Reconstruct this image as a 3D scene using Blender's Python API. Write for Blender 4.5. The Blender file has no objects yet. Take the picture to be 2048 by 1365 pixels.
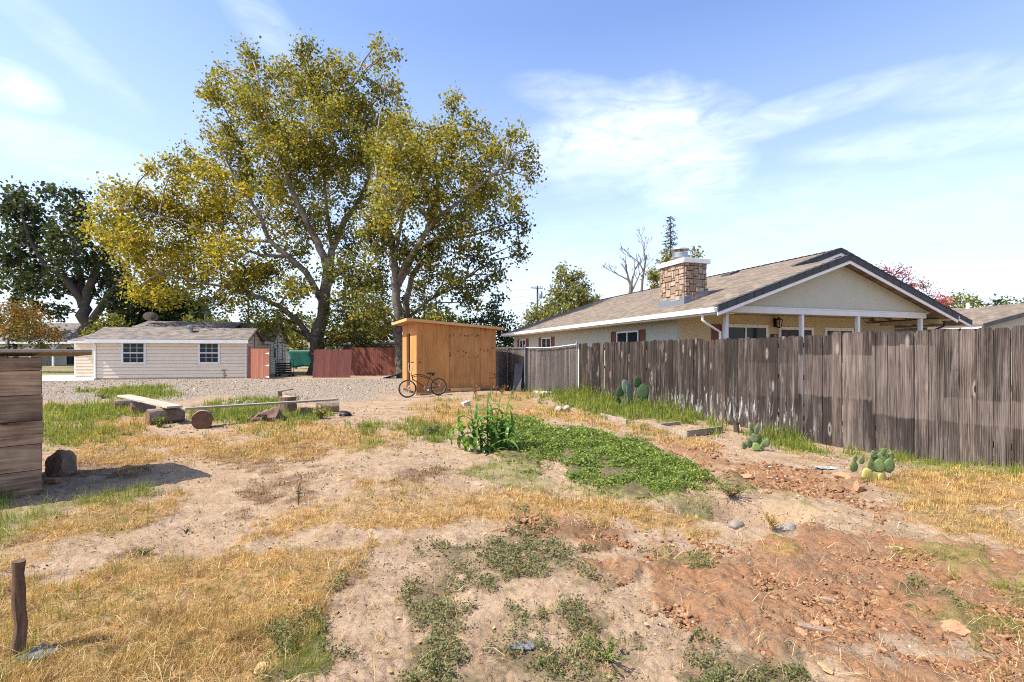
import bpy, math, random
import numpy as np
from mathutils import Vector, Matrix

random.seed(7)
RNG = np.random.default_rng(11)
S = bpy.context.scene
COL = S.collection
F, HZ, CU, H = 1000.0, 708.0, 1024.0, 1.5       # focal length in photo pixels, horizon row, centre column, eye height
R = math.radians
LH = (0.935, 0.355)                                # horizontal direction the sunlight travels
ELEV = R(52)

# ------------------------------------------------------------------ noise and terrain
def _h(ix, iy, s):
    v = np.sin(ix * 127.1 + iy * 311.7 + s * 74.7) * 43758.5453
    return v - np.floor(v)
def vnoise(x, y, s=0):
    ix, iy = np.floor(x), np.floor(y)
    fx, fy = x - ix, y - iy
    fx = fx * fx * (3 - 2 * fx); fy = fy * fy * (3 - 2 * fy)
    a = _h(ix, iy, s) * (1 - fx) + _h(ix + 1, iy, s) * fx
    b = _h(ix, iy + 1, s) * (1 - fx) + _h(ix + 1, iy + 1, s) * fx
    return a * (1 - fy) + b * fy
def fbm(x, y, s=0, o=4):
    t = 0; a = .5; n = 0
    for i in range(o):
        t = t + a * vnoise(x * 2 ** i, y * 2 ** i, s + i * 3); n += a; a *= .5
    return t / n
FX0, FY0, FT = 6.53, 6.38, -0.334                # a point of the picket fence and its slope
def fence_d(x, y):
    return ((x - FX0) - FT * (y - FY0)) / 1.0543
def ground(x, y):
    x = np.asarray(x, float); y = np.asarray(y, float)
    d = fence_d(x, y)
    prof = np.interp(y, [0, 5.6, 6.4, 7.4, 9.5, 12, 15.5, 18.5, 22], [.02, .03, .01, -.10, -.15, -.10, -.05, .03, .0])
    z = prof * np.exp(-np.clip(-d, 0, 99) ** 2 / 3.5)
    near = np.exp(-(np.hypot(x, y) / 16) ** 2)
    z = z + near * (.09 * (fbm(x * .55, y * .55, 5, 3) - .5))
    hx, hy = 2.15, 4.72                            # the dug hole
    q = np.hypot((x - hx) / .55, (y - hy) / .3)
    z = z - .24 * np.exp(-q ** 4) + .05 * np.exp(-(q - 1.5) ** 2 * 4)
    z = z + .12 * np.exp(-((x + 1.3) / 1.8) ** 2 - ((y - 18.7) / 1.1) ** 2)   # low mound the shed stands on
    return z
def P(u, v, Y):
    return Vector(((u - CU) / F * Y, Y, H + (HZ - v) / F * Y))
def G(u, v):
    z = 0.0
    for _ in range(12):
        Y = (H - z) * F / (v - HZ); X = (u - CU) / F * Y
        z = float(ground(X, Y))
    return Vector((X, Y, z))
def on(x, y, dz=0):
    return Vector((x, y, float(ground(x, y)) + dz))

# ------------------------------------------------------------------ nodes and materials
class NT:
    def __init__(s, tree): s.t = tree; s.L = tree.links
    def n(s, typ, **kw):
        nd = s.t.nodes.new(typ)
        for k, v in kw.items():
            if k == 'ins':
                for i, val in v.items():
                    if hasattr(val, 'node'): s.L.new(val, nd.inputs[i])
                    else: nd.inputs[i].default_value = val
            else: setattr(nd, k, v)
        return nd
    def math(s, op, a, b=0.0, c=None, clamp=False):
        ins = {0: a, 1: b}
        if c is not None: ins[2] = c
        return s.n('ShaderNodeMath', operation=op, use_clamp=clamp, ins=ins).outputs[0]
    def mix(s, fac, a, b, blend='MIX'):
        nd = s.n('ShaderNodeMix', data_type='RGBA', blend_type=blend)
        for i, val in ((0, fac), (6, a), (7, b)):
            if hasattr(val, 'node'): s.L.new(val, nd.inputs[i])
            else: nd.inputs[i].default_value = val if i == 0 else (*val[:3], 1)
        return nd.outputs[2]
    def mapr(s, v, a, b, c=0.0, d=1.0):
        return s.n('ShaderNodeMapRange', clamp=True, ins={0: v, 1: a, 2: b, 3: c, 4: d}).outputs[0]
    def noise(s, vec, scale, detail=4, rough=.55, dist=0):
        return s.n('ShaderNodeTexNoise', ins={'Vector': vec, 'Scale': scale, 'Detail': detail, 'Roughness': rough, 'Distortion': dist}).outputs[0]
    def scale(s, vec, sc):
        return s.n('ShaderNodeMapping', ins={'Vector': vec, 'Scale': sc}).outputs[0]
    def bump(s, h, st=.3, dist=.02, normal=None):
        nd = s.n('ShaderNodeBump', ins={'Height': h, 'Strength': st, 'Distance': dist})
        if normal is not None: s.L.new(normal, nd.inputs['Normal'])
        return nd.outputs[0]
    def ramp(s, fac, stops):
        nd = s.n('ShaderNodeValToRGB', ins={0: fac}); e = nd.color_ramp.elements
        while len(e) < len(stops): e.new(.5)
        for el, (p, c) in zip(e, stops): el.position = p; el.color = (*c, 1)
        return nd.outputs[0]
def newmat(name):
    m = bpy.data.materials.new(name); m.use_nodes = True
    nt = NT(m.node_tree); b = m.node_tree.nodes['Principled BSDF']
    return m, nt, b
def setp(nt, b, col=None, rough=None, normal=None, metal=None, spec=None):
    def put(k, v):
        if v is None: return
        if hasattr(v, 'node'): nt.L.new(v, b.inputs[k])
        elif k == 'Base Color': b.inputs[k].default_value = (*v, 1)
        else: b.inputs[k].default_value = v
    put('Base Color', col); put('Roughness', rough); put('Normal', normal); put('Metallic', metal); put('Specular IOR Level', spec)
def plain(name, c, rough=.7, var=.15, sc=6, bump=.15, metal=0, bscale=None, spec=.3, dirt=None):
    m, nt, b = newmat(name)
    co = nt.n('ShaderNodeTexCoord').outputs['Object']
    n1 = nt.noise(co, sc, 5); n2 = nt.noise(co, sc * 9, 3)
    k = nt.math('ADD', nt.math('MULTIPLY', n1, .7), nt.math('MULTIPLY', n2, .3))
    lo = tuple(x * (1 - var) for x in c); hi = tuple(min(1, x * (1 + var)) for x in c)
    col = nt.mix(nt.mapr(k, .3, .7), lo, hi)
    if dirt: col = nt.mix(nt.mapr(nt.noise(co, sc * .7, 6, .65), .5, .75, 0, .7), col, dirt)
    setp(nt, b, col, rough, nt.bump(nt.noise(co, bscale or sc * 12, 4), bump, .01) if bump else None, metal, spec)
    return m
def wood(name, c1, c2, axis='Z', sc=14, stretch=.06, bump=.4, uv=None, rough=.8, isl=.25, knots=True):
    m, nt, b = newmat(name)
    co = nt.n('ShaderNodeTexCoord').outputs['Object']
    ri = nt.n('ShaderNodeNewGeometry').outputs['Random Per Island']
    co = nt.n('ShaderNodeVectorMath', operation='MULTIPLY_ADD', ins={0: ri, 1: (37.0, 23.0, 51.0), 2: co}).outputs[0]
    st = [1, 1, 1]; st['XYZ'.index(axis)] = stretch
    cs = nt.scale(co, tuple(st))
    n1 = nt.noise(cs, sc, 6, .65, .6); n2 = nt.noise(cs, sc * 6, 4, .6); n3 = nt.noise(co, 1.3, 3)
    k = nt.math('ADD', nt.math('MULTIPLY', n1, .55), nt.math('ADD', nt.math('MULTIPLY', n2, .3), nt.math('MULTIPLY', n3, .2)))
    col = nt.mix(nt.mapr(k, .36, .66), c1, c2)
    col = nt.mix(1.0, col, nt.ramp(ri, [(0, (1 - isl,) * 3), (.5, (1, 1, 1)), (1, (1 + isl, 1 + isl * .9, 1 + isl * .8))]), 'MULTIPLY')
    if knots:
        vo = nt.n('ShaderNodeTexVoronoi', ins={'Vector': nt.scale(co, tuple(x ** .35 for x in st)), 'Scale': 2.6})
        kn = nt.mapr(vo.outputs['Distance'], .03, .09, 1, 0)
        col = nt.mix(nt.math('MULTIPLY', kn, .75), col, tuple(x * .35 for x in c1))
    setp(nt, b, col, rough, nt.bump(k, bump, .006), spec=.2)
    return m
def leafmat(name, stops, trans=.4, rough=.5, patch=None):
    m, nt, b = newmat(name)
    ri = nt.n('ShaderNodeNewGeometry').outputs['Random Per Island']
    col = nt.ramp(ri, stops)
    co = nt.n('ShaderNodeTexCoord').outputs['Object']
    col = nt.mix(.6, col, nt.ramp(nt.noise(co, .6, 3), [(.3, (.7, .72, .65)), (.7, (1.2, 1.15, 1.1))]), 'MULTIPLY')
    if patch: col = nt.mix(1.0, col, nt.ramp(nt.noise(co, patch[0], 4, .65), [(.34, patch[1]), (.52, (1, 1, 1)), (.70, patch[2])]), 'MULTIPLY')
    setp(nt, b, col, rough, spec=.25)
    tr = nt.n('ShaderNodeBsdfTranslucent', ins={'Color': nt.mix(1.0, col, (1.25, 1.2, .7), 'MULTIPLY')})
    mx = nt.n('ShaderNodeMixShader', ins={0: trans, 1: b.outputs[0], 2: tr.outputs[0]})
    nt.L.new(mx.outputs[0], m.node_tree.nodes['Material Output'].inputs[0])
    return m

# ------------------------------------------------------------------ objects
MW = {}                                            # world matrix of every thing or part used as a parent
def tag(o, label=None, cat=None, group=None, kind=None):
    if label: o['label'] = label
    if cat: o['category'] = cat
    if group: o['group'] = group
    if kind: o['kind'] = kind
    return o
def thing(name, label, cat, loc, rz=0, group=None):
    o = bpy.data.objects.new(name, None); COL.objects.link(o)
    o.location = loc; o.rotation_euler = (0, 0, rz); o.empty_display_size = .2
    MW[o] = Matrix.Translation(Vector(loc)) @ Matrix.Rotation(rz, 4, 'Z')
    return tag(o, label, cat, group)
class MB:
    def __init__(s, local=False): s.v = []; s.f = []; s.uv = []; s.mi = []; s.local = local
    def add(s, vs, fs, uvs=None, mi=0):
        k = len(s.v); s.v += [tuple(p) for p in vs]
        for i, f in enumerate(fs):
            s.f.append(tuple(k + j for j in f)); s.mi.append(mi)
            s.uv.append(uvs[i] if uvs else None)
        return s
    def obox(s, o, a, b, c, mi=0, uvscale=None):
        o, a, b, c = map(Vector, (o, a, b, c))
        if a.cross(b).dot(c) < 0: a, b = b, a
        v = [o, o + a, o + a + b, o + b, o + c, o + a + c, o + a + b + c, o + b + c]
        return s.add(v, [(0, 3, 2, 1), (4, 5, 6, 7), (0, 1, 5, 4), (1, 2, 6, 5), (2, 3, 7, 6), (3, 0, 4, 7)], None, mi)
    def box(s, c, size, rz=0, rx=0, ry=0, mi=0):
        M = Matrix.Translation(Vector(c)) @ Matrix.Rotation(rz, 4, 'Z') @ Matrix.Rotation(ry, 4, 'Y') @ Matrix.Rotation(rx, 4, 'X')
        x, y, z = (q / 2 for q in size)
        A = M.to_3x3()
        return s.obox(M @ Vector((-x, -y, -z)), A @ Vector((2 * x, 0, 0)), A @ Vector((0, 2 * y, 0)), A @ Vector((0, 0, 2 * z)), mi)
    def tube(s, pts, rad, n=8, cap=True, mi=0, jit=0):
        pts = [Vector(p) for p in pts]
        if not hasattr(rad, '__len__'): rad = [rad] * len(pts)
        vs = []; ref = None
        for i, p in enumerate(pts):
            d = (pts[min(i + 1, len(pts) - 1)] - pts[max(i - 1, 0)]).normalized()
            if ref is None: ref = d.orthogonal().normalized()
            ref = (ref - d * ref.dot(d)).normalized(); q = d.cross(ref)
            for k in range(n):
                a = 2 * math.pi * k / n; r = rad[i] * (1 + (random.uniform(-jit, jit) if jit else 0))
                vs.append(p + ref * math.cos(a) * r + q * math.sin(a) * r)
        fs = []
        for i in range(len(pts) - 1):
            for k in range(n):
                k2 = (k + 1) % n
                fs.append((i * n + k, i * n + k2, (i + 1) * n + k2, (i + 1) * n + k))
        if cap:
            fs.append(tuple(range(n - 1, -1, -1))); fs.append(tuple(range((len(pts) - 1) * n, len(pts) * n)))
        return s.add(vs, fs, None, mi)
    def ring(s, c, ax, r, t, n=40, m=8, mi=0):
        c, ax = Vector(c), Vector(ax).normalized(); u = ax.orthogonal().normalized(); w = ax.cross(u)
        vs = []; fs = []
        for i in range(n):
            a = 2 * math.pi * i / n; d = u * math.cos(a) + w * math.sin(a)
            for j in range(m):
                b = 2 * math.pi * j / m
                vs.append(c + d * (r + t * math.cos(b)) + ax * t * math.sin(b))
        for i in range(n):
            for j in range(m):
                fs.append((i * m + j, ((i + 1) % n) * m + j, ((i + 1) % n) * m + (j + 1) % m, i * m + (j + 1) % m))
        return s.add(vs, fs, None, mi)
    def lathe(s, prof, c, n=20, ax=(0, 0, 1), mi=0):
        c, ax = Vector(c), Vector(ax).normalized(); u = ax.orthogonal().normalized(); w = ax.cross(u)
        vs = []; fs = []
        for r, z in prof:
            for k in range(n):
                a = 2 * math.pi * k / n
                vs.append(c + (u * math.cos(a) + w * math.sin(a)) * max(r, 1e-4) + ax * z)
        for i in range(len(prof) - 1):
            for k in range(n):
                fs.append((i * n + k, i * n + (k + 1) % n, (i + 1) * n + (k + 1) % n, (i + 1) * n + k))
        return s.add(vs, fs, None, mi)
    def prism(s, poly, ext, mi=0):                  # poly: 3D points, extruded by the vector ext
        poly = [Vector(p) for p in poly]; e = Vector(ext); n = len(poly)
        nn = sum(((poly[i] - poly[0]).cross(poly[(i + 1) % n] - poly[0]) for i in range(n)), Vector())
        if nn.dot(e) > 0: poly = poly[::-1]
        vs = poly + [p + e for p in poly]
        fs = [tuple(range(n)), tuple(range(2 * n - 1, n - 1, -1))] + [((i + 1) % n, i, i + n, (i + 1) % n + n) for i in range(n)]
        return s.add(vs, fs, None, mi)
    def rock(s, c, size, rz=0, seed=0, rough=.22, sub=2, mi=0, flat=0):
        import bmesh
        bm = bmesh.new(); bmesh.ops.create_icosphere(bm, subdivisions=sub, radius=1)
        rr = random.Random(seed); off = [Vector((rr.uniform(-1, 1), rr.uniform(-1, 1), rr.uniform(-1, 1))).normalized() for _ in range(9)]
        cut = [rr.uniform(.55, .95) for _ in range(9)]
        M = Matrix.Rotation(rz, 3, 'Z'); vs = []
        for v in bm.verts:
            p = v.co.copy()
            for o, k in zip(off, cut):
                d = p.dot(o)
                if d > k: p -= o * (d - k)
            p *= 1 + rough * .35 * (rr.random() - .5)
            vs.append(Vector(c) + M @ Vector((p.x * size[0], p.y * size[1], p.z * size[2])))
        fs = [tuple(v.index for v in f.verts) for f in bm.faces]; bm.free()
        return s.add(vs, fs, None, mi)
    def build(s, name, mats, parent=None, smooth=False, bevel=0, loc=None):
        if not isinstance(mats, (list, tuple)): mats = [mats]
        inv = Matrix() if s.local else MW[parent].inverted() if parent is not None else (Matrix.Translation(-Vector(loc)) if loc is not None else Matrix())
        me = bpy.data.meshes.new(name)
        me.from_pydata([inv @ Vector(p) for p in s.v], [], s.f)
        for m in mats: me.materials.append(m)
        if len(mats) > 1: me.polygons.foreach_set('material_index', s.mi)
        if any(u is not None for u in s.uv):
            l = me.uv_layers.new(name='UVMap'); k = 0
            for u, f in zip(s.uv, s.f):
                for j in range(len(f)):
                    if u is not None: l.data[k].uv = u[j]
                    k += 1
        if smooth is True: me.polygons.foreach_set('use_smooth', [True] * len(s.f))
        o = bpy.data.objects.new(name, me); COL.objects.link(o)
        if smooth == 'auto':
            me.polygons.foreach_set('use_smooth', [True] * len(s.f)); me.set_sharp_from_angle(angle=R(40))
        if parent is not None:
            o.parent = parent; MW[o] = MW[parent]
        elif loc is not None:
            o.location = loc; MW[o] = Matrix.Translation(Vector(loc))
        else: MW[o] = Matrix()
        if bevel:
            b = o.modifiers.new('Bevel', 'BEVEL'); b.width = bevel; b.segments = 2; b.limit_method = 'ANGLE'; b.angle_limit = R(40)
        return o
def npmesh(name, V, tris=None, quads=None, mats=None, mi=None, parent=None, smooth=False):
    V = np.asarray(V, np.float32)
    if parent is not None:
        M = np.array(MW[parent].inverted()); V = V @ M[:3, :3].T.astype(np.float32) + M[:3, 3].astype(np.float32)
    me = bpy.data.meshes.new(name)
    me.vertices.add(len(V)); me.vertices.foreach_set('co', V.ravel())
    fl = []; st = []; k = 0
    if quads is not None and len(quads):
        fl.append(np.asarray(quads, np.int32).ravel()); st.append(np.arange(len(quads)) * 4); k = len(quads) * 4
    if tris is not None and len(tris):
        fl.append(np.asarray(tris, np.int32).ravel()); st.append(k + np.arange(len(tris)) * 3)
    fl = np.concatenate(fl); st = np.concatenate(st).astype(np.int32)
    me.loops.add(len(fl)); me.loops.foreach_set('vertex_index', fl)
    me.polygons.add(len(st)); me.polygons.foreach_set('loop_start', st)
    for m in (mats if isinstance(mats, (list, tuple)) else [mats]): me.materials.append(m)
    if mi is not None: me.polygons.foreach_set('material_index', np.asarray(mi, np.int32))
    if smooth: me.polygons.foreach_set('use_smooth', np.ones(len(st), bool))
    me.update(calc_edges=True)
    o = bpy.data.objects.new(name, me); COL.objects.link(o)
    if parent is not None: o.parent = parent; MW[o] = MW[parent]
    else: MW[o] = Matrix()
    return o
def leafquads(C, size, asp=.62, up=0.0):
    """one diamond-ish leaf per centre; returns verts and quads"""
    n = len(C); d = RNG.normal(size=(n, 3)); d /= np.linalg.norm(d, axis=1)[:, None]
    e = RNG.normal(size=(n, 3))
    if up:
        nrm = RNG.normal(size=(n, 3)) * (1 - up) + np.array([0, 0, 1.0]) * up * 1.6
        nrm /= np.linalg.norm(nrm, axis=1)[:, None]
        d = np.cross(nrm, e); d /= np.linalg.norm(d, axis=1)[:, None]
        w = np.cross(nrm, d)
    else:
        w = np.cross(d, e); w /= np.linalg.norm(w, axis=1)[:, None]
    s = (size * RNG.uniform(.5, 1.5, n))[:, None]
    a = C - d * s * .5; b = C + d * s * .5; m = C - d * s * .08
    V = np.stack([a, m + w * s * asp * .5, b, m - w * s * asp * .5], 1).reshape(-1, 3)
    return V, np.arange(n * 4).reshape(-1, 4)
def blades(X, Y, Z, L, Wd, lean, zoff=0):
    n = len(X); th = RNG.uniform(0, 2 * np.pi, n); h = np.stack([np.cos(th), np.sin(th), np.zeros(n)], 1)
    ph = th + np.pi / 2 + RNG.uniform(-.5, .5, n); w = np.stack([np.cos(ph), np.sin(ph), RNG.uniform(-.3, .3, n)], 1)
    b = np.stack([X, Y, Z + zoff], 1); up = np.array([0, 0, 1.0])
    L = L[:, None]; Wd = Wd[:, None]; ln = lean[:, None]
    m = b + L * .5 * (h * ln * .75 + up * (1 - ln * .55)); t = b + L * (h * ln + up * np.clip(1 - ln * .85, .04, 1))
    V = np.stack([b - w * Wd * .5, b + w * Wd * .5, m + w * Wd * .42, m - w * Wd * .42, t], 1).reshape(-1, 3)
    k = np.arange(n)[:, None] * 5
    return V, (k + np.array([3, 2, 4])), (k + np.array([0, 1, 2, 3]))

def tufts(X, Y, k, spread):
    """k blades round every tuft centre"""
    X = np.repeat(X, k); Y = np.repeat(Y, k); s = np.repeat(np.broadcast_to(spread, (len(X) // k,)), k)
    return X + RNG.normal(size=len(X)) * s, Y + RNG.normal(size=len(X)) * s
# ------------------------------------------------------------------ ground cover map (outlines are real places on the plot)
COVER = {
 'straw': [
  [(0,1140),(130,1160),(260,1125),(400,1095),(500,1125),(620,1105),(700,1085),(765,1090),(705,1180),(650,1250),(580,1330),(500,1365),(470,1500),(0,1500),(-900,1500),(-900,1160)],
  [(480,1090),(640,1000),(700,955),(820,965),(1000,985),(1150,990),(1290,1010),(1430,1060),(1560,1085),(1540,1105),(1400,1085),(1250,1045),(1050,1035),(960,1050),(900,1050),(780,1060),(700,1070),(620,1060),(520,1075)],
  [(-900,1120),(0,1080),(60,1040),(180,1010),(330,990),(410,965),(400,1000),(330,1040),(260,1060),(160,1080),(100,1120),(0,1150),(-900,1170)],
  [(90,850),(240,865),(420,872),(520,850),(640,845),(760,848),(800,870),(770,900),(660,920),(560,915),(420,930),(340,955),(240,925),(140,930),(90,900)],
  [(1560,895),(1750,955),(1850,945),(2048,955),(2600,1000),(2600,1150),(2048,1090),(1900,1060),(1800,1010),(1700,965)],
  [(860,800),(1060,800),(1200,838),(1250,848),(1300,880),(1200,850),(1060,838),(940,862),(840,850)],
  [(180,838),(290,840),(310,858),(240,868),(190,856)],
  [(1230,835),(1330,855),(1400,880),(1480,900),(1440,905),(1330,885),(1240,860)],
  [(940,790),(1060,782),(1060,800),(950,803)], [(1520,1090),(1600,1110),(1560,1130),(1480,1110)]],
 'green': [
  [(40,812),(230,808),(270,826),(210,842),(160,850),(230,868),(190,884),(120,912),(40,912)],
  [(340,828),(420,806),(560,800),(570,834),(450,850),(350,850)], [(185,786),(320,775),(385,790),(330,800),(240,797)],
  [(660,895),(760,878),(765,900),(700,922)], [(560,830),(680,822),(690,836),(590,848)],
  [(1060,776),(1150,772),(1240,806),(1330,796),(1420,840),(1380,852),(1240,838),(1120,815)],
  [(900,945),(1010,915),(1080,950),(1160,985),(1080,985),(960,965)],
  [(-900,980),(0,985),(70,1010),(180,1000),(300,970),(330,985),(170,1030),(60,1060),(0,1100),(-900,1300)],
  [(1400,1050),(1480,1055),(1560,1080),(1575,1100),(1480,1092)], [(1150,975),(1430,1000),(1455,1040),(1330,1012),(1200,1000)],
  [(1550,985),(1630,1005),(1690,1040),(1760,1070),(1700,1075),(1620,1040)],
  [(1430,850),(1560,870),(1680,900),(1800,915),(2048,940),(2600,1010),(2600,1035),(2048,962),(1900,945),(1760,930),(1560,905),(1440,880)],
  [(560,1270),(630,1250),(690,1310),(680,1365),(600,1365)], [(820,850),(880,855),(890,880),(840,872)],
  [(1460,985),(1550,980),(1590,1005),(1480,1010)], [(1330,1100),(1430,1105),(1440,1145),(1340,1125)],
  [(700,890),(690,850),(760,845),(790,862)], [(1690,1070),(1760,1080),(1770,1098),(1700,1090)], [(1880,1105),(1960,1120),(1950,1130),(1890,1120)],
  [(1980,1155),(2060,1170),(2060,1195),(2000,1180)], [(1890,1225),(1990,1250),(1960,1270),(1900,1250)]],
 'clover': [[(1005,846),(1060,842),(1150,858),(1240,878),(1330,905),(1380,932),(1440,960),(1452,1000),(1440,1022),(1330,1000),(1200,985),(1130,975),(1080,945),(1050,915),(1010,905),(990,880)]],
 'weeds': [
  [(870,1100),(1000,1080),(1060,1060),(1180,1100),(1165,1130),(1285,1165),(1180,1172),(1080,1160),(1010,1150),(990,1190),(900,1180)],
  [(765,1215),(850,1170),(900,1185),(950,1230),(930,1290),(860,1260)], [(830,1310),(1000,1275),(1120,1295),(1240,1325),(1240,1500),(780,1500)],
  [(1020,1240),(1140,1200),(1240,1240),(1190,1285),(1080,1270)], [(1370,1285),(1500,1262),(1600,1305),(1660,1365),(1680,1500),(1370,1500)],
  [(1050,1030),(1100,1040),(1150,1090),(1080,1080)], [(1180,1260),(1270,1270),(1280,1330),(1200,1330)], [(1780,1175),(1850,1185),(1840,1205),(1790,1195)],
  [(590,1230),(640,1200),(650,1240),(600,1260)], [(640,1150),(700,1110),(735,1140),(700,1190),(650,1200)], [(560,1260),(650,1230),(720,1330),(640,1365),(560,1340)], [(1290,1110),(1350,1100),(1440,1150),(1320,1140)]],
 'brown': [
  [(770,950),(880,938),(895,950),(790,966)], [(530,965),(610,950),(640,965),(560,985)], [(430,1040),(460,1030),(470,1042),(440,1050)],
  [(640,1150),(740,1085),(745,1170),(660,1215)], [(1050,1040),(1190,1055),(1200,1095),(1060,1085)], [(250,1115),(310,1100),(330,1112),(270,1122)],
  [(620,930),(690,925),(680,945),(640,950)], [(380,900),(560,925),(540,940),(400,930)], [(640,965),(690,975),(650,985)], [(90,915),(300,925),(340,950),(100,960)],
  [(580,990),(630,985),(640,998),(590,1002)], [(500,985),(560,988),(550,1000),(505,998)],
  [(200,1300),(330,1290),(480,1340),(300,1400)], [(600,880),(700,905),(640,925),(590,910)]],
 'red': [
  [(1420,915),(1560,930),(1745,965),(1710,1005),(1530,985),(1450,965)],
  [(1265,1140),(1480,1085),(1620,1050),(1760,1070),(1900,1075),(2048,1110),(2700,1220),(2700,1460),(2048,1320),(1800,1300),(1560,1310),(1400,1265),(1280,1210)], [(1640,1310),(1860,1290),(2048,1330),(2400,1420),(2300,1500),(1720,1480)],
  [(1700,1008),(1830,1015),(1905,1050),(1770,1050)], [(1050,1025),(1220,1045),(1320,1090),(1220,1110),(1080,1065)], [(1180,1130),(1330,1090),(1330,1160),(1230,1170)],
  [(1330,880),(1420,890),(1440,915),(1350,905)]],
 'gravel': [[(-400,800),(-400,768),(190,762),(500,762),(800,760),(815,786),(760,800),(600,806),(420,792),(300,806),(100,800)], [(-1000,762),(500,759),(900,756),(900,764),(500,764),(-1000,775)]],
 'lawn': [[(-900,758),(150,752),(170,745),(230,742),(230,716),(-900,716)]],
}
_poly = {k: [[tuple(G(u, v))[:2] for u, v in pl] for pl in ps] for k, ps in COVER.items()}
def polydist(poly, x, y):
    inside = np.zeros(x.shape, bool); dmin = np.full(x.shape, 1e9); n = len(poly)
    for i in range(n):
        (x1, y1), (x2, y2) = poly[i], poly[(i + 1) % n]
        if y1 != y2:
            c = ((y1 > y) != (y2 > y)) & (x < (x2 - x1) * (y - y1) / (y2 - y1) + x1); inside ^= c
        dx, dy = x2 - x1, y2 - y1; L = dx * dx + dy * dy + 1e-9
        t = np.clip(((x - x1) * dx + (y - y1) * dy) / L, 0, 1)
        dmin = np.minimum(dmin, np.hypot(x - x1 - t * dx, y - y1 - t * dy))
    return np.where(inside, dmin, -dmin)
def cover(kind, x, y, soft=.07, amp=.17):
    x = np.asarray(x, float); y = np.asarray(y, float); r = np.clip(np.hypot(x, y) / 4, .6, 6)
    sd = np.full(x.shape, -1e9)
    for pl in _poly[kind]:
        xs = [p[0] for p in pl]; ys = [p[1] for p in pl]
        sel = (x > min(xs) - 3) & (x < max(xs) + 3) & (y > min(ys) - 3) & (y < max(ys) + 3)
        if sel.any(): sd[sel] = np.maximum(sd[sel], polydist(pl, x[sel], y[sel]))
    nz = (fbm(x * 3 / r, y * 3 / r, hash(kind) % 7 if 0 else len(kind), 4) - .5) * 4 + (fbm(x * 9, y * 9, 4 + len(kind), 3) - .5) * 2.4
    t = np.clip((sd + nz * amp * r) / (soft * r) * .5 + .5, 0, 1)
    return t * t * (3 - 2 * t)
def bench_scar(x, y):                                # scuffed bare spots inside the straw
    return np.clip((fbm(x * 1.3, y * 1.3, 21, 4) - .55) * 8, 0, 1) * np.clip((np.hypot(x, y) - 4) / 2, 0, 1)

# ------------------------------------------------------------------ ground sheet
def make_ground():
    rr = [.35]
    while rr[-1] < 2.0: rr.append(rr[-1] * 1.06)
    while rr[-1] < 13: rr.append(rr[-1] * 1.0056)
    while rr[-1] < 40: rr.append(rr[-1] * 1.012)
    while rr[-1] < 1600: rr.append(rr[-1] * 1.15)
    rr = np.array(rr)
    a1 = np.arange(-56, 56.01, .21); a2 = np.arange(60, 300.1, 6.0)
    an = R(1) * np.concatenate([a1, a2]); na = len(an)
    A, RR = np.meshgrid(an, rr); X = RR * np.sin(A); Y = RR * np.cos(A)
    Z = ground(X, Y)
    near = np.clip((16 - RR) / 8, 0, 1)
    c = {k: cover(k, X.ravel(), Y.ravel()).reshape(X.shape) for k in COVER}
    c['straw'] = c['straw'] * (1 - .75 * bench_scar(X, Y))
    Z = Z + near * (.030 * (fbm(X * 4, Y * 4, 31, 4) - .5) + .022 * (fbm(X * 13, Y * 13, 32, 3) - .5) + .020 * (fbm(X * 40, Y * 40, 33, 2) - .5))
    Z = Z + near * c['red'] * (.07 * np.clip(fbm(X * 3.5, Y * 3.5, 41, 4) - .42, 0, 1) * 2 + .022 * (fbm(X * 11, Y * 11, 43, 4) - .5) + .03 * (fbm(X * 34, Y * 34, 44, 2) - .5))
    Z = Z + near * (c['straw'] * .012 + c['clover'] * .05 + c['green'] * .015)
    Z = Z + near * .03 * np.clip(fbm(X * 2, Y * 2, 51, 3) - .5, 0, 1)
    V = np.stack([X, Y, Z], -1).reshape(-1, 3)
    nr = len(rr); i = np.arange(nr - 1)[:, None] * na; j = np.arange(na)[None, :]; j2 = (j + 1) % na
    q = np.stack([i + j, i + j2, i + na + j2, i + na + j], -1).reshape(-1, 4)[:, ::-1]
    cen = len(V); V = np.vstack([V, [[0, 0, float(ground(0, 0))]]])
    tr = np.stack([np.full(na, cen), np.arange(na), (np.arange(na) + 1) % na], 1)[:, ::-1]
    o = npmesh('ground', V, tr, q, ground_mat(), smooth=True)
    def put(nm, a, b, d):
        at = o.data.color_attributes.new(nm, 'FLOAT_COLOR', 'POINT')
        arr = np.zeros((len(V), 4), np.float32)
        for k, w in enumerate((a, b, d)): arr[:-1, k] = c[w].ravel()
        arr[:, 3] = 1; at.data.foreach_set('color', arr.ravel())
    put('coverA', 'straw', 'green', 'red'); put('coverB', 'gravel', 'weeds', 'brown'); put('coverC', 'clover', 'lawn', 'clover')
    tag(o, 'bare sun baked dirt plot with straw, weeds and red soil patches', kind='structure')
    return o
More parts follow.
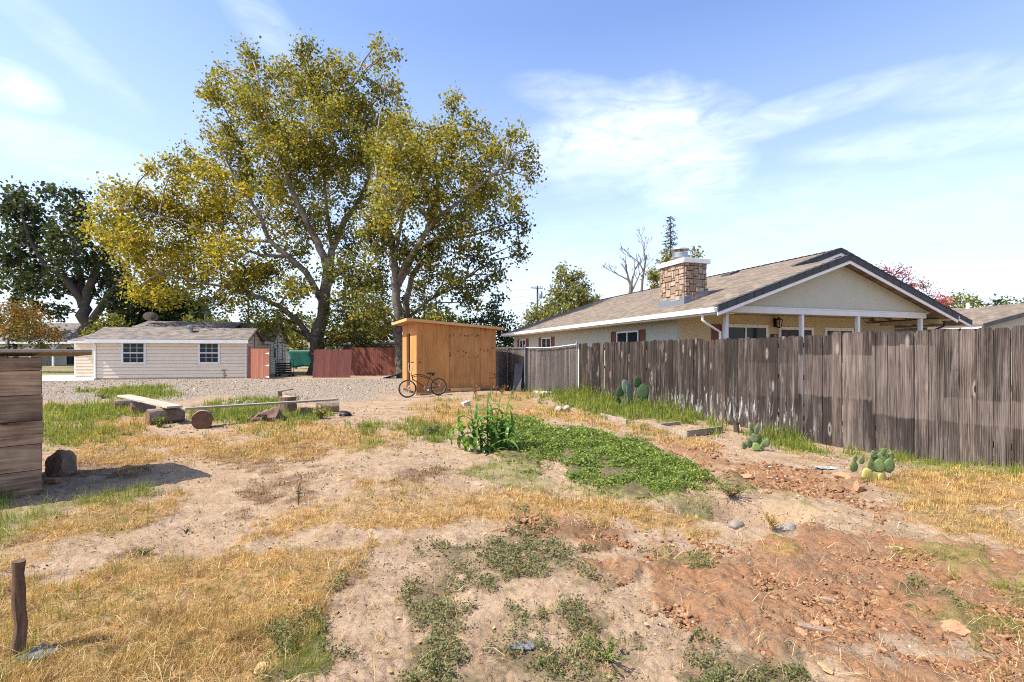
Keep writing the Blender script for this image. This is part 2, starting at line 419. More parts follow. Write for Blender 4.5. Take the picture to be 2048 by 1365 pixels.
def ground_mat():
    m, nt, b = newmat('plot soil')
    co = nt.n('ShaderNodeTexCoord').outputs['Object']
    def at(nm):
        s = nt.n('ShaderNodeSeparateColor', ins={0: nt.n('ShaderNodeAttribute', attribute_name=nm).outputs['Color']}); return s.outputs
    A, B, C = at('coverA'), at('coverB'), at('coverC')
    big = nt.noise(co, .5, 5); mid = nt.noise(co, 3.2, 6, .65); fine = nt.noise(co, 26, 5, .7); vf = nt.noise(co, 120, 3, .7)
    soil = nt.mix(nt.mapr(nt.math('ADD', nt.math('MULTIPLY', mid, .6), nt.math('MULTIPLY', fine, .4)), .36, .62), (.165, .108, .066), (.385, .28, .19))
    soil = nt.mix(nt.mapr(big, .4, .62, 0, .5), soil, (.365, .255, .16))
    pit = nt.noise(co, 62, 4, .75); soil = nt.mix(nt.mapr(pit, .56, .70, 0, .65), soil, (.085, .05, .03)); soil = nt.mix(nt.mapr(pit, .40, .30, 0, .45), soil, (.47, .345, .225))
    # scattered dark crumbs and bits of chaff
    vo = nt.n('ShaderNodeTexVoronoi', ins={'Vector': co, 'Scale': 34.0})
    cr = nt.mapr(vo.outputs['Distance'], .08, .2, 1, 0)
    soil = nt.mix(nt.math('MULTIPLY', cr, nt.mapr(mid, .45, .6, 0, .55)), soil, (.10, .06, .04))
    ck = nt.n('ShaderNodeTexVoronoi', feature='DISTANCE_TO_EDGE', ins={'Vector': nt.n('ShaderNodeVectorMath', operation='ADD', ins={0: co, 1: nt.n('ShaderNodeVectorMath', operation='SCALE', ins={0: nt.n('ShaderNodeTexNoise', ins={'Vector': co, 'Scale': 5.0, 'Detail': 4.0}).outputs[1], 'Scale': .16}).outputs[0]}).outputs[0], 'Scale': 5.5}).outputs[0]
    crack = nt.math('MULTIPLY', nt.mapr(ck, 0.0, .012, 1, 0), nt.math('MULTIPLY', nt.mapr(nt.noise(co, 1.1, 3), .50, .62), nt.math('SUBTRACT', 1.0, A[2])))
    soil = nt.mix(nt.math('MULTIPLY', crack, .55), soil, (.13, .085, .055))
    straw = nt.mix(nt.mapr(fine, .35, .65), (.12, .066, .028), (.40, .245, .092))
    straw = nt.mix(nt.mapr(mid, .35, .7, 0, .6), straw, (.25, .155, .065))
    red = nt.mix(nt.mapr(fine, .35, .65), (.10, .046, .023), (.27, .137, .068))
    red = nt.mix(nt.mapr(mid, .4, .65, 0, .6), red, (.31, .16, .08)); red = nt.mix(nt.mapr(pit, .54, .66, 0, .75), red, (.07, .03, .017)); red = nt.mix(nt.mapr(pit, .42, .30, 0, .5), red, (.34, .19, .105))
    vg = nt.n('ShaderNodeTexVoronoi', ins={'Vector': co, 'Scale': 22.0})
    gr = nt.mix(nt.n('ShaderNodeSeparateColor', ins={0: vg.outputs['Color']}).outputs[0], (.19, .145, .105), (.44, .36, .27))
    gr = nt.mix(nt.mapr(vg.outputs['Distance'], .3, .6, 0, .6), gr, (.10, .08, .065))
    gr = nt.mix(nt.mapr(mid, .5, .68, 0, .6), gr, (.29, .215, .155))
    grass = nt.mix(nt.mapr(fine, .3, .7), (.075, .105, .022), (.21, .22, .055))
    c = nt.mix(B[0], soil, gr)
    c = nt.mix(nt.math('MULTIPLY', A[2], nt.mapr(nt.math('ADD', mid, nt.math('MULTIPLY', fine, .5)), .55, .85, .35, 1)), c, red)
    c = nt.mix(nt.math('MULTIPLY', A[0], .85), c, straw)
    c = nt.mix(nt.math('MULTIPLY', A[1], nt.mapr(nt.math('ADD', nt.math('MULTIPLY', mid, .5), nt.math('MULTIPLY', fine, .5)), .40, .58, .05, .62)), c, grass)
    c = nt.mix(nt.math('MULTIPLY', B[1], nt.mapr(mid, .40, .56, 0, .75)), c, (.085, .07, .035))
    c = nt.mix(nt.math('MULTIPLY', B[2], nt.mapr(mid, .38, .58, .1, .8)), c, (.11, .062, .035))
    c = nt.mix(nt.math('MULTIPLY', C[0], nt.mapr(nt.math('ADD', nt.math('MULTIPLY', mid, .4), nt.math('MULTIPLY', fine, .6)), .36, .56, .2, .95)), c, nt.mix(nt.mapr(pit, .4, .6), (.075, .08, .025), (.035, .03, .014)))
    c = nt.mix(C[1], c, nt.mix(nt.mapr(mid, .4, .65), (.10, .16, .03), (.30, .29, .09)))
    far = nt.n('ShaderNodeVectorMath', operation='LENGTH', ins={0: co}).outputs['Value']
    c = nt.mix(nt.mapr(far, 42, 60), c, nt.mix(nt.mapr(big, .4, .6), (.10, .11, .045), (.27, .2, .11)))
    hgt = nt.math('ADD', nt.math('MULTIPLY', nt.math('ADD', fine, nt.math('MULTIPLY', pit, 1.1)), .5), nt.math('ADD', nt.math('MULTIPLY', vf, .25), nt.math('MULTIPLY', crack, -.8)))
    setp(nt, b, c, .95, nt.bump(hgt, .9, .02), spec=.1)
    return m

# ------------------------------------------------------------------ scatter: grass, weeds, clods (uncountable cover)
def candidates(n, y0=1.9, y1=14.0, xr=1.25):
    Y = np.exp(RNG.uniform(np.log(y0), np.log(y1), n)); X = RNG.uniform(-xr, xr, n) * Y
    return X, Y
def keep(X, Y, p):
    k = RNG.random(len(X)) < p
    return X[k], Y[k]
def nogo(X, Y):                                      # nothing grows beyond the fence or in the timber bin
    return (fence_d(X, Y) < -.02)
def scatter_cover():
    straw_m = leafmat('dry straw', [(0, (.26, .13, .042)), (.3, (.50, .30, .10)), (.7, (.64, .43, .165)), (1, (.70, .56, .30))], .25, .7, (4.5, (.45, .38, .32), (1.15, 1.08, .98)))
    green_m = leafmat('green grass', [(0, (.10, .15, .02)), (.5, (.17, .24, .035)), (.8, (.27, .30, .06)), (1, (.42, .35, .12))], .4, .6, (2.5, (.7, .7, .7), (1.25, 1.1, 1.0)))
    clov_m = leafmat('clover leaves', [(0, (.09, .14, .03)), (.5, (.17, .25, .052)), (.85, (.27, .34, .075)), (1, (.42, .37, .11))], .4, .5, (4.0, (.6, .65, .6), (1.25, 1.2, 1.1)))
    weed_m = leafmat('spurge leaves', [(0, (.075, .09, .03)), (.5, (.135, .155, .055)), (.8, (.23, .235, .095)), (1, (.22, .11, .05))], .25)
    brown_m = leafmat('dead weeds', [(0, (.10, .05, .025)), (.5, (.18, .095, .05)), (1, (.30, .18, .085))], .15, .8)
    # straw
    X, Y = candidates(150000)
    p = cover('straw', X, Y) * (1 - .85 * bench_scar(X, Y)) * np.clip(.12 + 2.6 * (fbm(X * 5, Y * 5, 61, 3) - .32), .06, 1)
    p = np.maximum(p, .02 * (fbm(X * 1.5, Y * 1.5, 63, 3) > .45)) * nogo(X, Y)
    X, Y = keep(X, Y, np.clip(p, 0, 1)); k = 9; d0 = np.clip(Y / 4.2, .8, 9); tilt = RNG.uniform(.15, 1.0, len(X)); hh = RNG.uniform(.6, 1.35, len(X))
    X, Y = tufts(X, Y, k, .016 * d0 ** .8); d = np.repeat(d0, k); tilt = np.clip(np.repeat(tilt, k) + RNG.normal(size=len(X)) * .28, .1, 1.08)
    V, t, q = blades(X, Y, ground(X, Y), RNG.uniform(.025, .085, len(X)) * d ** .45 * np.repeat(hh, k), .0021 * d * RNG.uniform(.5, 1.6, len(X)), tilt, .002 + RNG.random(len(X)) * .012)
    tag(npmesh('dry_grass', V, t, q, straw_m), 'dry golden straw matted over the bare dirt', kind='stuff')
    # loose straw stems lying about
    X, Y = candidates(15000, 1.9, 12); X, Y = keep(X, Y, .9 * nogo(X, Y) * np.clip(.15 + cover('red', X, Y) * .5 + cover('straw', X, Y) * .6, 0, 1))
    V, t, q = blades(X, Y, ground(X, Y) + .03, RNG.uniform(.06, .20, len(X)), .0028 * np.clip(Y / 4, .7, 3) * RNG.uniform(.6, 1.3, len(X)), RNG.uniform(.97, 1.1, len(X)))
    tag(npmesh('straw_stems', V, t, q, leafmat('bleached straw stems', [(0, (.38, .25, .11)), (1, (.62, .50, .29))], .15, .7)), 'loose bleached straw stems lying on dirt and red soil', kind='stuff')
    # green grass
    X, Y = candidates(120000, 1.9, 24)
    p = cover('green', X, Y, .06, .2) * np.clip(.05 + .3 * (Y > 8) + 2.6 * (fbm(X * 4, Y * 4, 71, 3) - .3), 0, 1) + .10 * cover('straw', X, Y) * (fbm(X * .8, Y * .8, 72, 3) > .5) + .08 * (cover('clover', X, Y, .1, .3) > .2)
    p *= nogo(X, Y)
    X, Y = keep(X, Y, np.clip(p, 0, 1)); k = 8; d0 = np.clip(Y / 4.2, .8, 9); hh = RNG.uniform(.6, 1.4, len(X)); tl = RNG.uniform(.1, .7, len(X))
    X, Y = tufts(X, Y, k, .018 * d0 ** .8); X, Y, d, hh, tl = (v[fence_d(X, Y) < -.02] for v in (X, Y, np.repeat(d0, k), np.repeat(hh, k), np.repeat(tl, k)))
    nf = np.exp(-np.abs(fence_d(X, Y)) * 1.6)
    L = RNG.uniform(.04, .10, len(X)) * hh * d ** .4 * (1 + .5 * (Y > 8)) * (1 + (1.9 + 2.2 * (Y > 9)) * nf * fbm(X * 2, Y * 2, 73, 2) + .8 * (X < -2.2) * (Y < 6.5))
    V, t, q = blades(X, Y, ground(X, Y), L, .0021 * d * (1 + .9 * (Y > 8)) * RNG.uniform(.6, 1.4, len(X)), np.clip(tl + RNG.normal(size=len(X)) * .2, .05, 1))
    tag(npmesh('green_grass', V, t, q, [green_m]), 'green grass tufts along the fence and between dry patches', kind='stuff')
    X, Y = candidates(9000, 1.9, 11); X, Y = keep(X, Y, .7 * nogo(X, Y) * (fbm(X * 1.3, Y * 1.3, 67, 3) > .46))
    V, t, q = blades(X, Y, ground(X, Y) + .012, RNG.uniform(.015, .09, len(X)), .003 * np.clip(Y / 4, .7, 3) * RNG.uniform(.6, 1.6, len(X)), RNG.uniform(.9, 1.1, len(X)))
    tag(npmesh('twigs', V, t, q, leafmat('dark twig bits', [(0, (.05, .03, .02)), (1, (.17, .11, .07))], .05, .8)), 'dark twig bits and chaff littering the bare dirt', kind='stuff')
    # clover
    X, Y = candidates(1100000, 4.0, 12.5, 1.0)
    X, Y = keep(X, Y, (cover('clover', X, Y, .10, .16) * np.clip(.6 + 2.2 * (fbm(X * 5, Y * 5, 83, 3) - .35), .45, 1) * (X > -1)))
    mound = np.clip(fbm(X * 1.6, Y * 1.6, 81, 3) * .8 + 1.3 * (fbm(X * 5, Y * 5, 83, 3) - .35), .15, 1.3); d = np.clip(Y / 5, .9, 3)
    Z = ground(X, Y) + .02 + RNG.random(len(X)) ** .6 * .14 * mound * np.clip(polydist(_poly['clover'][0], X, Y) * 5 + .3, .25, 1)
    V, q = leafquads(np.stack([X, Y, Z], 1),   .017 * d * RNG.uniform(.6, 1.5, len(X)), .8, .4)
    tag(npmesh('clover', V, None, q, clov_m), 'dense dark green clover mat spreading right of the corn plant', kind='stuff')
    # prostrate weeds: little leaves on radiating runners
    X, Y = candidates(560000, 1.9, 9, 1.1)
    p = cover('weeds', X, Y, .05, .16) * np.clip((fbm(X * 6, Y * 6, 91, 4) - .41) * 8, 0, 1) * np.clip((fbm(X * 22, Y * 22, 93, 2) - .25) * 3, .1, 1) + .006 * (fbm(X * 2, Y * 2, 92, 3) > .5)
    X, Y = keep(X, Y, np.clip(p, 0, 1) * nogo(X, Y)); d = np.clip(Y / 3.2, .85, 3)
    Z = ground(X, Y) + .012 + RNG.random(len(X)) ** 1.3 * .055 * np.clip((fbm(X * 6, Y * 6, 91, 4) - .38) * 5, .15, 1.2)
    V, q = leafquads(np.stack([X, Y, Z], 1), .0165 * d, .55, .35)
    tag(npmesh('weeds', V, None, q, weed_m), 'grey green creeping weeds over cracked dirt in the foreground', kind='stuff')
    # dead brown weeds
    X, Y = candidates(200000, 1.9, 16, 1.1)
    p = cover('brown', X, Y, .05, .16) * np.clip((fbm(X * 5, Y * 5, 95, 3) - .3) * 4, 0, 1) + .25 * cover('weeds', X, Y, .1, .2) * (fbm(X * 3, Y * 3, 96, 3) > .5)
    X, Y = keep(X, Y, np.clip(p, 0, 1) * nogo(X, Y)); d = np.clip(Y / 3.6, .85, 4)
    V, t, q = blades(X, Y, ground(X, Y), RNG.uniform(.02, .07, len(X)) * d ** .4, .003 * d * RNG.uniform(.6, 1.5, len(X)), RNG.uniform(.3, 1, len(X)))
    tag(npmesh('dead_weeds', V, t, q, brown_m), 'brown withered weed clumps on the bare dirt', kind='stuff')
    # clods of soil
    clod_m, nt, b = newmat('soil clods')
    ri = nt.n('ShaderNodeNewGeometry').outputs['Random Per Island']; co = nt.n('ShaderNodeTexCoord').outputs['Object']
    cc = nt.ramp(ri, [(0, (.10, .044, .021)), (.5, (.235, .108, .048)), (.85, (.34, .17, .08)), (1, (.32, .235, .16))])
    setp(nt, b, nt.mix(nt.mapr(nt.noise(co, 40, 4), .3, .7, 0, .5), cc, (.25, .15, .09)), .95, nt.bump(nt.noise(co, 90, 4), .6, .01), spec=.1)
    pale_m, nt, b = newmat('pale crumbs')
    ri = nt.n('ShaderNodeNewGeometry').outputs['Random Per Island']
    setp(nt, b, nt.ramp(ri, [(0, (.13, .08, .05)), (.6, (.26, .18, .12)), (1, (.42, .36, .30))]), .95, spec=.1)
    grav_m, nt, b = newmat('gravel stones')
    ri = nt.n('ShaderNodeNewGeometry').outputs['Random Per Island']
    setp(nt, b, nt.ramp(ri, [(0, (.15, .125, .105)), (.5, (.30, .26, .225)), (1, (.50, .45, .39))]), .9, spec=.15)
    import bmesh
    def stones(name, X, Y, size, mat, label, sink=.25, sub=1):
        bm = bmesh.new(); bmesh.ops.create_icosphere(bm, subdivisions=sub, radius=1)
        bv = np.array([v.co for v in bm.verts]); bf = np.array([[v.index for v in f.verts] for f in bm.faces]); bm.free()
        n = len(X); V = bv[None] * (1 + RNG.uniform(-.48, .30, (n, len(bv), 1))) * RNG.uniform(.5, 1.3, (n, 1, 3)) * np.array([1, 1, .66]) + RNG.normal(size=(n, len(bv), 3)) * .10
        a = RNG.uniform(0, 6.28, n); c, s = np.cos(a)[:, None], np.sin(a)[:, None]
        V = np.stack([V[..., 0] * c - V[..., 1] * s, V[..., 0] * s + V[..., 1] * c, V[..., 2]], -1) * size[:, None, None]
        V += np.stack([X, Y, ground(X, Y) + size * sink], 1)[:, None]
        Fc = (bf[None] + (np.arange(n) * len(bv))[:, None, None]).reshape(-1, 3)
        tag(npmesh(name, V.reshape(-1, 3), Fc, None, mat), label, kind='stuff')
    X, Y = candidates(420000, 1.9, 9, 1.15)
    X, Y = keep(X, Y, cover('red', X, Y, .08, .2) * np.clip((fbm(X * 2.6, Y * 2.6, 101, 4) - .33) * 4, .08, 1) * .6 * nogo(X, Y))
    stones('soil_clods', X, Y, (.004 + .020 * RNG.random(len(X)) ** 3.2) * np.clip(Y / 4, .8, 2) + .016 * (RNG.random(len(X)) > .985), clod_m, 'rust red crumbled soil clods in the right foreground')
    X, Y = candidates(130000, 1.9, 14, 1.2)
    X, Y = keep(X, Y, .55 * nogo(X, Y) * (fbm(X * 1.2, Y * 1.2, 104, 3) > .44))
    stones('dirt_crumbs', X, Y, (.002 + .008 * RNG.random(len(X)) ** 4) * np.clip(Y / 4, .8, 3), pale_m, 'small dirt crumbs and pebbles strewn over the plot', sub=1)
    X, Y = candidates(60000, 14, 33, 1.1)
    X, Y = keep(X, Y, cover('gravel', X, Y, .1, .1) * .6)
    stones('gravel', X, Y, (.012 + .03 * RNG.random(len(X)) ** 2) * np.clip(Y / 22, .7, 1.5), grav_m, 'pale grey gravel drive in front of the tan house', .2, 1)
    # fallen leaves
    lf_m = leafmat('fallen leaves', [(0, (.20, .09, .035)), (.5, (.36, .20, .08)), (1, (.50, .36, .17))], .15, .8)
    X, Y = candidates(2600, 1.9, 26, 1.2); X, Y = keep(X, Y, .8 * nogo(X, Y))
    V, q = leafquads(np.stack([X, Y, ground(X, Y) + .012], 1), .03 * np.clip(Y / 4, .8, 3), .7, .8)
    X2 = RNG.uniform(-1, 1, 2500) * 3 - 12; Y2 = RNG.uniform(31, 36, 2500)
    tag(npmesh('fallen_leaves', V, None, q, lf_m), 'scattered fallen dry leaves across the plot', kind='stuff')
# ------------------------------------------------------------------ shared materials
M = {}
M['white'] = plain('white paint', (.72, .72, .70), .5, .05, 4, .05, dirt=(.5, .48, .44))
M['trimblue'] = plain('pale grey paint', (.56, .58, .565), .55, .05, 4, .05)
M['stucco'] = plain('grey stucco', (.42, .415, .335), .9, .05, 3, 0)
M['stucco2'] = plain('beige stucco', (.46, .40, .26), .9, .05, 3, 0)
M['shutter'] = plain('oxblood paint', (.16, .055, .04), .6, .12)
M['glass'], nt, b = newmat('window glass'); setp(nt, b, (.02, .026, .028), .06, spec=.22)
M['dark'] = plain('dark interior', (.02, .02, .02), .9, .2, bump=0)
M['black'] = plain('black metal', (.02, .018, .018), .45, .2, metal=.3)
M['galv'] = plain('galvanised sheet', (.33, .335, .335), .38, .12, 8, .1, metal=.7)
M['lead'] = plain('grey flashing', (.17, .19, .22), .5, .12, 8, .1, metal=.2)
M['concrete'] = plain('weathered concrete', (.50, .45, .38), .9, .15, 5, .4, dirt=(.3, .25, .19))
M['ply'] = None
M['bark'] = plain('grey bark', (.20, .165, .13), .95, .45, 3, .8, bscale=14)
M['barkdark'] = plain('dark bark', (.085, .07, .055), .95, .4, 3, .8, bscale=14)
M['log'] = wood('weathered log bark', (.10, .065, .045), (.30, .23, .18), 'X', 9, .2, .8, knots=False)
M['endgrain'] = plain('cut log face', (.16, .085, .05), .9, .45, 9, .5)
M['greyplank'] = wood('bleached plank', (.22, .18, .14), (.44, .37, .29), 'X', 16, .05, .4)
M['brownplank'] = wood('old brown planks', (.06, .035, .025), (.25, .165, .12), 'X', 9, .07, .5, isl=.35)
M['redwood'] = wood('red stained boards', (.10, .03, .022), (.245, .085, .058), 'Z', 10, .05, .3, isl=.22)
M['redgate'] = wood('faded red gate boards', (.20, .075, .05), (.36, .155, .10), 'Z', 10, .05, .3, isl=.16)
def shingle(name, c1, c2, rw=.30, rh=.14):
    m, nt, b = newmat(name)
    uv = nt.n('ShaderNodeUVMap', uv_map='UVMap').outputs[0]
    br = nt.n('ShaderNodeTexBrick', offset=.5, ins={'Vector': uv, 'Color1': (0, 0, 0, 1), 'Color2': (1, 1, 1, 1), 'Mortar': (.5, .5, .5, 1), 'Scale': 1.0, 'Mortar Size': .006, 'Brick Width': rw, 'Row Height': rh, 'Bias': 0.0, 'Mortar Smooth': .3})
    n1 = nt.noise(uv, 2.2, 4); n2 = nt.noise(uv, 40, 3)
    k = nt.math('ADD', nt.math('MULTIPLY', nt.n('ShaderNodeSeparateColor', ins={0: br.outputs[0]}).outputs[0], .55), nt.math('ADD', nt.math('MULTIPLY', n1, .35), nt.math('MULTIPLY', n2, .25)))
    col = nt.mix(nt.mapr(k, .2, .9), c1, c2)
    sep = nt.n('ShaderNodeSeparateXYZ', ins={0: uv}).outputs[1]
    step = nt.math('FRACT', nt.math('DIVIDE', sep, rh))
    col = nt.mix(nt.math('MULTIPLY', br.outputs['Fac'], .6), col, tuple(x * .35 for x in c1))
    setp(nt, b, col, .95, nt.bump(nt.math('ADD', nt.math('MULTIPLY', step, -1.0), nt.math('MULTIPLY', n2, .3)), .9, .025), spec=.1)
    return m
M['shin'] = shingle('tan shingles', (.115, .088, .066), (.245, .197, .150))
M['shingrey'] = shingle('grey shingles', (.10, .085, .075), (.24, .205, .18), .3, .16)
M['ridge'] = plain('charcoal rake tiles', (.05, .052, .058), .8, .3, 5, .4)
M['siding'] = plain('tan siding paint', (.72, .61, .46), .6, .05, 3, .1, dirt=(.66, .53, .40))
def picket_mat():
    m, nt, b = newmat('weathered pickets')
    ob = nt.n('ShaderNodeTexCoord').outputs['Object']
    ri = nt.n('ShaderNodeNewGeometry').outputs['Random Per Island']
    co = nt.n('ShaderNodeVectorMath', operation='MULTIPLY_ADD', ins={0: ri, 1: (0.0, 31.0, 57.0), 2: ob}).outputs[0]
    sx = nt.n('ShaderNodeSeparateXYZ', ins={0: ob}).outputs
    g1 = nt.noise(nt.scale(co, (1, 1, .035)), 34, 5, .65, .8); g2 = nt.noise(nt.scale(co, (1, 1, .02)), 130, 3, .6)
    w = nt.n('ShaderNodeTexWave', bands_direction='X', ins={'Vector': nt.scale(co, (1, 1, .10)), 'Scale': 16.0, 'Distortion': 7.0, 'Detail': 2.0, 'Detail Scale': .9}).outputs[1]
    big = nt.noise(nt.scale(co, (1, 1, .4)), 3.5, 4)
    k = nt.math('ADD', nt.math('MULTIPLY', g1, .45), nt.math('ADD', nt.math('MULTIPLY', g2, .25), nt.math('ADD', nt.math('MULTIPLY', w, .16), nt.math('MULTIPLY', big, .3))))
    col = nt.mix(nt.mapr(k, .45, .74), (.016, .012, .010), (.165, .134, .116))
    col = nt.mix(1.0, col, nt.ramp(ri, [(0, (.36, .35, .36)), (.35, (.68, .67, .67)), (.75, (1.0, .97, .95)), (1, (1.5, 1.38, 1.3))]), 'MULTIPLY')
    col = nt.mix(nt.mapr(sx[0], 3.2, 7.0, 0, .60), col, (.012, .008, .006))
    stn = nt.noise(nt.scale(co, (1, 1, .09)), 8, 5, .7, .6); col = nt.mix(nt.mapr(stn, .50, .66, 0, .75), col, (.020, .014, .011)); col = nt.mix(nt.mapr(stn, .46, .34, 0, .45), col, (.24, .20, .175))
    # painted out patches (s0, s1, z0, z1)
    edge = nt.math('MULTIPLY', nt.math('SUBTRACT', nt.noise(co, 9, 3), .5), .10)
    zz = nt.math('ADD', sx[2], edge); xx = nt.math('ADD', sx[0], nt.math('MULTIPLY', edge, .4)); tot = None
    for s0, s1, z0, z1, a in ((1.02, 1.93, .50, 1.62, .95), (1.93, 3.35, .72, 1.47, .8), (-.6, .92,  .52, .86, .7), (3.35, 4.6, .62, 1.3, .2)):
        q = nt.math('MULTIPLY', nt.math('MULTIPLY', nt.math('GREATER_THAN', xx, s0), nt.math('LESS_THAN', xx, s1)), nt.math('MULTIPLY', nt.mapr(zz, z0, z0 + .03), nt.mapr(zz, z1, z1 + .02, 1, 0)))
        q = nt.math('MULTIPLY', q, a); tot = q if tot is None else nt.math('MAXIMUM', tot, q)
    col = nt.mix(nt.math('MULTIPLY', tot, nt.math('MULTIPLY', nt.mapr(g1, .32, .58, .2, .75), nt.mapr(nt.math('FRACT', nt.math('MULTIPLY', ri, 7.3)), 0, 1, .5, 1))), col, nt.mix(nt.mapr(k, .42, .76), (.095, .072, .062), (.265, .208, .178)))
    # pale lichen low on the boards of the middle run
    li = nt.math('MULTIPLY', nt.mapr(sx[2], .15, .95, 1, 0), nt.math('MULTIPLY', nt.mapr(sx[0], 2.2, 4.5), nt.mapr(sx[0], 7, 11, 1, .45)))
    ln = nt.mapr(nt.math('ADD', nt.noise(nt.scale(co, (1, 1, .16)), 16, 4, .65), nt.math('MULTIPLY', li, .13)), .64, .78)
    col = nt.mix(nt.math('MULTIPLY', ln, nt.math('MULTIPLY', nt.mapr(li, 0, .35), .85)), col, (.46, .44, .43))
    vo = nt.n('ShaderNodeTexVoronoi', ins={'Vector': nt.scale(co, (1, 1, .30)), 'Scale': 5.0})
    d = vo.outputs['Distance']; on_ = nt.math('GREATER_THAN', nt.n('ShaderNodeSeparateColor', ins={0: vo.outputs['Color']}).outputs[0], .45)
    col = nt.mix(nt.math('MULTIPLY', on_, nt.mapr(d, .13, .22, .6, 0)), col, (.30, .255, .215))
    col = nt.mix(nt.math('MULTIPLY', on_, nt.mapr(d, .065, .10, .95, 0)), col, (.035, .022, .018))
    setp(nt, b, col, .9, nt.bump(k, .6, .006), spec=.15)
    return m

# ------------------------------------------------------------------ picket fence
def picket_fence():
    a = math.atan2(1, FT)
    f = thing('picket_fence', 'weathered grey brown dog-eared picket fence running along the right side', 'fence', (FX0, FY0, 0), a)
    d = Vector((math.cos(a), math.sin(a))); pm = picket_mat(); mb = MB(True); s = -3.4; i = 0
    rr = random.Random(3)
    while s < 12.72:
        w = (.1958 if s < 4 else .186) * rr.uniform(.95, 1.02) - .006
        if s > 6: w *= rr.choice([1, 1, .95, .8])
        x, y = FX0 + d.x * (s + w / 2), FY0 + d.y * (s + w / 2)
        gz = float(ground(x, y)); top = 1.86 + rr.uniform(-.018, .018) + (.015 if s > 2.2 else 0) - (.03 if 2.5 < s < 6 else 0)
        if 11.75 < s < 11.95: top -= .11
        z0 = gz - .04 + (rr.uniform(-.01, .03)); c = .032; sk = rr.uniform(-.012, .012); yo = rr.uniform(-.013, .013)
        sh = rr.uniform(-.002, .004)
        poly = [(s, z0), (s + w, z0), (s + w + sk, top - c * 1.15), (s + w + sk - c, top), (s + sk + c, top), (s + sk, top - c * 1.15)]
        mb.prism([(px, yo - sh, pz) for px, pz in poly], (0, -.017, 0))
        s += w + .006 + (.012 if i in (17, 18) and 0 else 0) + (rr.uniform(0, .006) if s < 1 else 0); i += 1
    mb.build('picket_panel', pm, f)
    rb = wood('fence rails', (.06, .045, .04), (.2, .15, .12), 'X', 10, .05)
    for z in (.32, 1.05, 1.66):
        for k in range(7):
            m_ = MB(True); m_.box((-3.4 + 2.3 * k + 1.15, -.048, z - (.04 if z < .5 else 0)), (2.29, .04, .088)); m_.build('rail', rb, f)
    for k in range(7):
        s = -3.3 + 2.3 * k; x, y = FX0 + d.x * s, FY0 + d.y * s
        m_ = MB(True); m_.box((s, -.118, .82), (.09, .09, 2.0)); m_.build('post', rb, f)

# ------------------------------------------------------------------ chain link run beside the shed
CL = [(2.40, 18.42), (.5, 19.2), (-.18, 20.4), (-1.3, 22.8)]
def chain_fence():
    f = thing('chain_link_fence', 'chain link fence backed with grey slats between shed and picket fence', 'fence', (CL[0][0], CL[0][1], 0))
    sm = wood('grey slats', (.04, .033, .03), (.19, .16, .14), 'Z', 18, .05, .3, isl=.3)
    sl = MB(); wm = MB(); rail = MB(); rr = random.Random(5)
    tops = [1.86, 1.74, 1.74, 1.75]
    for k in range(3):
        a, b = Vector(CL[k]), Vector(CL[k + 1]); L = (b - a).length; d = (b - a) / L; n = Vector((d.y, -d.x))
        if n.dot(Vector((0, -1))) < 0: n = -n                   # towards the viewer
        m = int(L / .075)
        for i in range(m):
            p = a + d * (i * L / m); t = tops[k] + (tops[k + 1] - tops[k]) * i / m - .06 * math.sin(math.pi * i / m) * (k == 0)
            h = t - rr.uniform(.0, .05); w = L / m * .96
            o = p - n * (.05 + rr.uniform(0, .012)); lean = rr.uniform(-.01, .01)
            sl.prism([(o.x, o.y, -.03), (o.x + d.x * w, o.y + d.y * w, -.03), (o.x + d.x * (w + lean), o.y + d.y * (w + lean), h), (o.x + d.x * lean, o.y + d.y * lean, h)], (-n.x * .012, -n.y * .012, 0))
        def top_at(q): return tops[k] + (tops[k + 1] - tops[k]) * q - .06 * math.sin(math.pi * q) * (k == 0) - .03
        step = .075; cnt = int((L + 1.8) / step)
        for i in range(cnt):
            for sg in (1, -1):
                s0 = -1.8 + i * step if sg > 0 else i * step
                lo = 0.0; hi = 1.7; x0 = s0; x1 = s0 + sg * 1.7
                def clipz(x): return (x - s0) / sg
                xa, xb = max(0, min(x0, x1)), min(L, max(x0, x1))
                if xb - xa < .03: continue
                pa, pb = a + d * xa, a + d * xb
                wm.tube([(pa.x, pa.y, clipz(xa) + .02), (pb.x, pb.y, clipz(xb) + .02)], .0022, 3, False)
        pts = [(*(a + d * L * i / 8), top_at(i / 8) + .03) for i in range(9)]
        rail.tube(pts, .016, 8)
    sl.build('slat_panel', sm, f); wm.build('wire_mesh', M['galv'], f); rail.build('top_rail', M['galv'], f, smooth='auto')
    for k, (x, y) in enumerate(CL[:3]):
        m_ = MB(); m_.tube([(x, y, -.05), (x, y, tops[k] + .04)], .024, 10)
        m_.lathe([(.04, 0), (.04, .03), (.03, .06), (0, .075)], (x, y, tops[k] + .04), 10); m_.build('post', M['lead'], f, smooth='auto')
    # things leaning there
    p0 = Vector((.02, 19.05, .04)); lm = wood('grey leaning board', (.045, .042, .042), (.12, .112, .11), 'Z', 10, .05)
    b_ = MB(); b_.obox(p0, (.30, -.10, 0), (.10, .42, 1.08), (.008, .028, -.003)); o = b_.build('leaning_board', lm, loc=tuple(p0))
    tag(o, 'grey board leaning against the chain link fence beside the shed', 'board')

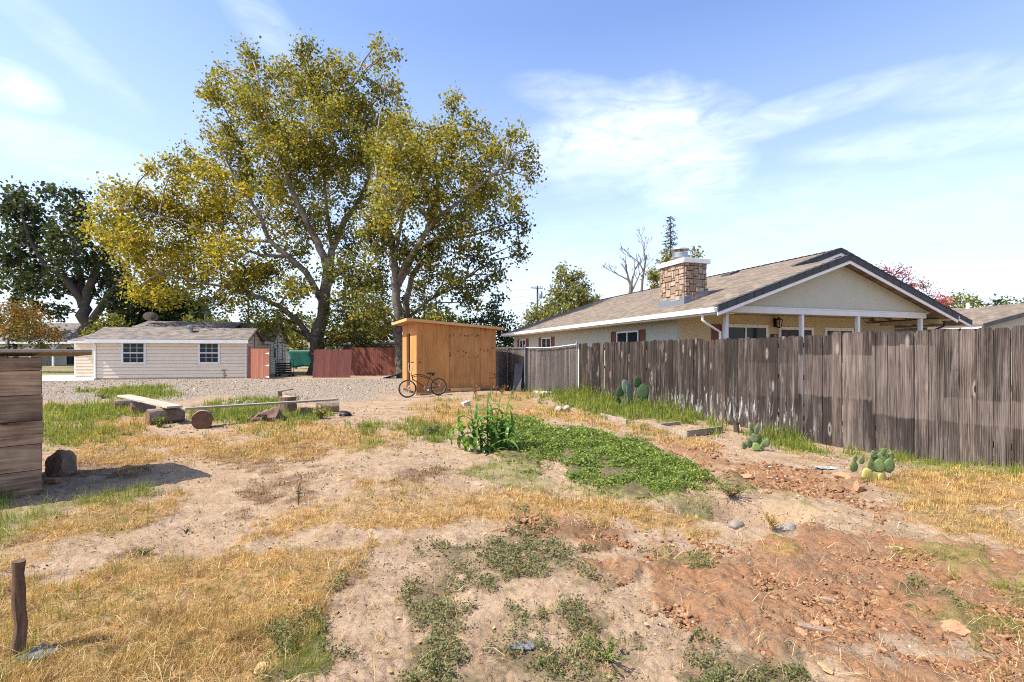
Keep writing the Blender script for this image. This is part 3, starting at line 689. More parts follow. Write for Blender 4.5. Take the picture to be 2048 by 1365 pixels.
# ------------------------------------------------------------------ ranch house on the right
def window(parent, O, A, w, h, frame=.05, mull=1, grid=None, depth=.05, N=None, trim=None):
    """O lower corner, A unit along, N outward; part window > pane, all in world coordinates"""
    A, N, O = Vector(A), Vector(N), Vector(O); Zv = Vector((0, 0, 1)); f = MB()
    def bar(x0, x1, z0, z1, d0=0, d1=depth): f.obox(O + A * x0 + Zv * z0 + N * d0, A * (x1 - x0), N * (d1 - d0), Zv * (z1 - z0))
    bar(0, w, 0, frame); bar(0, w, h - frame, h); bar(0, frame, frame, h - frame); bar(w - frame, w, frame, h - frame)
    for i in range(mull):
        c = w * (i + 1) / (mull + 1); bar(c - frame * .45, c + frame * .45, frame, h - frame, 0, depth * .9)
    if grid:
        cx, rows = grid
        bar(frame, w - frame, h / 2 - .03, h / 2 + .03, 0, depth * .95)
        for half in (0, 1):
            z0 = frame if half == 0 else h / 2 + .03; z1 = h / 2 - .03 if half == 0 else h - frame
            for i in range(1, cx): x = frame + (w - 2 * frame) * i / cx; bar(x - .009, x + .009, z0, z1, 0, depth * .6)
            z = (z0 + z1) / 2; bar(frame, w - frame, z - .0088, z + .0088, 0, depth * .55)
    if trim: 
        t = trim; bar(-t, 0, -t, h + t, -.01, depth * .7); bar(w, w + t, -t, h + t, -.01, depth * .7); bar(0, w, h, h + t, -.01, depth * .7); bar(0, w, -t, 0, -.01, depth * .7)
    fo = f.build('window', M['white'], parent)
    g = MB(); g.obox(O + A * frame + Zv * frame + N * .004, A * (w - 2 * frame), N * .008, Zv * (h - 2 * frame)); g.build('pane', M['glass'], fo)
    return fo
def shutter(parent, O, A, N, w, h):
    A, N, O = Vector(A), Vector(N), Vector(O); Zv = Vector((0, 0, 1)); s = MB()
    s.obox(O, A * w, N * .02, Zv * h)
    for x0, x1, z0, z1 in ((0, .05, 0, h), (w - .05, w, 0, h), (.05, w - .05, 0, .06), (.05, w - .05, h - .06, h), (.05, w - .05, h * .5 - .04, h * .5 + .04)):
        s.obox(O + A * x0 + Zv * z0 + N * .02, A * (x1 - x0), N * .015, Zv * (z1 - z0))
    s.build('shutter', M['shutter'], parent)
def roofslab(mb, q, th=.10, uvr=0):
    """q: 4 local points eave-a, eave-b, ridge-b, ridge-a"""
    q = [Vector(p) for p in q]; dn = Vector((0, 0, -th)); v = q + [p + dn for p in q]
    al = (q[1] - q[0]).normalized(); up = (q[3] - q[0]) - al * (q[3] - q[0]).dot(al); up.normalize()
    uv = [((p - q[0]).dot(al) + 50 + uvr, (p - q[0]).dot(up) + 50) for p in q]
    fs = [(0, 1, 2, 3), (7, 6, 5, 4)] + [(i, i + 4, (i + 1) % 4 + 4, (i + 1) % 4) for i in range(4)]
    uvs = [uv, [uv[3], uv[2], uv[1], uv[0]]] + [[(.02, .02)] * 4] * 4
    if (q[1] - q[0]).cross(q[3] - q[0]).z < 0:
        fs = [f[::-1] for f in fs]; uvs = [u[::-1] for u in uvs]
    return mb.add(v, fs, uvs, 0)
def ranch_house():
    a = math.atan2(.317, .949)
    h = thing('ranch_house', 'grey stucco ranch house with stone chimney and porch behind the picket fence', 'house', (5.58, 13.54, 0), a)
    W = MW[h]; A3 = W.to_3x3()
    def w_(t, aa, z): return W @ Vector((t, aa, z))
    bx, ay = A3 @ Vector((1, 0, 0)), A3 @ Vector((0, 1, 0))
    ZE, SL = 2.77, .3465; zf = lambda t: ZE + SL * t
    LEN = 19.4
    # walls
    wl = MB(True)
    def wallbox(t0, t1, a0, a1, z0, z1, mi=0): wl.obox((t0, a0, z0), (t1 - t0, 0, 0), (0, a1 - a0, 0), (0, 0, z1 - z0), mi)
    wallbox(.6, .75, 2.54, LEN - .4, 0, 2.84); wallbox(13.25, 13.4, 4.5, LEN - .4, 0, 2.84)
    wallbox(.75, 13.25, LEN - .55, LEN - .4, 0, 2.84); wallbox(8.8, 13.25, 4.5, 4.65, 0, 2.84)
    wl.build('wall', M['stucco'], h)
    pw = MB(True)
    pw.obox((.751, 2.54, 0), (8.05, 0, 0), (0, .15, 0), (0, 0, 2.82)); pw.obox((8.66, 2.69, 0), (.14, 0, 0), (0, 1.81, 0), (0, 0, 2.82))
    pw.build('porch_wall', M['stucco2'], h)
    # gables
    g = MB(True); g.prism([(.62, .40, 2.86), (9.1, .40, 2.86), (9.1, .40, zf(9.72 - 9.1) - .12), (4.86, .40, zf(4.86) - .13), (.62, .40, zf(.62) - .12)], (0, .12, 0)); g.build('gable_wall', M['stucco'], h)
    g = MB(True); g.prism([(.8, 2.40, 2.85), (13.2, 2.40, 2.85), (13.2, 2.40, zf(.8) - .12), (7, 2.40, zf(7) - .14), (.8, 2.40, zf(.8) - .12)], (0, .12, 0)); g.build('gable_wall', M['stucco'], h); g = MB(True)
    g.prism([(.8, LEN - .5, 2.85), (13.2, LEN - .5, 2.85), (7, LEN - .5, zf(7) - .14)], (0, .1, 0)); g.build('gable_wall', M['stucco'], h)
    # porch ceiling, beam, posts
    c = MB(True); c.obox((.80, .53, 2.83), (8.1, 0, 0), (0, 2.0, 0), (0, 0, .03)); c.obox((8.95, 2.6, 2.80), (4.2, 0, 0), (0, 1.9, 0), (0, 0, .03)); c.build('porch_ceiling', M['stucco2'], h)
    bm_ = MB(True); bm_.obox((.60, .37, 2.68), (8.22, 0, 0), (0, .15, 0), (0, 0, .155)); bm_.obox((.6, .355, 2.835), (8.27, 0, 0), (0, .17, 0), (0, 0, .03)); bm_.build('porch_beam', M['trimblue'], h)
    for t in (.65, 3.45, 5.76, 8.63):
        p = MB(True); p.obox((t - .05, .385, 0), (.1, 0, 0), (0, .11, 0), (0, 0, 2.68)); p.build('porch_post', M['trimblue'], h, bevel=.006)
    sb = MB(True)
    for i, aa in enumerate((.9, 1.5, 2.1)): sb.obox((8.9, aa, 2.72), (1.0, 0, 0), (0, .05, 0), (0, 0, .1))
    for aa in (2.75, 3.4, 4.05): sb.obox((8.95, aa, 2.735), (5.0, 0, 0), (0, .06, 0), (0, 0, .1))
    sb.obox((9.55, .42, 2.55), (.1, 0, 0), (0, 2.0, 0), (0, 0, .14)); sb.build('soffit_rafter', M['stucco2'], h)
    # roof
    r = MB(True)
    roofslab(r, [(0, 0, zf(0)), (0, 2.0, zf(0)), (4.86, 2.0, zf(4.86)), (4.86, 0, zf(4.86))])
    roofslab(r, [(9.72, 0, zf(0)), (9.72, 3.0, zf(0)), (4.863, 3.0, zf(4.86) - .004), (4.863, 0, zf(4.86) - .004)])
    roofslab(r, [(0, 2.001, zf(0)), (0, LEN, zf(0)), (7, LEN, zf(7)), (7, 2.001, zf(7))])
    roofslab(r, [(14, 2.0, zf(0)), (14, LEN, zf(0)), (7.003, LEN, zf(7) - .003), (7.003, 2.0, zf(7) - .003)])
    ro = r.build('roof', M['shin'], h)
    # ridge caps: a run of short overlapping caps
    rc = MB(True)
    n = 58
    for i in range(n):
        a0 = 2.0 + (LEN - 2.0) * i / n; a1 = a0 + (LEN - 2.0) / n + .05
        for sg in (-1, 1): rc.add([(7, a0, zf(7) + .035), (7 + sg * .17, a0, zf(7) - .06 + .035), (7 + sg * .17, a1, zf(7) - .06 + .012), (7, a1, zf(7) + .012)], [(0, 1, 2, 3) if sg > 0 else (3, 2, 1, 0)])
    rc.build('ridge_cap', M['shin'], ro)
    # rake tiles (charcoal) and white rake boards
    def rake(t0, z0, t1, z1, aa, nm='rake_tile'):
        rk = MB(True); rb = MB(True); L = math.hypot(t1 - t0, z1 - z0); n = int(L / .31)
        for i in range(n):
            f0, f1 = i / n, (i + 1.06) / n
            p0 = Vector((t0 + (t1 - t0) * f0, 0, z0 + (z1 - z0) * f0)); p1 = Vector((t0 + (t1 - t0) * f1, 0, z0 + (z1 - z0) * f1))
            rk.prism([(p0.x, aa - .035, p0.z - .14), (p1.x, aa - .035, p1.z - .14), (p1.x, aa - .035, p1.z + .035), (p0.x, aa - .035, p0.z + .055)], (0, .034, 0))
            rk.prism([(p0.x, aa - .035, p0.z + .055), (p1.x, aa - .035, p1.z + .035), (p1.x, aa - .035, p1.z + .015), (p0.x, aa - .035, p0.z + .035)], (0, .24, 0))
        rb.prism([(t0, aa - .015, z0 - .14), (t1, aa - .015, z1 - .14), (t1, aa - .015, z1 - .235), (t0, aa - .015, z0 - .235)], (0, .03, 0)); rk.build('rake_tile', M['ridge'], ro); rb.build('rake_board', M['white'], ro)
    rake(-.02, zf(0), 4.86, zf(4.86), 0); rake(9.74, zf(0), 4.86, zf(4.86), 0)
    rake(4.9, zf(4.9), 7, zf(7), 1.97); rake(14.0, zf(0), 7, zf(7), 1.97); 
    gt = MB(True)
    gt.prism([(-.12, .0, 2.63), (0.0, .0, 2.63), (0.0, .0, 2.765), (-.03, .0, 2.765), (-.03, .0, 2.75), (-.10, .0, 2.75), (-.10, .0, 2.765), (-.135, .0, 2.765)], (0, LEN, 0))
    gt.obox((-.002, .02, 2.58), (.025, 0, 0), (0, LEN - .04, 0), (0, 0, .09)); gt.build('gutter', M['white'], ro)
    gt = MB(True); gt.obox((9.725, .0, 2.63), (.11, 0, 0), (0, 1.93, 0), (0, 0, .135)); gt.obox((14.02, 1.97, 2.63), (.11, 0, 0), (0, LEN - 2, 0), (0, 0, .135)); gt.build('gutter', M['white'], ro)
    so = MB(True); so.obox((.02, .06, 2.60), (.57, 0, 0), (0, LEN - .3, 0), (0, 0, .02)); so.build('soffit', M['stucco2'], ro)
    ds = MB(True); ds.tube([(.0, .62, 2.63), (.0, .62, 2.45), (.08, .60, 2.38), (.55, .55, 2.12), (.56, .54, .1)], .038, 8); ds.build('downspout', M['white'], h, smooth='auto')
    ds = MB(True); ds.tube([(9.78, .4, 2.63), (9.78, .42, 2.45), (9.6, .45, 2.38), (8.75, .52, 2.1), (8.73, .53, .1)], .034, 8); ds.build('downspout', M['black'], h, smooth='auto')
    # roof vents and a back parapet
    v = MB(True); v.obox((6.0, 6.2, zf(6.0) - .02), (.5, 0, .175), (0, .55, 0), (0, 0, .1)); v.build('roof_vent', M['ridge'], ro)
    # chimney at t 1.06..1.99, a 2.8..4.2
    ch = MB(True); ch.obox((1.09, 2.83, 3.0), (.87, 0, 0), (0, 1.34, 0), (0, 0, 1.52))
    stone, nt, b = newmat('chimney mortar'); setp(nt, b, (.05, .035, .028), .95)
    cho = ch.build('chimney', stone, h)
    fl = MB(True)
    for (t0, a0, dt, da) in ((1.045, 2.785, .02, 1.43), (1.985, 2.785, .02, 1.43)):
        fl.prism([(t0, a0, zf(t0) - .05), (t0, a0 + da, zf(t0) - .05), (t0, a0 + da, zf(t0) + .24), (t0, a0, zf(t0) + .24)], (dt, 0, 0))
    fl.prism([(1.066, 2.785, zf(1.066) - .05), (1.984, 2.785, zf(1.984) - .05), (1.984, 2.785, zf(1.984) + .20), (1.066, 2.785, zf(1.066) + .235)], (0, .02, 0)); fl.build('flashing', M['lead'], cho)
    stm, nt, b = newmat('chimney stones'); ri = nt.n('ShaderNodeNewGeometry').outputs['Random Per Island']; co = nt.n('ShaderNodeTexCoord').outputs['Object']
    cc = nt.ramp(ri, [(0, (.24, .16, .11)), (.4, (.36, .26, .19)), (.75, (.48, .37, .28)), (1, (.33, .275, .225))])
    cc = nt.mix(nt.mapr(nt.noise(co, 9, 5), .35, .7, 0, .55), cc, (.20, .125, .085)); setp(nt, b, cc, .9, nt.bump(nt.noise(co, 30, 5), .8, .03), spec=.15)
    st = MB(True); rr = random.Random(12)
    def stones(o, al, nn, L, z0, z1):
        z = z0; o, al, nn = Vector(o), Vector(al), Vector(nn)
        # irregular coursing: fill a 7 cm cell grid with random rectangles
        nx, nz = int(L / .085), int((z1 - z0) / .085); g = [[0] * nx for _ in range(nz)]; cw, chh = L / nx, (z1 - z0) / nz
        for j in range(nz):
            for i in range(nx):
                if g[j][i]: continue
                w, hh = rr.choice([(2, 2), (3, 2), (2, 3), (1, 2), (2, 1), (1, 1), (3, 3), (1, 3)])
                w = min(w, nx - i); hh = min(hh, nz - j)
                while any(g[j][i + k] for k in range(w)): w -= 1
                for jj in range(hh):
                    for k in range(w): g[j + jj][i + k] = 1
                d = rr.uniform(.02, .05); m = .009; jx = lambda: rr.uniform(-.006, .006)
                x0, x1, a0, a1 = i * cw + m, (i + w) * cw - m, z0 + j * chh + m, z0 + (j + hh) * chh - m
                base = [o + al * (x + jx()) + Vector((0, 0, zz + jx())) for x, zz in ((x0, a0), (x1, a0), (x1, a1), (x0, a1))]
                ctr = sum(base, Vector()) / 4; topv = [p + (ctr - p) * .10 + nn * (d + rr.uniform(-.008, .008)) for p in base]
                fs = [(0, 1, 5, 4), (1, 2, 6, 5), (2, 3, 7, 6), (3, 0, 4, 7), (4, 5, 6, 7)]
                if (base[1] - base[0]).cross(base[2] - base[0]).dot(nn) < 0: fs = [f[::-1] for f in fs]
                st.add(base + topv, fs)
    stones((1.09, 2.83, 0), (0, 1, 0), (-1, 0, 0), 1.34, 3.28, 4.52); stones((1.09, 2.83, 0), (1, 0, 0), (0, -1, 0), .87, 3.3, 4.52)
    stones((1.96, 2.83, 0), (0, 1, 0), (1, 0, 0), 1.34, 3.6, 4.52); stones((1.09, 4.17, 0), (1, 0, 0), (0, 1, 0), .87, 3.4, 4.52)
    st.build('stone_facing', stm, cho)
    cp = MB(True); cp.obox((.99, 2.73, 4.52), (1.07, 0, 0), (0, 1.54, 0), (0, 0, .16)); cp.build('chimney_cap', M['white'], cho, bevel=.008)
    fu = MB(True); cx, ca = 1.5, 3.6
    fu.lathe([(.24, 4.68), (.24, 4.82), (.30, 4.83), (.30, 4.86), (.26, 4.865)], (cx, ca, 0), 24)
    fu.lathe([(.262, 4.865), (.262, 4.93), (.255, 4.932), (.255, 4.945), (.262, 4.947), (.262, 5.0), (.25, 5.01)], (cx, ca, 0), 24)
    for k in range(8): fu.tube([(cx + .25 * math.cos(k * .785), ca + .25 * math.sin(k * .785), 4.99), (cx + .25 * math.cos(k * .785), ca + .25 * math.sin(k * .785), 5.11)], .012, 5)
    fu.lathe([(.30, 5.10), (.315, 5.115), (.30, 5.14), (.16, 5.17), (0, 5.18)], (cx, ca, 0), 24); fu.lathe([(0, 5.098), (.30, 5.10)], (cx, ca, 0), 24)
    fu.build('flue_vent', M['galv'], cho, smooth='auto')
    # left wall windows with shutters: (a centre, width)
    for ac, ww, zt, hh in ((5.55, 1.55, 2.36, 1.25), (13.6, 1.3, 2.36, 1.1), (17.3, 1.1, 2.36, 1.1)):
        O = w_(.6, ac + ww / 2, zt - hh); window(h, O, -ay, ww, hh, .06, 1, None, .04, -bx)
        for s0 in (-ww / 2 - .42, ww / 2 + .04): shutter(h, w_(.598, ac + s0 + .38, zt - hh - .02), -ay, -bx, .38, hh + .04)
    # porch wall: windows, shutters, door, lantern, number plate
    window(h, w_(2.4, 2.54, 1.1), bx, 1.86, 1.35, .06, 1, None, .04, -ay, .05); shutter(h, w_(1.93, 2.538, 1.06), bx, -ay, .40, 1.42)
    window(h, w_(6.95, 2.54, 1.1), bx, 1.35, 1.3, .06, 1, None, .04, -ay, .05); shutter(h, w_(8.38, 2.538, 1.06), bx, -ay, .27, 1.38)
    window(h, w_(10.1, 4.5, 1.2), bx, 1.5, 1.12, .06, 1, None, .04, -ay, .05); shutter(h, w_(9.62, 4.498, 1.16), bx, -ay, .40, 1.2)
    dr = MB(True)
    for x0 in (4.86, 5.56):
        dr.obox((x0, 2.505, .12), (.69, 0, 0), (0, .033, 0), (0, 0, 2.22))
        for px in (.08, .38):
            for pz, ph in ((.25, .8), (1.2, .55), (1.85, .32)): dr.obox((x0 + px, 2.492, .1 + pz), (.23, 0, 0), (0, .013, 0), (0, 0, ph))
    doorm = plain('dark plum door paint', (.035, .025, .03), .4, .15, 4, .05); dro = dr.build('front_door', doorm, h)
    df = MB(True); df.obox((4.76, 2.49, 0), (.095, 0, 0), (0, .05, 0), (0, 0, 2.44)); df.obox((6.26, 2.49, 0), (.095, 0, 0), (0, .05, 0), (0, 0, 2.44)); df.obox((4.855, 2.49, 2.345), (1.405, 0, 0), (0, .05, 0), (0, 0, .095)); df.build('door_frame', M['white'], dro)
    ln = MB(True); cx, ca, z = 4.60, 2.36, 2.48
    ln.lathe([(0, .30), (.03, .27), (.05, .24), (.13, .20), (.135, .18)], (cx, ca, z), 6); ln.lathe([(.075, -.06), (.08, -.08), (0, -.10)], (cx, ca, z), 6)
    for k in range(6): ln.tube([(cx + .08 * math.cos(k * 1.047), ca + .08 * math.sin(k * 1.047), z - .06), (cx + .12 * math.cos(k * 1.047), ca + .12 * math.sin(k * 1.047), z + .19)], .012, 4)
    ln.obox((cx - .05, 2.45, z - .05), (.1, 0, 0), (0, .088, 0), (0, 0, .3)); lo = ln.build('lantern', M['black'], h)
    lg = MB(True); lg.lathe([(.068, -.058), (.105, .18)], (cx, ca, z), 6); gm, nt, b = newmat('frosted lantern glass'); setp(nt, b, (.42, .38, .3), .3); lg.build('lantern_glass', gm, lo)
    pl = MB(True); pl.obox((4.42, 2.515, 2.02), (.30, 0, 0), (0, .024, 0), (0, 0, .16)); plo = pl.build('house_number', M['black'], h)
    dg = MB(True)                                                        # digits 1 1 0 1 cut from flat strips
    def strip(x, z, w, hh): dg.obox((4.42 + x, 2.507, 2.02 + z), (w, 0, 0), (0, .0075, 0), (0, 0, hh))
    strip(.115, .03, .014, .10); strip(.155, .03, .014, .10); strip(.19, .03, .012, .10); strip(.217, .03, .012, .10); strip(.202, .118, .015, .012); strip(.202, .03, .015, .012); strip(.25, .03, .014, .10)
    dg.build('digit', M['stucco2'], plo)
# ------------------------------------------------------------------ tan house on the left
def tan_house():
    a = math.atan2(.219, .976)
    h = thing('tan_house', 'low tan lap-sided house with grey shingle roof on the left', 'house', (-16.3, 30.6, 0), a)
    W = MW[h]; A3 = W.to_3x3(); bx, ry = A3 @ Vector((1, 0, 0)), A3 @ Vector((0, 1, 0))
    def w_(x, y, z): return W @ Vector((x, y, z))
    def siding(mb, o, al, n, L, z0, z1, course=.205, topf=None):
        o, al, n = Vector(o), Vector(al), Vector(n); z = z0
        while z < z1 - .01:
            z2 = min(z + course, z1); l0 = l1 = 0; r0 = r1 = L
            if topf: l0, r0 = topf(z); l1, r1 = topf(z2)
            if r0 - l0 > .01:
                gap = Vector((0, 0, .017)); p = [o + al * l0 + n * .045 + Vector((0, 0, z)) + gap, o + al * r0 + n * .045 + Vector((0, 0, z)) + gap, o + al * r1 + n * .03 + Vector((0, 0, z2)), o + al * l1 + n * .03 + Vector((0, 0, z2))]
                q = [o + al * l0 + n * -.012 + Vector((0, 0, z)) + gap, o + al * r0 + n * -.012 + Vector((0, 0, z)) + gap]
                fs = [(0, 1, 2, 3), (4, 5, 1, 0)]
                if al.cross(Vector((0, 0, 1))).dot(n) < 0: fs = [f[::-1] for f in fs]
                mb.add(p + q, fs)
            z = z2
    wl = MB(True)
    siding(wl, (-8, 0, 0), (1, 0, 0), (0, -1, 0), 8, .08, 2.34)
    siding(wl, (0, 0, 0), (0, 1, 0), (1, 0, 0), 3.15, .08, 2.45)
    siding(wl, (0, 0, 0), (0, 1, 0), (1, 0, 0), 3.15, 2.45, 3.02, .19, lambda z: (1.57 - 1.6 * (3.1 - z) / .72, 1.57 + 1.6 * (3.1 - z) / .72))
    siding(wl, (-.02, 3.15, 0), (0, 1, 0), (1, 0, 0), 2.8, .08, 2.36)
    siding(wl, (0, 5.9, 0), (0, 1, 0), (1, 0, 0), 5.2, .08, 2.4)
    siding(wl, (0, 5.9, 0), (0, 1, 0), (1, 0, 0), 5.2, 2.4, 3.72, .19, lambda z: (2.55 - 2.6 * (3.8 - z) / 1.4, 2.55 + 2.6 * (3.8 - z) / 1.4))
    wl.obox((-7.99, .02, 0), (7.98, 0, 0), (0, .1, 0), (0, 0, 2.34)); wl.obox((-.12, .13, 0), (.1, 0, 0), (0, 11, 0), (0, 0, 2.3)); wl.prism([(-.03, .0, 2.3), (-.03, 3.1, 2.3), (-.03, 1.57, 3.0)], (-.1, 0, 0)); wl.prism([(-.03, 5.9, 2.3), (-.03, 11.1, 2.3), (-.03, 8.45, 3.7)], (-.1, 0, 0)); wl.obox((-8, .1, 0), (.1, 0, 0), (0, 11, 0), (0, 0, 2.3))
    siding(wl, (-10.9, 3.6, 0), (1, 0, 0), (0, -1, 0), 2.9, .08, 2.34); wl.obox((-10.89, 3.605, 0), (.1, 0, 0), (0, 6, 0), (0, 0, 2.3)); wl.obox((-10.79, 3.62, 0), (2.78, 0, 0), (0, .1, 0), (0, 0, 2.3))
    wl.build('wall', M['siding'], h)
    for x, y in ((-.03, -.04), (-8.02, -.04), (-10.93, 3.56)): ct = MB(True); ct.obox((x, y, 0), (.09, 0, 0), (0, .05, 0), (0, 0, 2.2)); ct.build('corner_trim', M['white'], h)
    fd = MB(True); fd.obox((-8.02, -.005, 0), (8.03, 0, 0), (0, .04, 0), (0, 0, .075)); fd.build('foundation', M['concrete'], h)
    r = MB(True)
    roofslab(r, [(-8.3, -.30, 2.36), (.22, -.30, 2.36), (.22, 1.57, 3.13), (-8.3, 1.57, 3.13)], .08)
    roofslab(r, [(-8.3, 3.4, 2.50), (.22, 3.4, 2.50), (.22, 1.572, 3.126), (-8.3, 1.572, 3.126)], .08)
    roofslab(r, [(-8.9, 2.9, 2.62), (-2.5, 2.9, 2.62), (-2.5, 8.45, 3.92), (-8.9, 8.45, 3.92)], .08)
    roofslab(r, [(-2.5, 5.75, 2.42), (.28, 5.75, 2.42), (.28, 8.45, 3.90), (-2.5, 8.45, 3.90)], .08)
    roofslab(r, [(-8.9, 11.3, 2.42), (.28, 11.3, 2.42), (.28, 8.453, 3.897), (-8.9, 8.453, 3.897)], .08)
    roofslab(r, [(.25, 3.42, 2.40), (.25, 5.72, 2.40), (-2.6, 5.72, 3.5), (-2.6, 3.42, 3.5)], .07)
    roofslab(r, [(-11.1, 3.3, 2.36), (-8.0, 3.3, 2.36), (-8.0, 5.2, 2.95), (-10.4, 5.2, 2.95)], .08)
    roofslab(r, [(-10.4, 8, 2.4), (-7.6, 8, 2.4), (-7.6, 5.203, 2.947), (-10.35, 5.203, 2.947)], .08)
    ro = r.build('roof', M['shingrey'], h)
    fa = MB(True); fa.obox((-8.31, -.345, 2.13), (8.54, 0, 0), (0, .04, 0), (0, 0, .20)); fa.obox((-11.12, 3.25, 2.16), (3.0, 0, 0), (0, .04, 0), (0, 0, .17)); fa.obox((-8.3, -.30, 2.13), (8.5, 0, 0), (0, .29, 0), (0, 0, .02)); fa.obox((.25, 3.4, 2.18), (.05, 0, 0), (0, 2.3, 0), (0, 0, .17)); fa.build('fascia', M['white'], ro)
    btr = plain('dusty brown trim', (.22, .17, .13), .7, .1)
    def rake(y0, z0, y1, z1, x): rk = MB(True); rk.prism([(x, y0, z0 - .02), (x, y1, z1 - .02), (x, y1, z1 - .16), (x, y0, z0 - .16)], (.03, 0, 0)); rk.build('rake_board', btr, ro)
    rake(-.3, 2.36, 1.57, 3.13, .222); rake(3.4, 2.5, 1.57, 3.13, .222); rake(5.75, 2.42, 8.45, 3.9, .282); rake(11.3, 2.42, 8.45, 3.9, .282)
    for xc, ww in ((-5.98, 1.15), (-2.0, 1.08)):
        window(h, w_(xc - ww / 2, -.042, .95), bx, ww, 1.2, .05, 0, (3, 2), .05, -ry, .055)
    window(h, w_(.042, 6.6, 1.1), ry, .75, .85, .05, 0, None, .04, bx)
    ds = MB(True); ds.tube([(-7.9, -.32, 2.2), (-7.9, -.2, 2.05), (-7.9, -.06, 1.95), (-7.9, -.06, .12), (-7.9, -.2, .05)], .035, 8); ds.build('downspout', M['white'], h, smooth='auto')
    pp = MB(True); pp.tube([(-1.18, -.07, 0), (-1.18, -.07, .52)], .018, 8); pp.tube([(-1.34, -.07, .52), (-1.02, -.07, .52)], .015, 8); pp.tube([(-1.1, -.08, .2), (-1.05, -.12, .2)], .03, 8); pp.build('water_pipe', M['black'], h)
    for y, z0, z1 in ((1.75, .6, 2.75), (7.9, .5, 2.6), (9.6, .9, 2.3)): cd = MB(True); cd.tube([(.05, y, z0), (.05, y, z1)], .02, 6); cd.build('conduit', M['black'], h)
    v = MB(True); p = (-3.35, .9, 2.87)
    v.lathe([(.13, -.1), (.13, .12), (.17, .16), (.20, .30), (.20, .36), (.12, .40), (0, .41)], p, 18); v.build('roof_vent', M['galv'], ro, smooth='auto')
    di = MB(True); c = Vector((-8.3, 7.4, 4.02)); di.tube([(c.x, c.y, 3.62), (c.x, c.y, 4.05)], .03, 8)
    ax = Vector((-.25, .62, .75)).normalized()
    di.lathe([(0, .0), (.2, .02), (.38, .07), (.46, .115), (.455, .125), (.37, .085), (0, .02)], c + Vector((0, 0, .08)), 28, ax); di.tube([c + Vector((0, 0, .08)), c + Vector((0, -.1, -.1)) , c + Vector((0, 0, .02))], .014, 6)
    di.build('satellite_dish', M['galv'], ro, smooth='auto')

# ------------------------------------------------------------------ plywood shed
def ply_mat(name, seed, c1=(.36, .145, .04), c2=(.60, .28, .085), rows=()):
    m, nt, b = newmat(name)
    ob = nt.n('ShaderNodeTexCoord').outputs['Object']
    co = nt.n('ShaderNodeVectorMath', operation='ADD', ins={0: ob, 1: (seed * 3.7, 0, seed * 5.1)}).outputs[0]
    g1 = nt.noise(nt.scale(co, (1, 1, .07)), 13, 5, .6, .5); g2 = nt.noise(nt.scale(co, (1, 1, .04)), 60, 3); big = nt.noise(co, .9, 3)
    k = nt.math('ADD', nt.math('MULTIPLY', g1, .5), nt.math('ADD', nt.math('MULTIPLY', g2, .25), nt.math('MULTIPLY', big, .35)))
    col = nt.mix(nt.mapr(k, .42, .68), c1, c2)
    sep = nt.n('ShaderNodeSeparateXYZ', ins={0: ob}).outputs
    vo = nt.n('ShaderNodeTexVoronoi', ins={'Vector': nt.scale(co, (1, 1, .6)), 'Scale': 7.5}); on_ = nt.n('ShaderNodeSeparateColor', ins={0: vo.outputs['Color']}).outputs[1]
    kn = nt.math('MULTIPLY', nt.mapr(vo.outputs['Distance'], .05, .16, 1, 0), nt.math('GREATER_THAN', on_, .62))
    col = nt.mix(nt.math('MULTIPLY', kn, .7), col, (.16, .06, .02))
    vo2 = nt.n('ShaderNodeTexVoronoi', ins={'Vector': co, 'Scale': 9.0}); mask = None      # football patches in rows
    for z in rows:
        q = nt.mapr(nt.math('ABSOLUTE', nt.math('SUBTRACT', sep[2], z)), .03, .09, 1, 0); mask = q if mask is None else nt.math('MAXIMUM', mask, q)
    if mask is not None:
        kn2 = nt.math('MULTIPLY', nt.mapr(vo2.outputs['Distance'], .22, .42, 1, 0), mask); col = nt.mix(nt.math('MULTIPLY', kn2, .9), col, (.075, .028, .012))
    col = nt.mix(nt.mapr(nt.math('ADD', sep[2], nt.math('MULTIPLY', nt.noise(ob, 5, 4), -.35)), .0, .30, .6, 0), col, (.16, .095, .05))
    col = nt.mix(nt.mapr(nt.noise(nt.scale(ob, (1, 1, .25)), 2.2, 5, .6), .52, .72, 0, .35), col, (.26, .12, .045))
    setp(nt, b, col, .75, nt.bump(k, .25, .004), spec=.25)
    return m
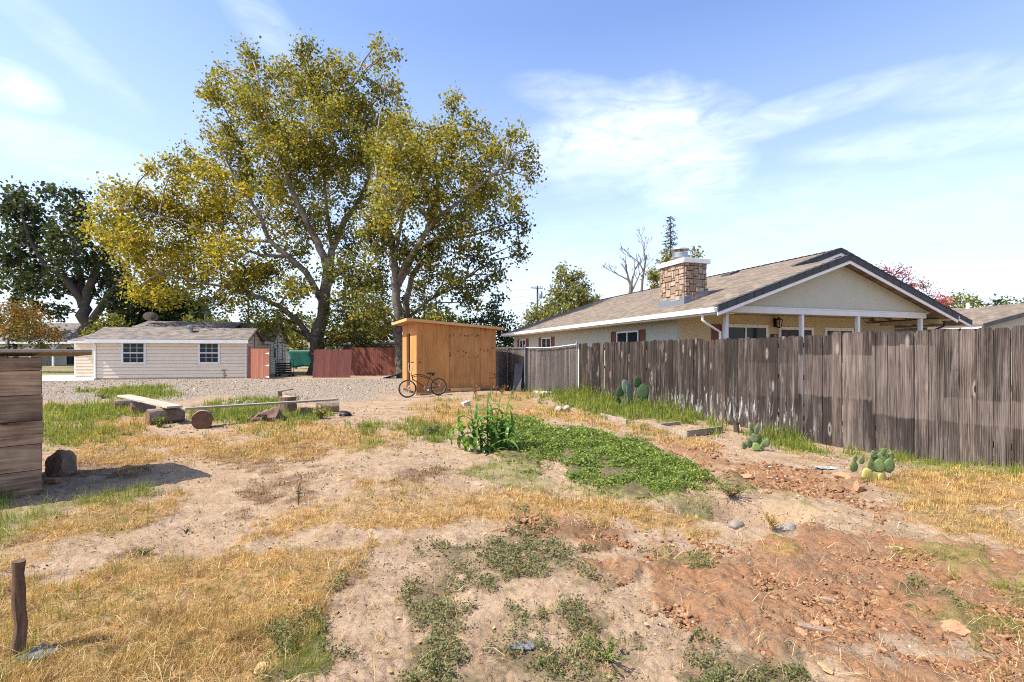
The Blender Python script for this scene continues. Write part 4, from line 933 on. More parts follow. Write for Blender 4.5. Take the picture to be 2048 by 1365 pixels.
def plywood_shed():
    a = math.atan2(.393, .92)
    h = thing('plywood_shed', 'new orange plywood shed with slanted roof and open doorway', 'shed', (-3.40, 17.8, .0), a)
    L, D, zb = 3.03, 2.6, .15
    zt = lambda x: 2.64 - .07 * x
    pm = [ply_mat('plywood sheet', 1, rows=()), ply_mat('plywood sheet patched', 2, (.31, .135, .045), (.52, .26, .09), rows=(2.18, 1.42, 1.55)), ply_mat('plywood offcut', 3, (.36, .15, .05), (.58, .27, .10), rows=(2.42, 1.72, 1.6, .72, .62))]
    for i, (x0, x1) in enumerate(((0, 1.196), (1.208, 2.396), (2.408, L))):
        s = MB(True); y = -.003 * (i % 2); s.prism([(x0, y, zb if i == 0 else zb + (.10 if i == 1 else .02)), (x1, y, zb if i == 0 else zb + (.10 if i == 1 else .02)), (x1, y, zt(x1)), (x0, y, zt(x0))], (0, .014, 0)); s.build('plywood_sheet', pm[i], h)
    fr = wood('fresh framing timber', (.42, .22, .085), (.62, .38, .17), 'X', 14, .06, .2)
    e = MB(True)
    e.obox((0, .014, zb), (.014, 0, 0), (0, 1.096, 0), (0, 0, zt(0) - zb)); e.obox((0, 1.79, zb), (.014, 0, 0), (0, D - 1.79, 0), (0, 0, zt(0) - zb)); e.obox((0, 1.11, 2.27), (.014, 0, 0), (0, .68, 0), (0, 0, zt(0) - 2.27))
    e.build('door_wall', pm[0], h)
    o = MB(True); o.obox((L - .014, .014, zb), (.014, 0, 0), (0, D - .014, 0), (0, 0, zt(L) - zb)); o.prism([(.014, D - .014, zb), (L - .014, D - .014, zb), (L - .014, D - .014, zt(L)), (.014, D - .014, zt(0))], (0, .014, 0)); o.build('wall', pm[0], h)
    ins = MB(True)
    for y in (1.10, 1.80): ins.obox((.014, y - .019, zb + .02), (.089, 0, 0), (0, .038, 0), (0, 0, 2.1))
    for x in (.3, .9, 1.5, 2.1, 2.7): ins.obox((x, .016, zb + .02), (.038, 0, 0), (0, .089, 0), (0, 0, zt(x) - zb - .05)); ins.obox((x, D - .11, zb + .02), (.038, 0, 0), (0, .089, 0), (0, 0, zt(x) - zb - .05))
    ins.obox((.014, 1.12, 2.27), (.089, 0, 0), (0, .66, 0), (0, 0, .089)); ins.build('framing', fr, h)
    f = MB(True); f.obox((.0, -.001, zb - .018), (L, 0, 0), (0, D, 0), (0, 0, .017)); f.build('floor_deck', pm[0], h)
    sk = MB(True)
    for y in (.02, 1.25, 2.45): sk.obox((-.01, y, .03), (L + .02, 0, 0), (0, .09, 0), (0, 0, .10))
    sk.obox((1.25, -.022, zb - .02), (1.15, 0, 0), (0, .019, 0), (0, 0, .115)); sk.build('skid', fr, h)
    for x in (.1, 1.3, 2.6): bl = MB(True); bl.obox((x, -.12, -.06), (.36, 0, 0), (0, .3, 0), (0, 0, .15)); bl.build('footing_block', M['log'], h)
    r = MB(True); x0, x1, y0, y1 = -.37, L + .26, -.15, D + .22; t = .095
    z0, z1 = zt(x0) + .002, zt(x1) + .002
    r.prism([(x0, y0, z0), (x1, y0, z1), (x1, y1, z1), (x0, y1, z0)], (0, 0, .018)); r.prism([(x0, y0, z0 + .075), (x1, y0, z1 + .075), (x1, y1, z1 + .075), (x0, y1, z0 + .075)], (0, 0, .012))
    ro = r.build('roof', pm[0], h)
    fa = MB(True); fa.prism([(x0 - .02, y0 - .02, z0 - .012), (x1 + .02, y0 - .02, z1 - .012), (x1 + .02, y0 - .02, z1 + .085), (x0 - .02, y0 - .02, z0 + .085)], (0, .0195, 0))
    fa.obox((x0 - .02, y0, z0 - .012), (.0195, 0, 0), (0, y1 - y0, 0), (0, 0, .097)); fa.obox((x1 + .001, y0, z1 - .012), (.0195, 0, 0), (0, y1 - y0, 0), (0, 0, .097)); fa.build('fascia', fr, ro)

# ------------------------------------------------------------------ bicycle
def bicycle():
    f0, r0 = Vector((-3.565, 17.05, 0)), Vector((-2.59, 17.65, 0)); d = r0 - f0; a = math.atan2(d.y, d.x)
    zf, zr = float(ground(f0.x, f0.y)), float(ground(r0.x, r0.y)); L = d.length
    h = thing('bicycle', 'dark cruiser bicycle with high handlebars standing in front of the shed', 'bicycle', (f0.x, f0.y, zf), a)
    fm = plain('dark bronze frame paint', (.055, .038, .028), .35, .1, metal=.4); rub = plain('tyre rubber', (.03, .027, .025), .85, .2); ch = plain('chrome', (.55, .52, .48), .25, .1, metal=.9, bump=0)
    dz = zr - zf; sl = dz / L; Rw = .305; ax = Vector((0, 1, 0))
    def q(x, z, y=0): return Vector((x, y, z + sl * x))
    def wheel(c, axv):
        t = MB(True); t.ring(c, axv, Rw - .022, .022, 44, 8); to = t.build('wheel', rub, h, smooth=True)
        r = MB(True); r.ring(c, axv, Rw - .05, .010, 44, 6); r.build('rim', ch, to, smooth=True)
        s = MB(True); u = Vector((0, 0, 1)); w = axv.cross(u)
        for k in range(18):
            b = 2 * math.pi * k / 18; s.tube([c + axv * .02 * (-1) ** k, c + (u * math.cos(b) + w * math.sin(b)) * (Rw - .05)], .0022, 3, False)
        s.lathe([(.0, -.05), (.022, -.045), (.018, 0), (.022, .045), (0, .05)], c, 10, axv); s.build('spokes', ch, to)
    st = R(14); fax = Vector((math.sin(st), math.cos(st), 0))
    wheel(Vector((0, 0, Rw)), fax); wheel(q(L, Rw), ax)
    head0, head1 = q(.20, .58), q(.155, .76)
    fr = MB(True); fr.tube([q(.205, .56), q(.15, .78)], .022, 10); bb = q(.66, .27); sc = q(.80, .62)
    def arc(p0, p1, p2, r): 
        pts = [(p0 * (1 - t) ** 2 + p1 * 2 * t * (1 - t) + p2 * t * t) for t in [i / 10 for i in range(11)]]; fr.tube(pts, r, 8)
    arc(q(.16, .735), q(.42, .86), q(.80, .63), .015); arc(q(.175, .68), q(.42, .80), q(.78, .58), .013); arc(q(.195, .61), q(.42, .48), bb, .017)
    fr.tube([bb, q(.83, .70)], .016, 8)
    for y in (-.05, .05): fr.tube([q(.81, .64, 0), q(L, Rw, y)], .009, 6); fr.tube([bb, q(L, Rw, y)], .010, 6)
    fr.build('frame', fm, h, smooth='auto')
    fk = MB(True)
    for y in (-.055, .055): o = Vector((fax.x * y, fax.y * y, 0)); fk.tube([Vector((.2, 0, .58)) + o, Vector((.12, 0, .45)) + o, Vector((0, 0, Rw)) + o], .012, 8)
    fk.tube([Vector((.2, -.06, .58)), Vector((.2, .06, .58))], .016, 8); fk.build('fork', ch, h, smooth='auto')
    hb = MB(True); hb.tube([q(.155, .76), q(.14, .84)], .014, 8)
    for s in (-1, 1): hb.tube([q(.14, .84, 0), q(.11, .86, .10 * s), q(.11, 1.05, .22 * s), q(.16, 1.16, .30 * s), q(.26, 1.19, .33 * s)], .011, 8)
    ho = hb.build('handlebar', ch, h, smooth='auto')
    for s in (-1, 1): g = MB(True); g.tube([q(.24, 1.186, .326 * s), q(.37, 1.20, .355 * s)], .016, 8); g.build('grip', rub, ho, smooth='auto')
    se = MB(True)
    prof = [(-.16, .022, .035), (-.10, .03, .045), (0, .06, .05), (.06, .10, .055), (.11, .115, .05), (.135, .08, .035)]
    vs = []; 
    for x, w, t in prof:
        for k in range(10): b = 2 * math.pi * k / 10; vs.append(q(.86 + x, .80 + (t if math.sin(b) > 0 else t * .8) * math.sin(b), w * math.cos(b)))
    fs = [(i * 10 + k, i * 10 + (k + 1) % 10, i * 10 + 10 + (k + 1) % 10, i * 10 + 10 + k) for i in range(5) for k in range(10)] + [tuple(range(9, -1, -1)), tuple(range(50, 60))]
    se.add(vs, fs); se.tube([q(.83, .68), q(.86, .79)], .013, 8)
    for s in (-1, 1): se.tube([q(.93, .70, .05 * s), q(.93, .77, .05 * s)], .02, 8)
    se.build('saddle', rub, h, smooth='auto')
    ck = MB(True); ck.ring(bb + Vector((0, -.05, 0)), ax, .085, .008, 24, 6); ck.tube([bb + Vector((0, -.07, 0)), bb + Vector((.10, -.075, -.12))], .01, 6); ck.tube([bb + Vector((0, .07, 0)), bb + Vector((-.10, .075, .12))], .01, 6); ck.tube([bb - ax * .08, bb + ax * .08], .018, 8)
    ck.tube([bb + Vector((0, -.05, .085)), q(L, Rw + .04, -.05)], .005, 4); ck.tube([bb + Vector((0, -.05, -.085)), q(L, Rw - .04, -.05)], .005, 4); co = ck.build('crank', ch, h)
    for p in (bb + Vector((.10, -.12, -.12)), bb + Vector((-.10, .12, .12))): g = MB(True); g.box(p, (.09, .09, .025)); g.build('pedal', rub, co)
    ks = MB(True); ks.tube([bb + Vector((.06, -.02, -.02)), Vector((bb.x + .14, -.15, .015 + sl * .8))], .009, 6); ks.build('kickstand', ch, h)

# ------------------------------------------------------------------ red fences, screen and things round the yard
def board_run(mb, p0, p1, z0, z1, w=.14, t=.018, jit=.012, rr=None, lean=0):
    p0, p1 = Vector(p0), Vector(p1); d = p1 - p0; L = d.length; d /= L; n = Vector((d.y, -d.x)); k = int(L / w)
    for i in range(k):
        a = p0 + d * (L * i / k); b = p0 + d * (L * (i + 1) / k - .006); tz = z1 + rr.uniform(-jit, jit); o = n * rr.uniform(-.004, .004); ln = d * lean
        mb.prism([(a.x + o.x, a.y + o.y, z0), (b.x + o.x, b.y + o.y, z0), (b.x + o.x + ln.x, b.y + o.y + ln.y, tz), (a.x + o.x + ln.x, a.y + o.y + ln.y, tz)], (n.x * t, n.y * t, 0))
def yard_fences():
    rr = random.Random(8)
    pa, pb = G(625, 756), G(701, 755.5)
    f = thing('fence_panel', 'free standing red brown board panel leaning before the big left tree', 'fence panel', tuple(pa))
    m = MB(); board_run(m, pa[:2], pb[:2], .01, 1.77, .14, .018, .01, rr, .12); m.build('board_panel', wood('dull red panel boards', (.15, .05, .04), (.27, .105, .085), 'Z', 10, .05, .3, isl=.12), f)
    m = MB(); d = (pb - pa).normalized()
    for z in (.3, 1.45): m.obox(pa + Vector((0, .012, z)), (pb - pa), (0, .04, 0), (0, 0, .09))
    m.build('rail', M['redwood'], f)
    a, b = Vector((-11.2, 34.6)), Vector((-4.6, 33.8))
    f = thing('red_fence', 'dark red board fence between the loose panel and the shed', 'fence', (a.x, a.y, 0))
    m = MB(); board_run(m, a, b, -.02, 1.92, .14, .018, .02, rr); m.build('board_panel', M['redwood'], f)
    m = MB()
    for z in (.3, 1.6): m.obox((a.x, a.y + .03, z), (b.x - a.x, b.y - a.y, 0), (0, .04, 0), (0, 0, .09))
    m.build('rail', M['redwood'], f)
    for k in range(4): p = a.lerp(b, k / 3); m = MB(); m.obox((p.x - .05, p.y + .075, 0), (.1, 0, 0), (0, .1, 0), (0, 0, 1.8)); m.build('post', M['redwood'], f)
    # gate
    a, b = Vector((-15.75, 30.15)), Vector((-14.42, 29.75))
    f = thing('red_gate', 'faded red board gate standing open at the tan house corner', 'gate', (a.x, a.y, 0))
    m = MB(); board_run(m, a, b, .04, 1.80, .135, .02, .006, rr); m.build('board_panel', M['redgate'], f)
    d = (b - a).normalized(); n = Vector((d.y, -d.x))
    for z in (.12, .80, 1.52):
        m = MB(); p = b - d * .02 + n * .022; m.prism([(p.x, p.y, z - .05), (p.x, p.y, z + .05), (p.x - d.x * .26, p.y - d.y * .26, z + .012), (p.x - d.x * .26, p.y - d.y * .26, z - .012)], (n.x * .006, n.y * .006, 0)); m.build('hinge', M['white'], f)
    m = MB(); m.obox((a.x - .22, a.y + .12, 0), (.1, .02, 0), (-.02, .1, 0), (0, 0, 1.95)); m.build('gate_post', M['redwood'], f)
    # green screen on chain link
    f = thing('screened_fence', 'chain link fence covered with green shade cloth behind the gate', 'fence', (-19.0, 43.2, 0))
    vs = []; fs = []; nx, nz = 26, 8; x0, x1 = -19.4, -15.3
    for j in range(nz + 1):
        for i in range(nx + 1):
            x = x0 + (x1 - x0) * i / nx + (j < 3) * 0; z = .35 + 1.42 * j / nz - .05 * math.sin(i * .5) * (1 - j / nz)
            if i == 0: x += .8 * (1 - j / nz)
            vs.append((x, 43.2 + .04 * math.sin(i * .9 + j * .5) * (1 - j / nz), z))
    fs = [(j * (nx + 1) + i, j * (nx + 1) + i + 1, (j + 1) * (nx + 1) + i + 1, (j + 1) * (nx + 1) + i) for j in range(nz) for i in range(nx)]
    m = MB().add(vs, fs); cl = plain('teal shade cloth', (.012, .115, .095), .85, .2, 3, .3); o = m.build('shade_cloth', cl, f, smooth=True); so = o.modifiers.new('Solid', 'SOLIDIFY'); so.thickness = .006
    m = MB(); m.tube([(x0, 43.24, 1.79), (x1, 43.24, 1.79)], .022, 8); m.build('top_rail', M['galv'], f)
    for k in range(3): m = MB(); x = x0 + (x1 - x0) * k / 2; m.tube([(x, 43.26, 0), (x, 43.26, 1.85)], .028, 8); m.build('post', M['galv'], f)
    # utility cart beside the house
    c = Vector((-15.05, 33.0, 0)); f = thing('utility_cart', 'black slatted crate cart beside the tan house wall', 'cart', tuple(c), .1)
    m = MB(True)
    for z in (.25, .40, .55, .70, .85): m.box((0, -.28, z), (.80, .03, .11)); m.box((.385, 0, z), (.03, .53, .11)); m.box((-.385, 0, z), (.03, .53, .11)); m.box((0, .28, z), (.8, .03, .11))
    m.box((0, 0, .22), (.74, .5, .03)); m.build('crate_body', M['black'], f)
    m = MB(True)
    for x, y in ((-.42, -.31), (.50, -.31), (-.42, .31), (.50, .31)): m.tube([(x, y, .05), (x, y, 1.12)], .02, 6)
    m.tube([(-.42, -.31, 1.1), (.5, -.31, 1.1)], .018, 6); m.tube([(-.42, .31, 1.1), (.5, .31, 1.1)], .018, 6); m.tube([(.5, -.31, 1.1), (.5, .31, 1.1)], .018, 6); m.tube([(.5, -.31, .15), (.75, -.2, .22)], .018, 6); m.build('cart_frame', M['black'], f)
    for x, y in ((-.38, -.33), (.46, -.33), (-.38, .33), (.46, .33)): m = MB(True); m.lathe([(0, -.025), (.07, -.02), (.075, 0), (.07, .02), (0, .025)], (x, y, .075), 14, (0, 1, 0)); m.build('wheel', M['black'], f)
    # tarp by the shed
    vs = []; nx, ny = 18, 12
    for j in range(ny + 1):
        for i in range(nx + 1):
            t, s = i / nx, j / ny; x = -7.9 + 2.3 * t; y = 30.2 + 1.4 * s
            z = .06 + 1.25 * max(0, t) ** 1.9 * (1 - .35 * s) + .05 * math.sin(t * 9 + s * 7) * t + .05 * math.sin(s * 14 + t * 3)
            vs.append((x, y, max(.02, z)))
    fs = [(j * (nx + 1) + i, j * (nx + 1) + i + 1, (j + 1) * (nx + 1) + i + 1, (j + 1) * (nx + 1) + i) for j in range(ny) for i in range(nx)]
    o = MB().add(vs, fs).build('tarp', plain('silver blue tarp', (.20, .23, .28), .45, .25, 3, .5), loc=(-6.8, 30.6, 0), smooth=True); so = o.modifiers.new('Solid', 'SOLIDIFY'); so.thickness = .01
    tag(o, 'crumpled silver blue tarp behind the left end of the shed', 'tarp')
    # old lean-to behind the red fence
    f = thing('old_shed', 'dilapidated dark roofed lean-to behind the red fence', 'shed', (-10.4, 42, 0))
    rw = plain('faded pink wall boards', (.30, .20, .16), .9, .2)
    m = MB(); m.obox((-14.2, 42, 0), (7.0, 0, 0), (0, .1, 0), (0, 0, 2.15)); m.obox((-7.2, 42, 0), (.1, 0, 0), (0, 4, 0), (0, 0, 2.2)); m.build('wall', rw, f)
    m = MB(); roofslab(m, [(-14.6, 41.5, 2.22), (-3.4, 41.5, 2.5), (-3.4, 47, 3.0), (-14.6, 47, 2.7)], .1); m.build('roof', M['shingrey'], f)
    m = MB(); m.tube([(-9.3, 41.4, 1.5), (-8.2, 41.4, 2.7)], .06, 6); m.build('brace', M['greyplank'], f)
    m = MB()
    for x in (-6.8, -5.2, -3.6): m.obox((x, 42, 0), (.12, 0, 0), (0, .12, 0), (0, 0, 2.45))
    m.build('post', M['brownplank'], f)
    # concrete pad
    pts = [G(u, v) for u, v in ((40, 764), (188, 762.5), (190, 752), (120, 752), (40, 754))]
    o = MB().prism([(p.x, p.y, .006) for p in pts], (0, 0, .03)).build('path', M['concrete']); tag(o, 'pale concrete pad beside the tan house', kind='structure')

# ------------------------------------------------------------------ timber bin, post and benches in the yard
def timber_bin():
    E = Vector((-5.08, 5.41, 0)); d = Vector((.685, .728, 0)); s = Vector((-.728, .685, 0)); dn = -s
    f = thing('timber_bin', 'tall rough timber plank bin at the left edge of the yard', 'bin', (E.x, E.y, 0)); rr = random.Random(4)
    hs = [-.02, .25, .53, .78, 1.056, 1.32, 1.462]; m = MB()
    for i in range(6):
        z0, z1 = hs[i] + .004, hs[i + 1] - .004; br = [-2.2, -.52 + .06 * (i % 3), 0] if i in (1, 4) else [-2.2, 0]
        for j in range(len(br) - 1):
            x0, x1 = br[j] + .003, br[j + 1] + rr.uniform(-.012, .006); y = rr.uniform(-.004, .004)
            m.obox(E + d * x0 + dn * (-.03 + y) + Vector((0, 0, z0)), d * (x1 - x0), dn * .028, (0, 0, z1 - z0))
    ang = math.atan2(d.y, d.x)
    m.build('front_planks', bin_mat(ang), f)
    m = MB()
    for i in range(6): z0, z1 = hs[i] + .005, hs[i + 1] - .005; m.obox(E - dn * .032 + d * -.03 + s * .0 + Vector((0, 0, z0)), s * 1.25, d * .028, (0, 0, z1 - z0)); m.obox(E + s * 1.25 - d * 2.2 + Vector((0, 0, z0)), d * 2.2, s * .028, (0, 0, z1 - z0))
    m.build('side_planks', bin_mat(ang + 1.57), f)
    m = MB()
    for p in (E - d * .12 + s * .035, E - d * 1.3 + s * .035): m.obox(p + Vector((0, 0, 0)), d * .09, s * .09, (0, 0, 1.45))
    m.build('corner_post', M['brownplank'], f)
    # slab lying on the bin, a thing of its own
    z = 1.466; tip = Vector((-4.80, 5.71, z)); m = MB()
    p = [tip - d * 3.0 - s * .08, tip - s * .02, tip + s * .25 + d * .03, tip + s * .95 - d * .05, tip + s * 1.3 - d * .10, tip + s * 1.3 - d * 3.0]
    p = [Vector((v.x, v.y, z + .046 * max(0, 1 - (v - tip).dot(s) / .4) + 0)) for v in p]
    m.prism([p[0], p[1], p[2] , p[3], p[4], p[5]], (0, 0, .034)); o = m.build('tabletop_board', wood('weathered board top', (.20, .15, .10), (.42, .36, .30), 'X', 8, .08, .3, isl=0, knots=False), loc=tuple(E + Vector((0, 0, z))), bevel=.006)
    tag(o, 'wide weathered board lying over the top of the timber bin', 'board')
def bin_mat(ang):
    m, nt, b = newmat('rough bin planks')
    ob = nt.n('ShaderNodeMapping', ins={'Vector': nt.n('ShaderNodeTexCoord').outputs['Object'], 'Rotation': (0, 0, -ang)}).outputs[0]
    ri = nt.n('ShaderNodeNewGeometry').outputs['Random Per Island']
    co = nt.n('ShaderNodeVectorMath', operation='MULTIPLY_ADD', ins={0: ri, 1: (11.0, 5.0, 9.0), 2: ob}).outputs[0]
    g = nt.noise(nt.scale(co, (.06, 1, 1)), 22, 6, .65, .7); g2 = nt.noise(nt.scale(co, (.04, 1, 1)), 90, 3); st = nt.noise(co, 2.6, 5, .6)
    k = nt.math('ADD', nt.math('MULTIPLY', g, .45), nt.math('ADD', nt.math('MULTIPLY', g2, .2), nt.math('MULTIPLY', st, .4)))
    c = nt.mix(nt.mapr(k, .40, .68), (.095, .058, .036), (.48, .345, .23))
    c = nt.mix(1.0, c, nt.ramp(ri, [(0, (.6, .58, .6)), (.5, (1, .92, .88)), (1, (1.25, 1.15, 1.08))]), 'MULTIPLY')
    vo = nt.n('ShaderNodeTexVoronoi', ins={'Vector': nt.scale(co, (.5, 1, 1)), 'Scale': 5.5})
    c = nt.mix(nt.mapr(vo.outputs['Distance'], .05, .13, .85, 0), c, (.03, .018, .015))
    setp(nt, b, c, .9, nt.bump(k, .5, .006), spec=.15); return m
def log(name, label, p, ax, L, r, group=None, face=True, tilt=0, cat='log', sq=1.0):
    ax = Vector(ax).normalized(); p = Vector(p); rr = random.Random(int(abs(p.x) * 100)); m = MB()
    n = 22; prof = [1 + .05 * math.sin(3 * 6.28 * k / n + rr.random() * 6) + rr.uniform(-.03, .03) for k in range(n)]
    up = Vector((0, 0, 1)); w = ax.cross(up) if abs(ax.z) < .9 else Vector((1, 0, 0)); w.normalize(); u2 = w.cross(ax).normalized()
    segs = 5; vs = []
    for i in range(segs + 1):
        t = i / segs; sc = 1 + .03 * math.sin(t * 5) + (.22 * (1 - t) ** 3 if abs(ax.z) > .9 else 0)
        for k in range(n): b = 6.2832 * k / n; vs.append(p + ax * (L * t) + (w * math.cos(b) + u2 * math.sin(b) * sq) * r * sc * (prof[k] + rr.uniform(-.012, .012)))
    fs = [(i * n + k, i * n + (k + 1) % n, (i + 1) * n + (k + 1) % n, (i + 1) * n + k) for i in range(segs) for k in range(n)]
    m.add(vs, fs); m.add(vs[:n], [tuple(range(n - 1, -1, -1))], None, 1); m.add(vs[-n:], [tuple(range(n))], None, 1)
    o = m.build(name, [M['barkstump'] if abs(ax.z) > .9 else M['log'], M['endgrain'] if abs(ax.z) < .9 else M['stumptop']], loc=tuple(p)); return tag(o, label, cat, group)
def benches():
    M['barkstump'] = wood('stump bark', (.055, .035, .025), (.22, .14, .10), 'Z', 13, .15, 1.0, knots=False); M['stumptop'] = plain('cut stump top', (.42, .30, .19), .9, .25, 8, .4)
    g1 = 'logs carrying the plank benches'
    p = G(288, 852); log('log', 'thick grey log under the near end of the left plank bench', p + Vector((-.02, .12, .16)), (.62, .78, 0), .66, .16, g1)
    p = G(255, 829); log('log', 'pale round log under the middle of the left plank bench', p + Vector((0, .1, .13)), (.7, .7, 0), .5, .15, g1)
    p = G(222, 821); log('log', 'short grey log under the far end of the left plank bench', p + Vector((0, .1, .12)), (.7, .7, 0), .5, .14, g1)
    a, b = Vector((-10.35, 13.15, .37)), Vector((-7.25, 10.55, .345)); dd = (b - a).normalized(); w = Vector((-dd.y, dd.x, 0)); w = -w if w.x < 0 else w
    m = MB(); m.obox(a - w * .03, b - a, w * .30, (0, 0, .045)); o = m.build('bench_plank', wood('sun bleached plank', (.25, .20, .15), (.50, .42, .33), 'Y', 10, .1, .4, isl=0), loc=tuple(a), bevel=.006); tag(o, 'wide bleached plank resting on three logs, left of the yard', 'plank')
    p = G(404, 858); log('log', 'fat round log with a dark cut face under the long bench', p + Vector((.02, -.03, .18)), (-.50, .86, 0), .42, .185, g1)
    p = G(654, 825); log('log', 'dark split log under the far end of the long bench', p + Vector((-.28, 0, .13)), (.95, .3, 0), .56, .15, g1)
    a, b = Vector((-6.52, 9.98, .375)), Vector((-4.42, 12.75, .31)); dd = (b - a).normalized(); w = Vector((-dd.y, dd.x, 0))
    m = MB(); m.obox(a, b - a, w * .17, (0, 0, .042)); o = m.build('bench_plank', M['greyplank'], loc=tuple(a), bevel=.005); tag(o, 'long narrow grey plank sloping across logs toward the shed', 'plank')
    # stump with axe
    p = G(566, 829); sp = p + Vector((0, .24, -.03)); log('tree_stump', 'upright chopping stump with an axe and split sticks on top', sp, (0, 0, 1), .45, .21, cat='stump')
    top = sp.z + .45
    ax_ = thing('axe', 'old axe with brown handle stuck in the chopping stump', 'axe', (sp.x - .16, sp.y - .05, top))
    m = MB(); m.prism([(sp.x - .19, sp.y - .07, top - .03), (sp.x - .11, sp.y - .07, top - .03), (sp.x - .12, sp.y - .07, top + .13), (sp.x - .21, sp.y - .07, top + .15)], (0, .025, 0)); m.build('axe_head', plain('rusty axe steel', (.10, .06, .045), .6, .3, metal=.3), ax_)
    m = MB(); m.tube([(sp.x - .18, sp.y - .057, top + .12), (sp.x - .02, sp.y - .04, top + .165), (sp.x + .16, sp.y - .02, top + .19)], [.018, .015, .02], 8); m.build('axe_handle', M['barkstump'], ax_, smooth='auto')
    for k, (dx, dy, an) in enumerate(((.0, -.05, .3), (.06, .03, .75))):
        m = MB(); c, s_ = math.cos(an), math.sin(an); o0 = Vector((sp.x + dx - .09 * c, sp.y + dy - .09 * s_, top + .003 + .03 * k)); m.prism([o0, o0 + Vector((-s_ * .05, c * .05, 0)), o0 + Vector((-s_ * .02, c * .02, .045))], (c * .21, s_ * .21, .02 * k))
        o = m.build('firewood_stick', plain('fresh split wood', (.60, .44, .26), .8, .15), loc=tuple(o0)); tag(o, ['pale split stick lying flat on the chopping stump', 'second pale stick propped across the first on the chopping stump'][k], 'firewood')
    p = G(528, 846); m = MB(); m.rock(p + Vector((-.10, .3, .07)), (.40, .30, .20), .3, 5, .7, 3); m.rock(p + Vector((.14, .26, .10)), (.22, .22, .24), 1, 9, .5, 2)
    rt = MB()
    for k in range(7): an = k * .9; q0 = p + Vector((0, .25, .12)); rt.tube([q0, q0 + Vector((math.cos(an) * .3, math.sin(an) * .22, -.05)), q0 + Vector((math.cos(an + .2) * .52, math.sin(an + .2) * .36, -.15))], [.09, .05, .02], 7, jit=.2)
    ro = m.build('root_stump', M['barkstump'], loc=tuple(p)); tag(ro, 'rotten dark root stump under the middle of the long bench', 'stump'); rt.build('root', M['barkdark'], ro)
    p = G(607, 833); log('tree_stump', 'low narrow broken stump just right of the chopping stump', p + Vector((.03, .1, -.02)), (.05, 0, 1), .22, .15, cat='stump', sq=.7)
    p = G(689, 833); m = MB(); m.rock(p + Vector((0, .05, .03)), (.16, .12, .085), 0, 3, .3, 2); o = m.build('cloth_bundle', M['black'], loc=tuple(p), smooth=True); tag(o, 'black rag lying on dirt near the far bench end', 'rag')
    # stone fire ring
    c = G(468, 812); f = thing('fire_ring', 'low ring of pale concrete chunks round a fire pit', 'fire ring', tuple(c)); rr = random.Random(2); m = MB()
    for k in range(9): an = k * .7; m.rock(c + Vector((math.cos(an) * .42, math.sin(an) * .42 + .3, .03)), (.15 + .03 * rr.random(), .09, .07 + .03 * rr.random()), an + 1.57, k, .3)
    m.build('stones', plain('pale fire stones', (.34, .28, .22), .9, .25), f); m = MB(); m.lathe([(.33, .015), (.2, .025), (0, .02)], c + Vector((0, .3, 0)), 18); m.build('ash', M['dark'], f)
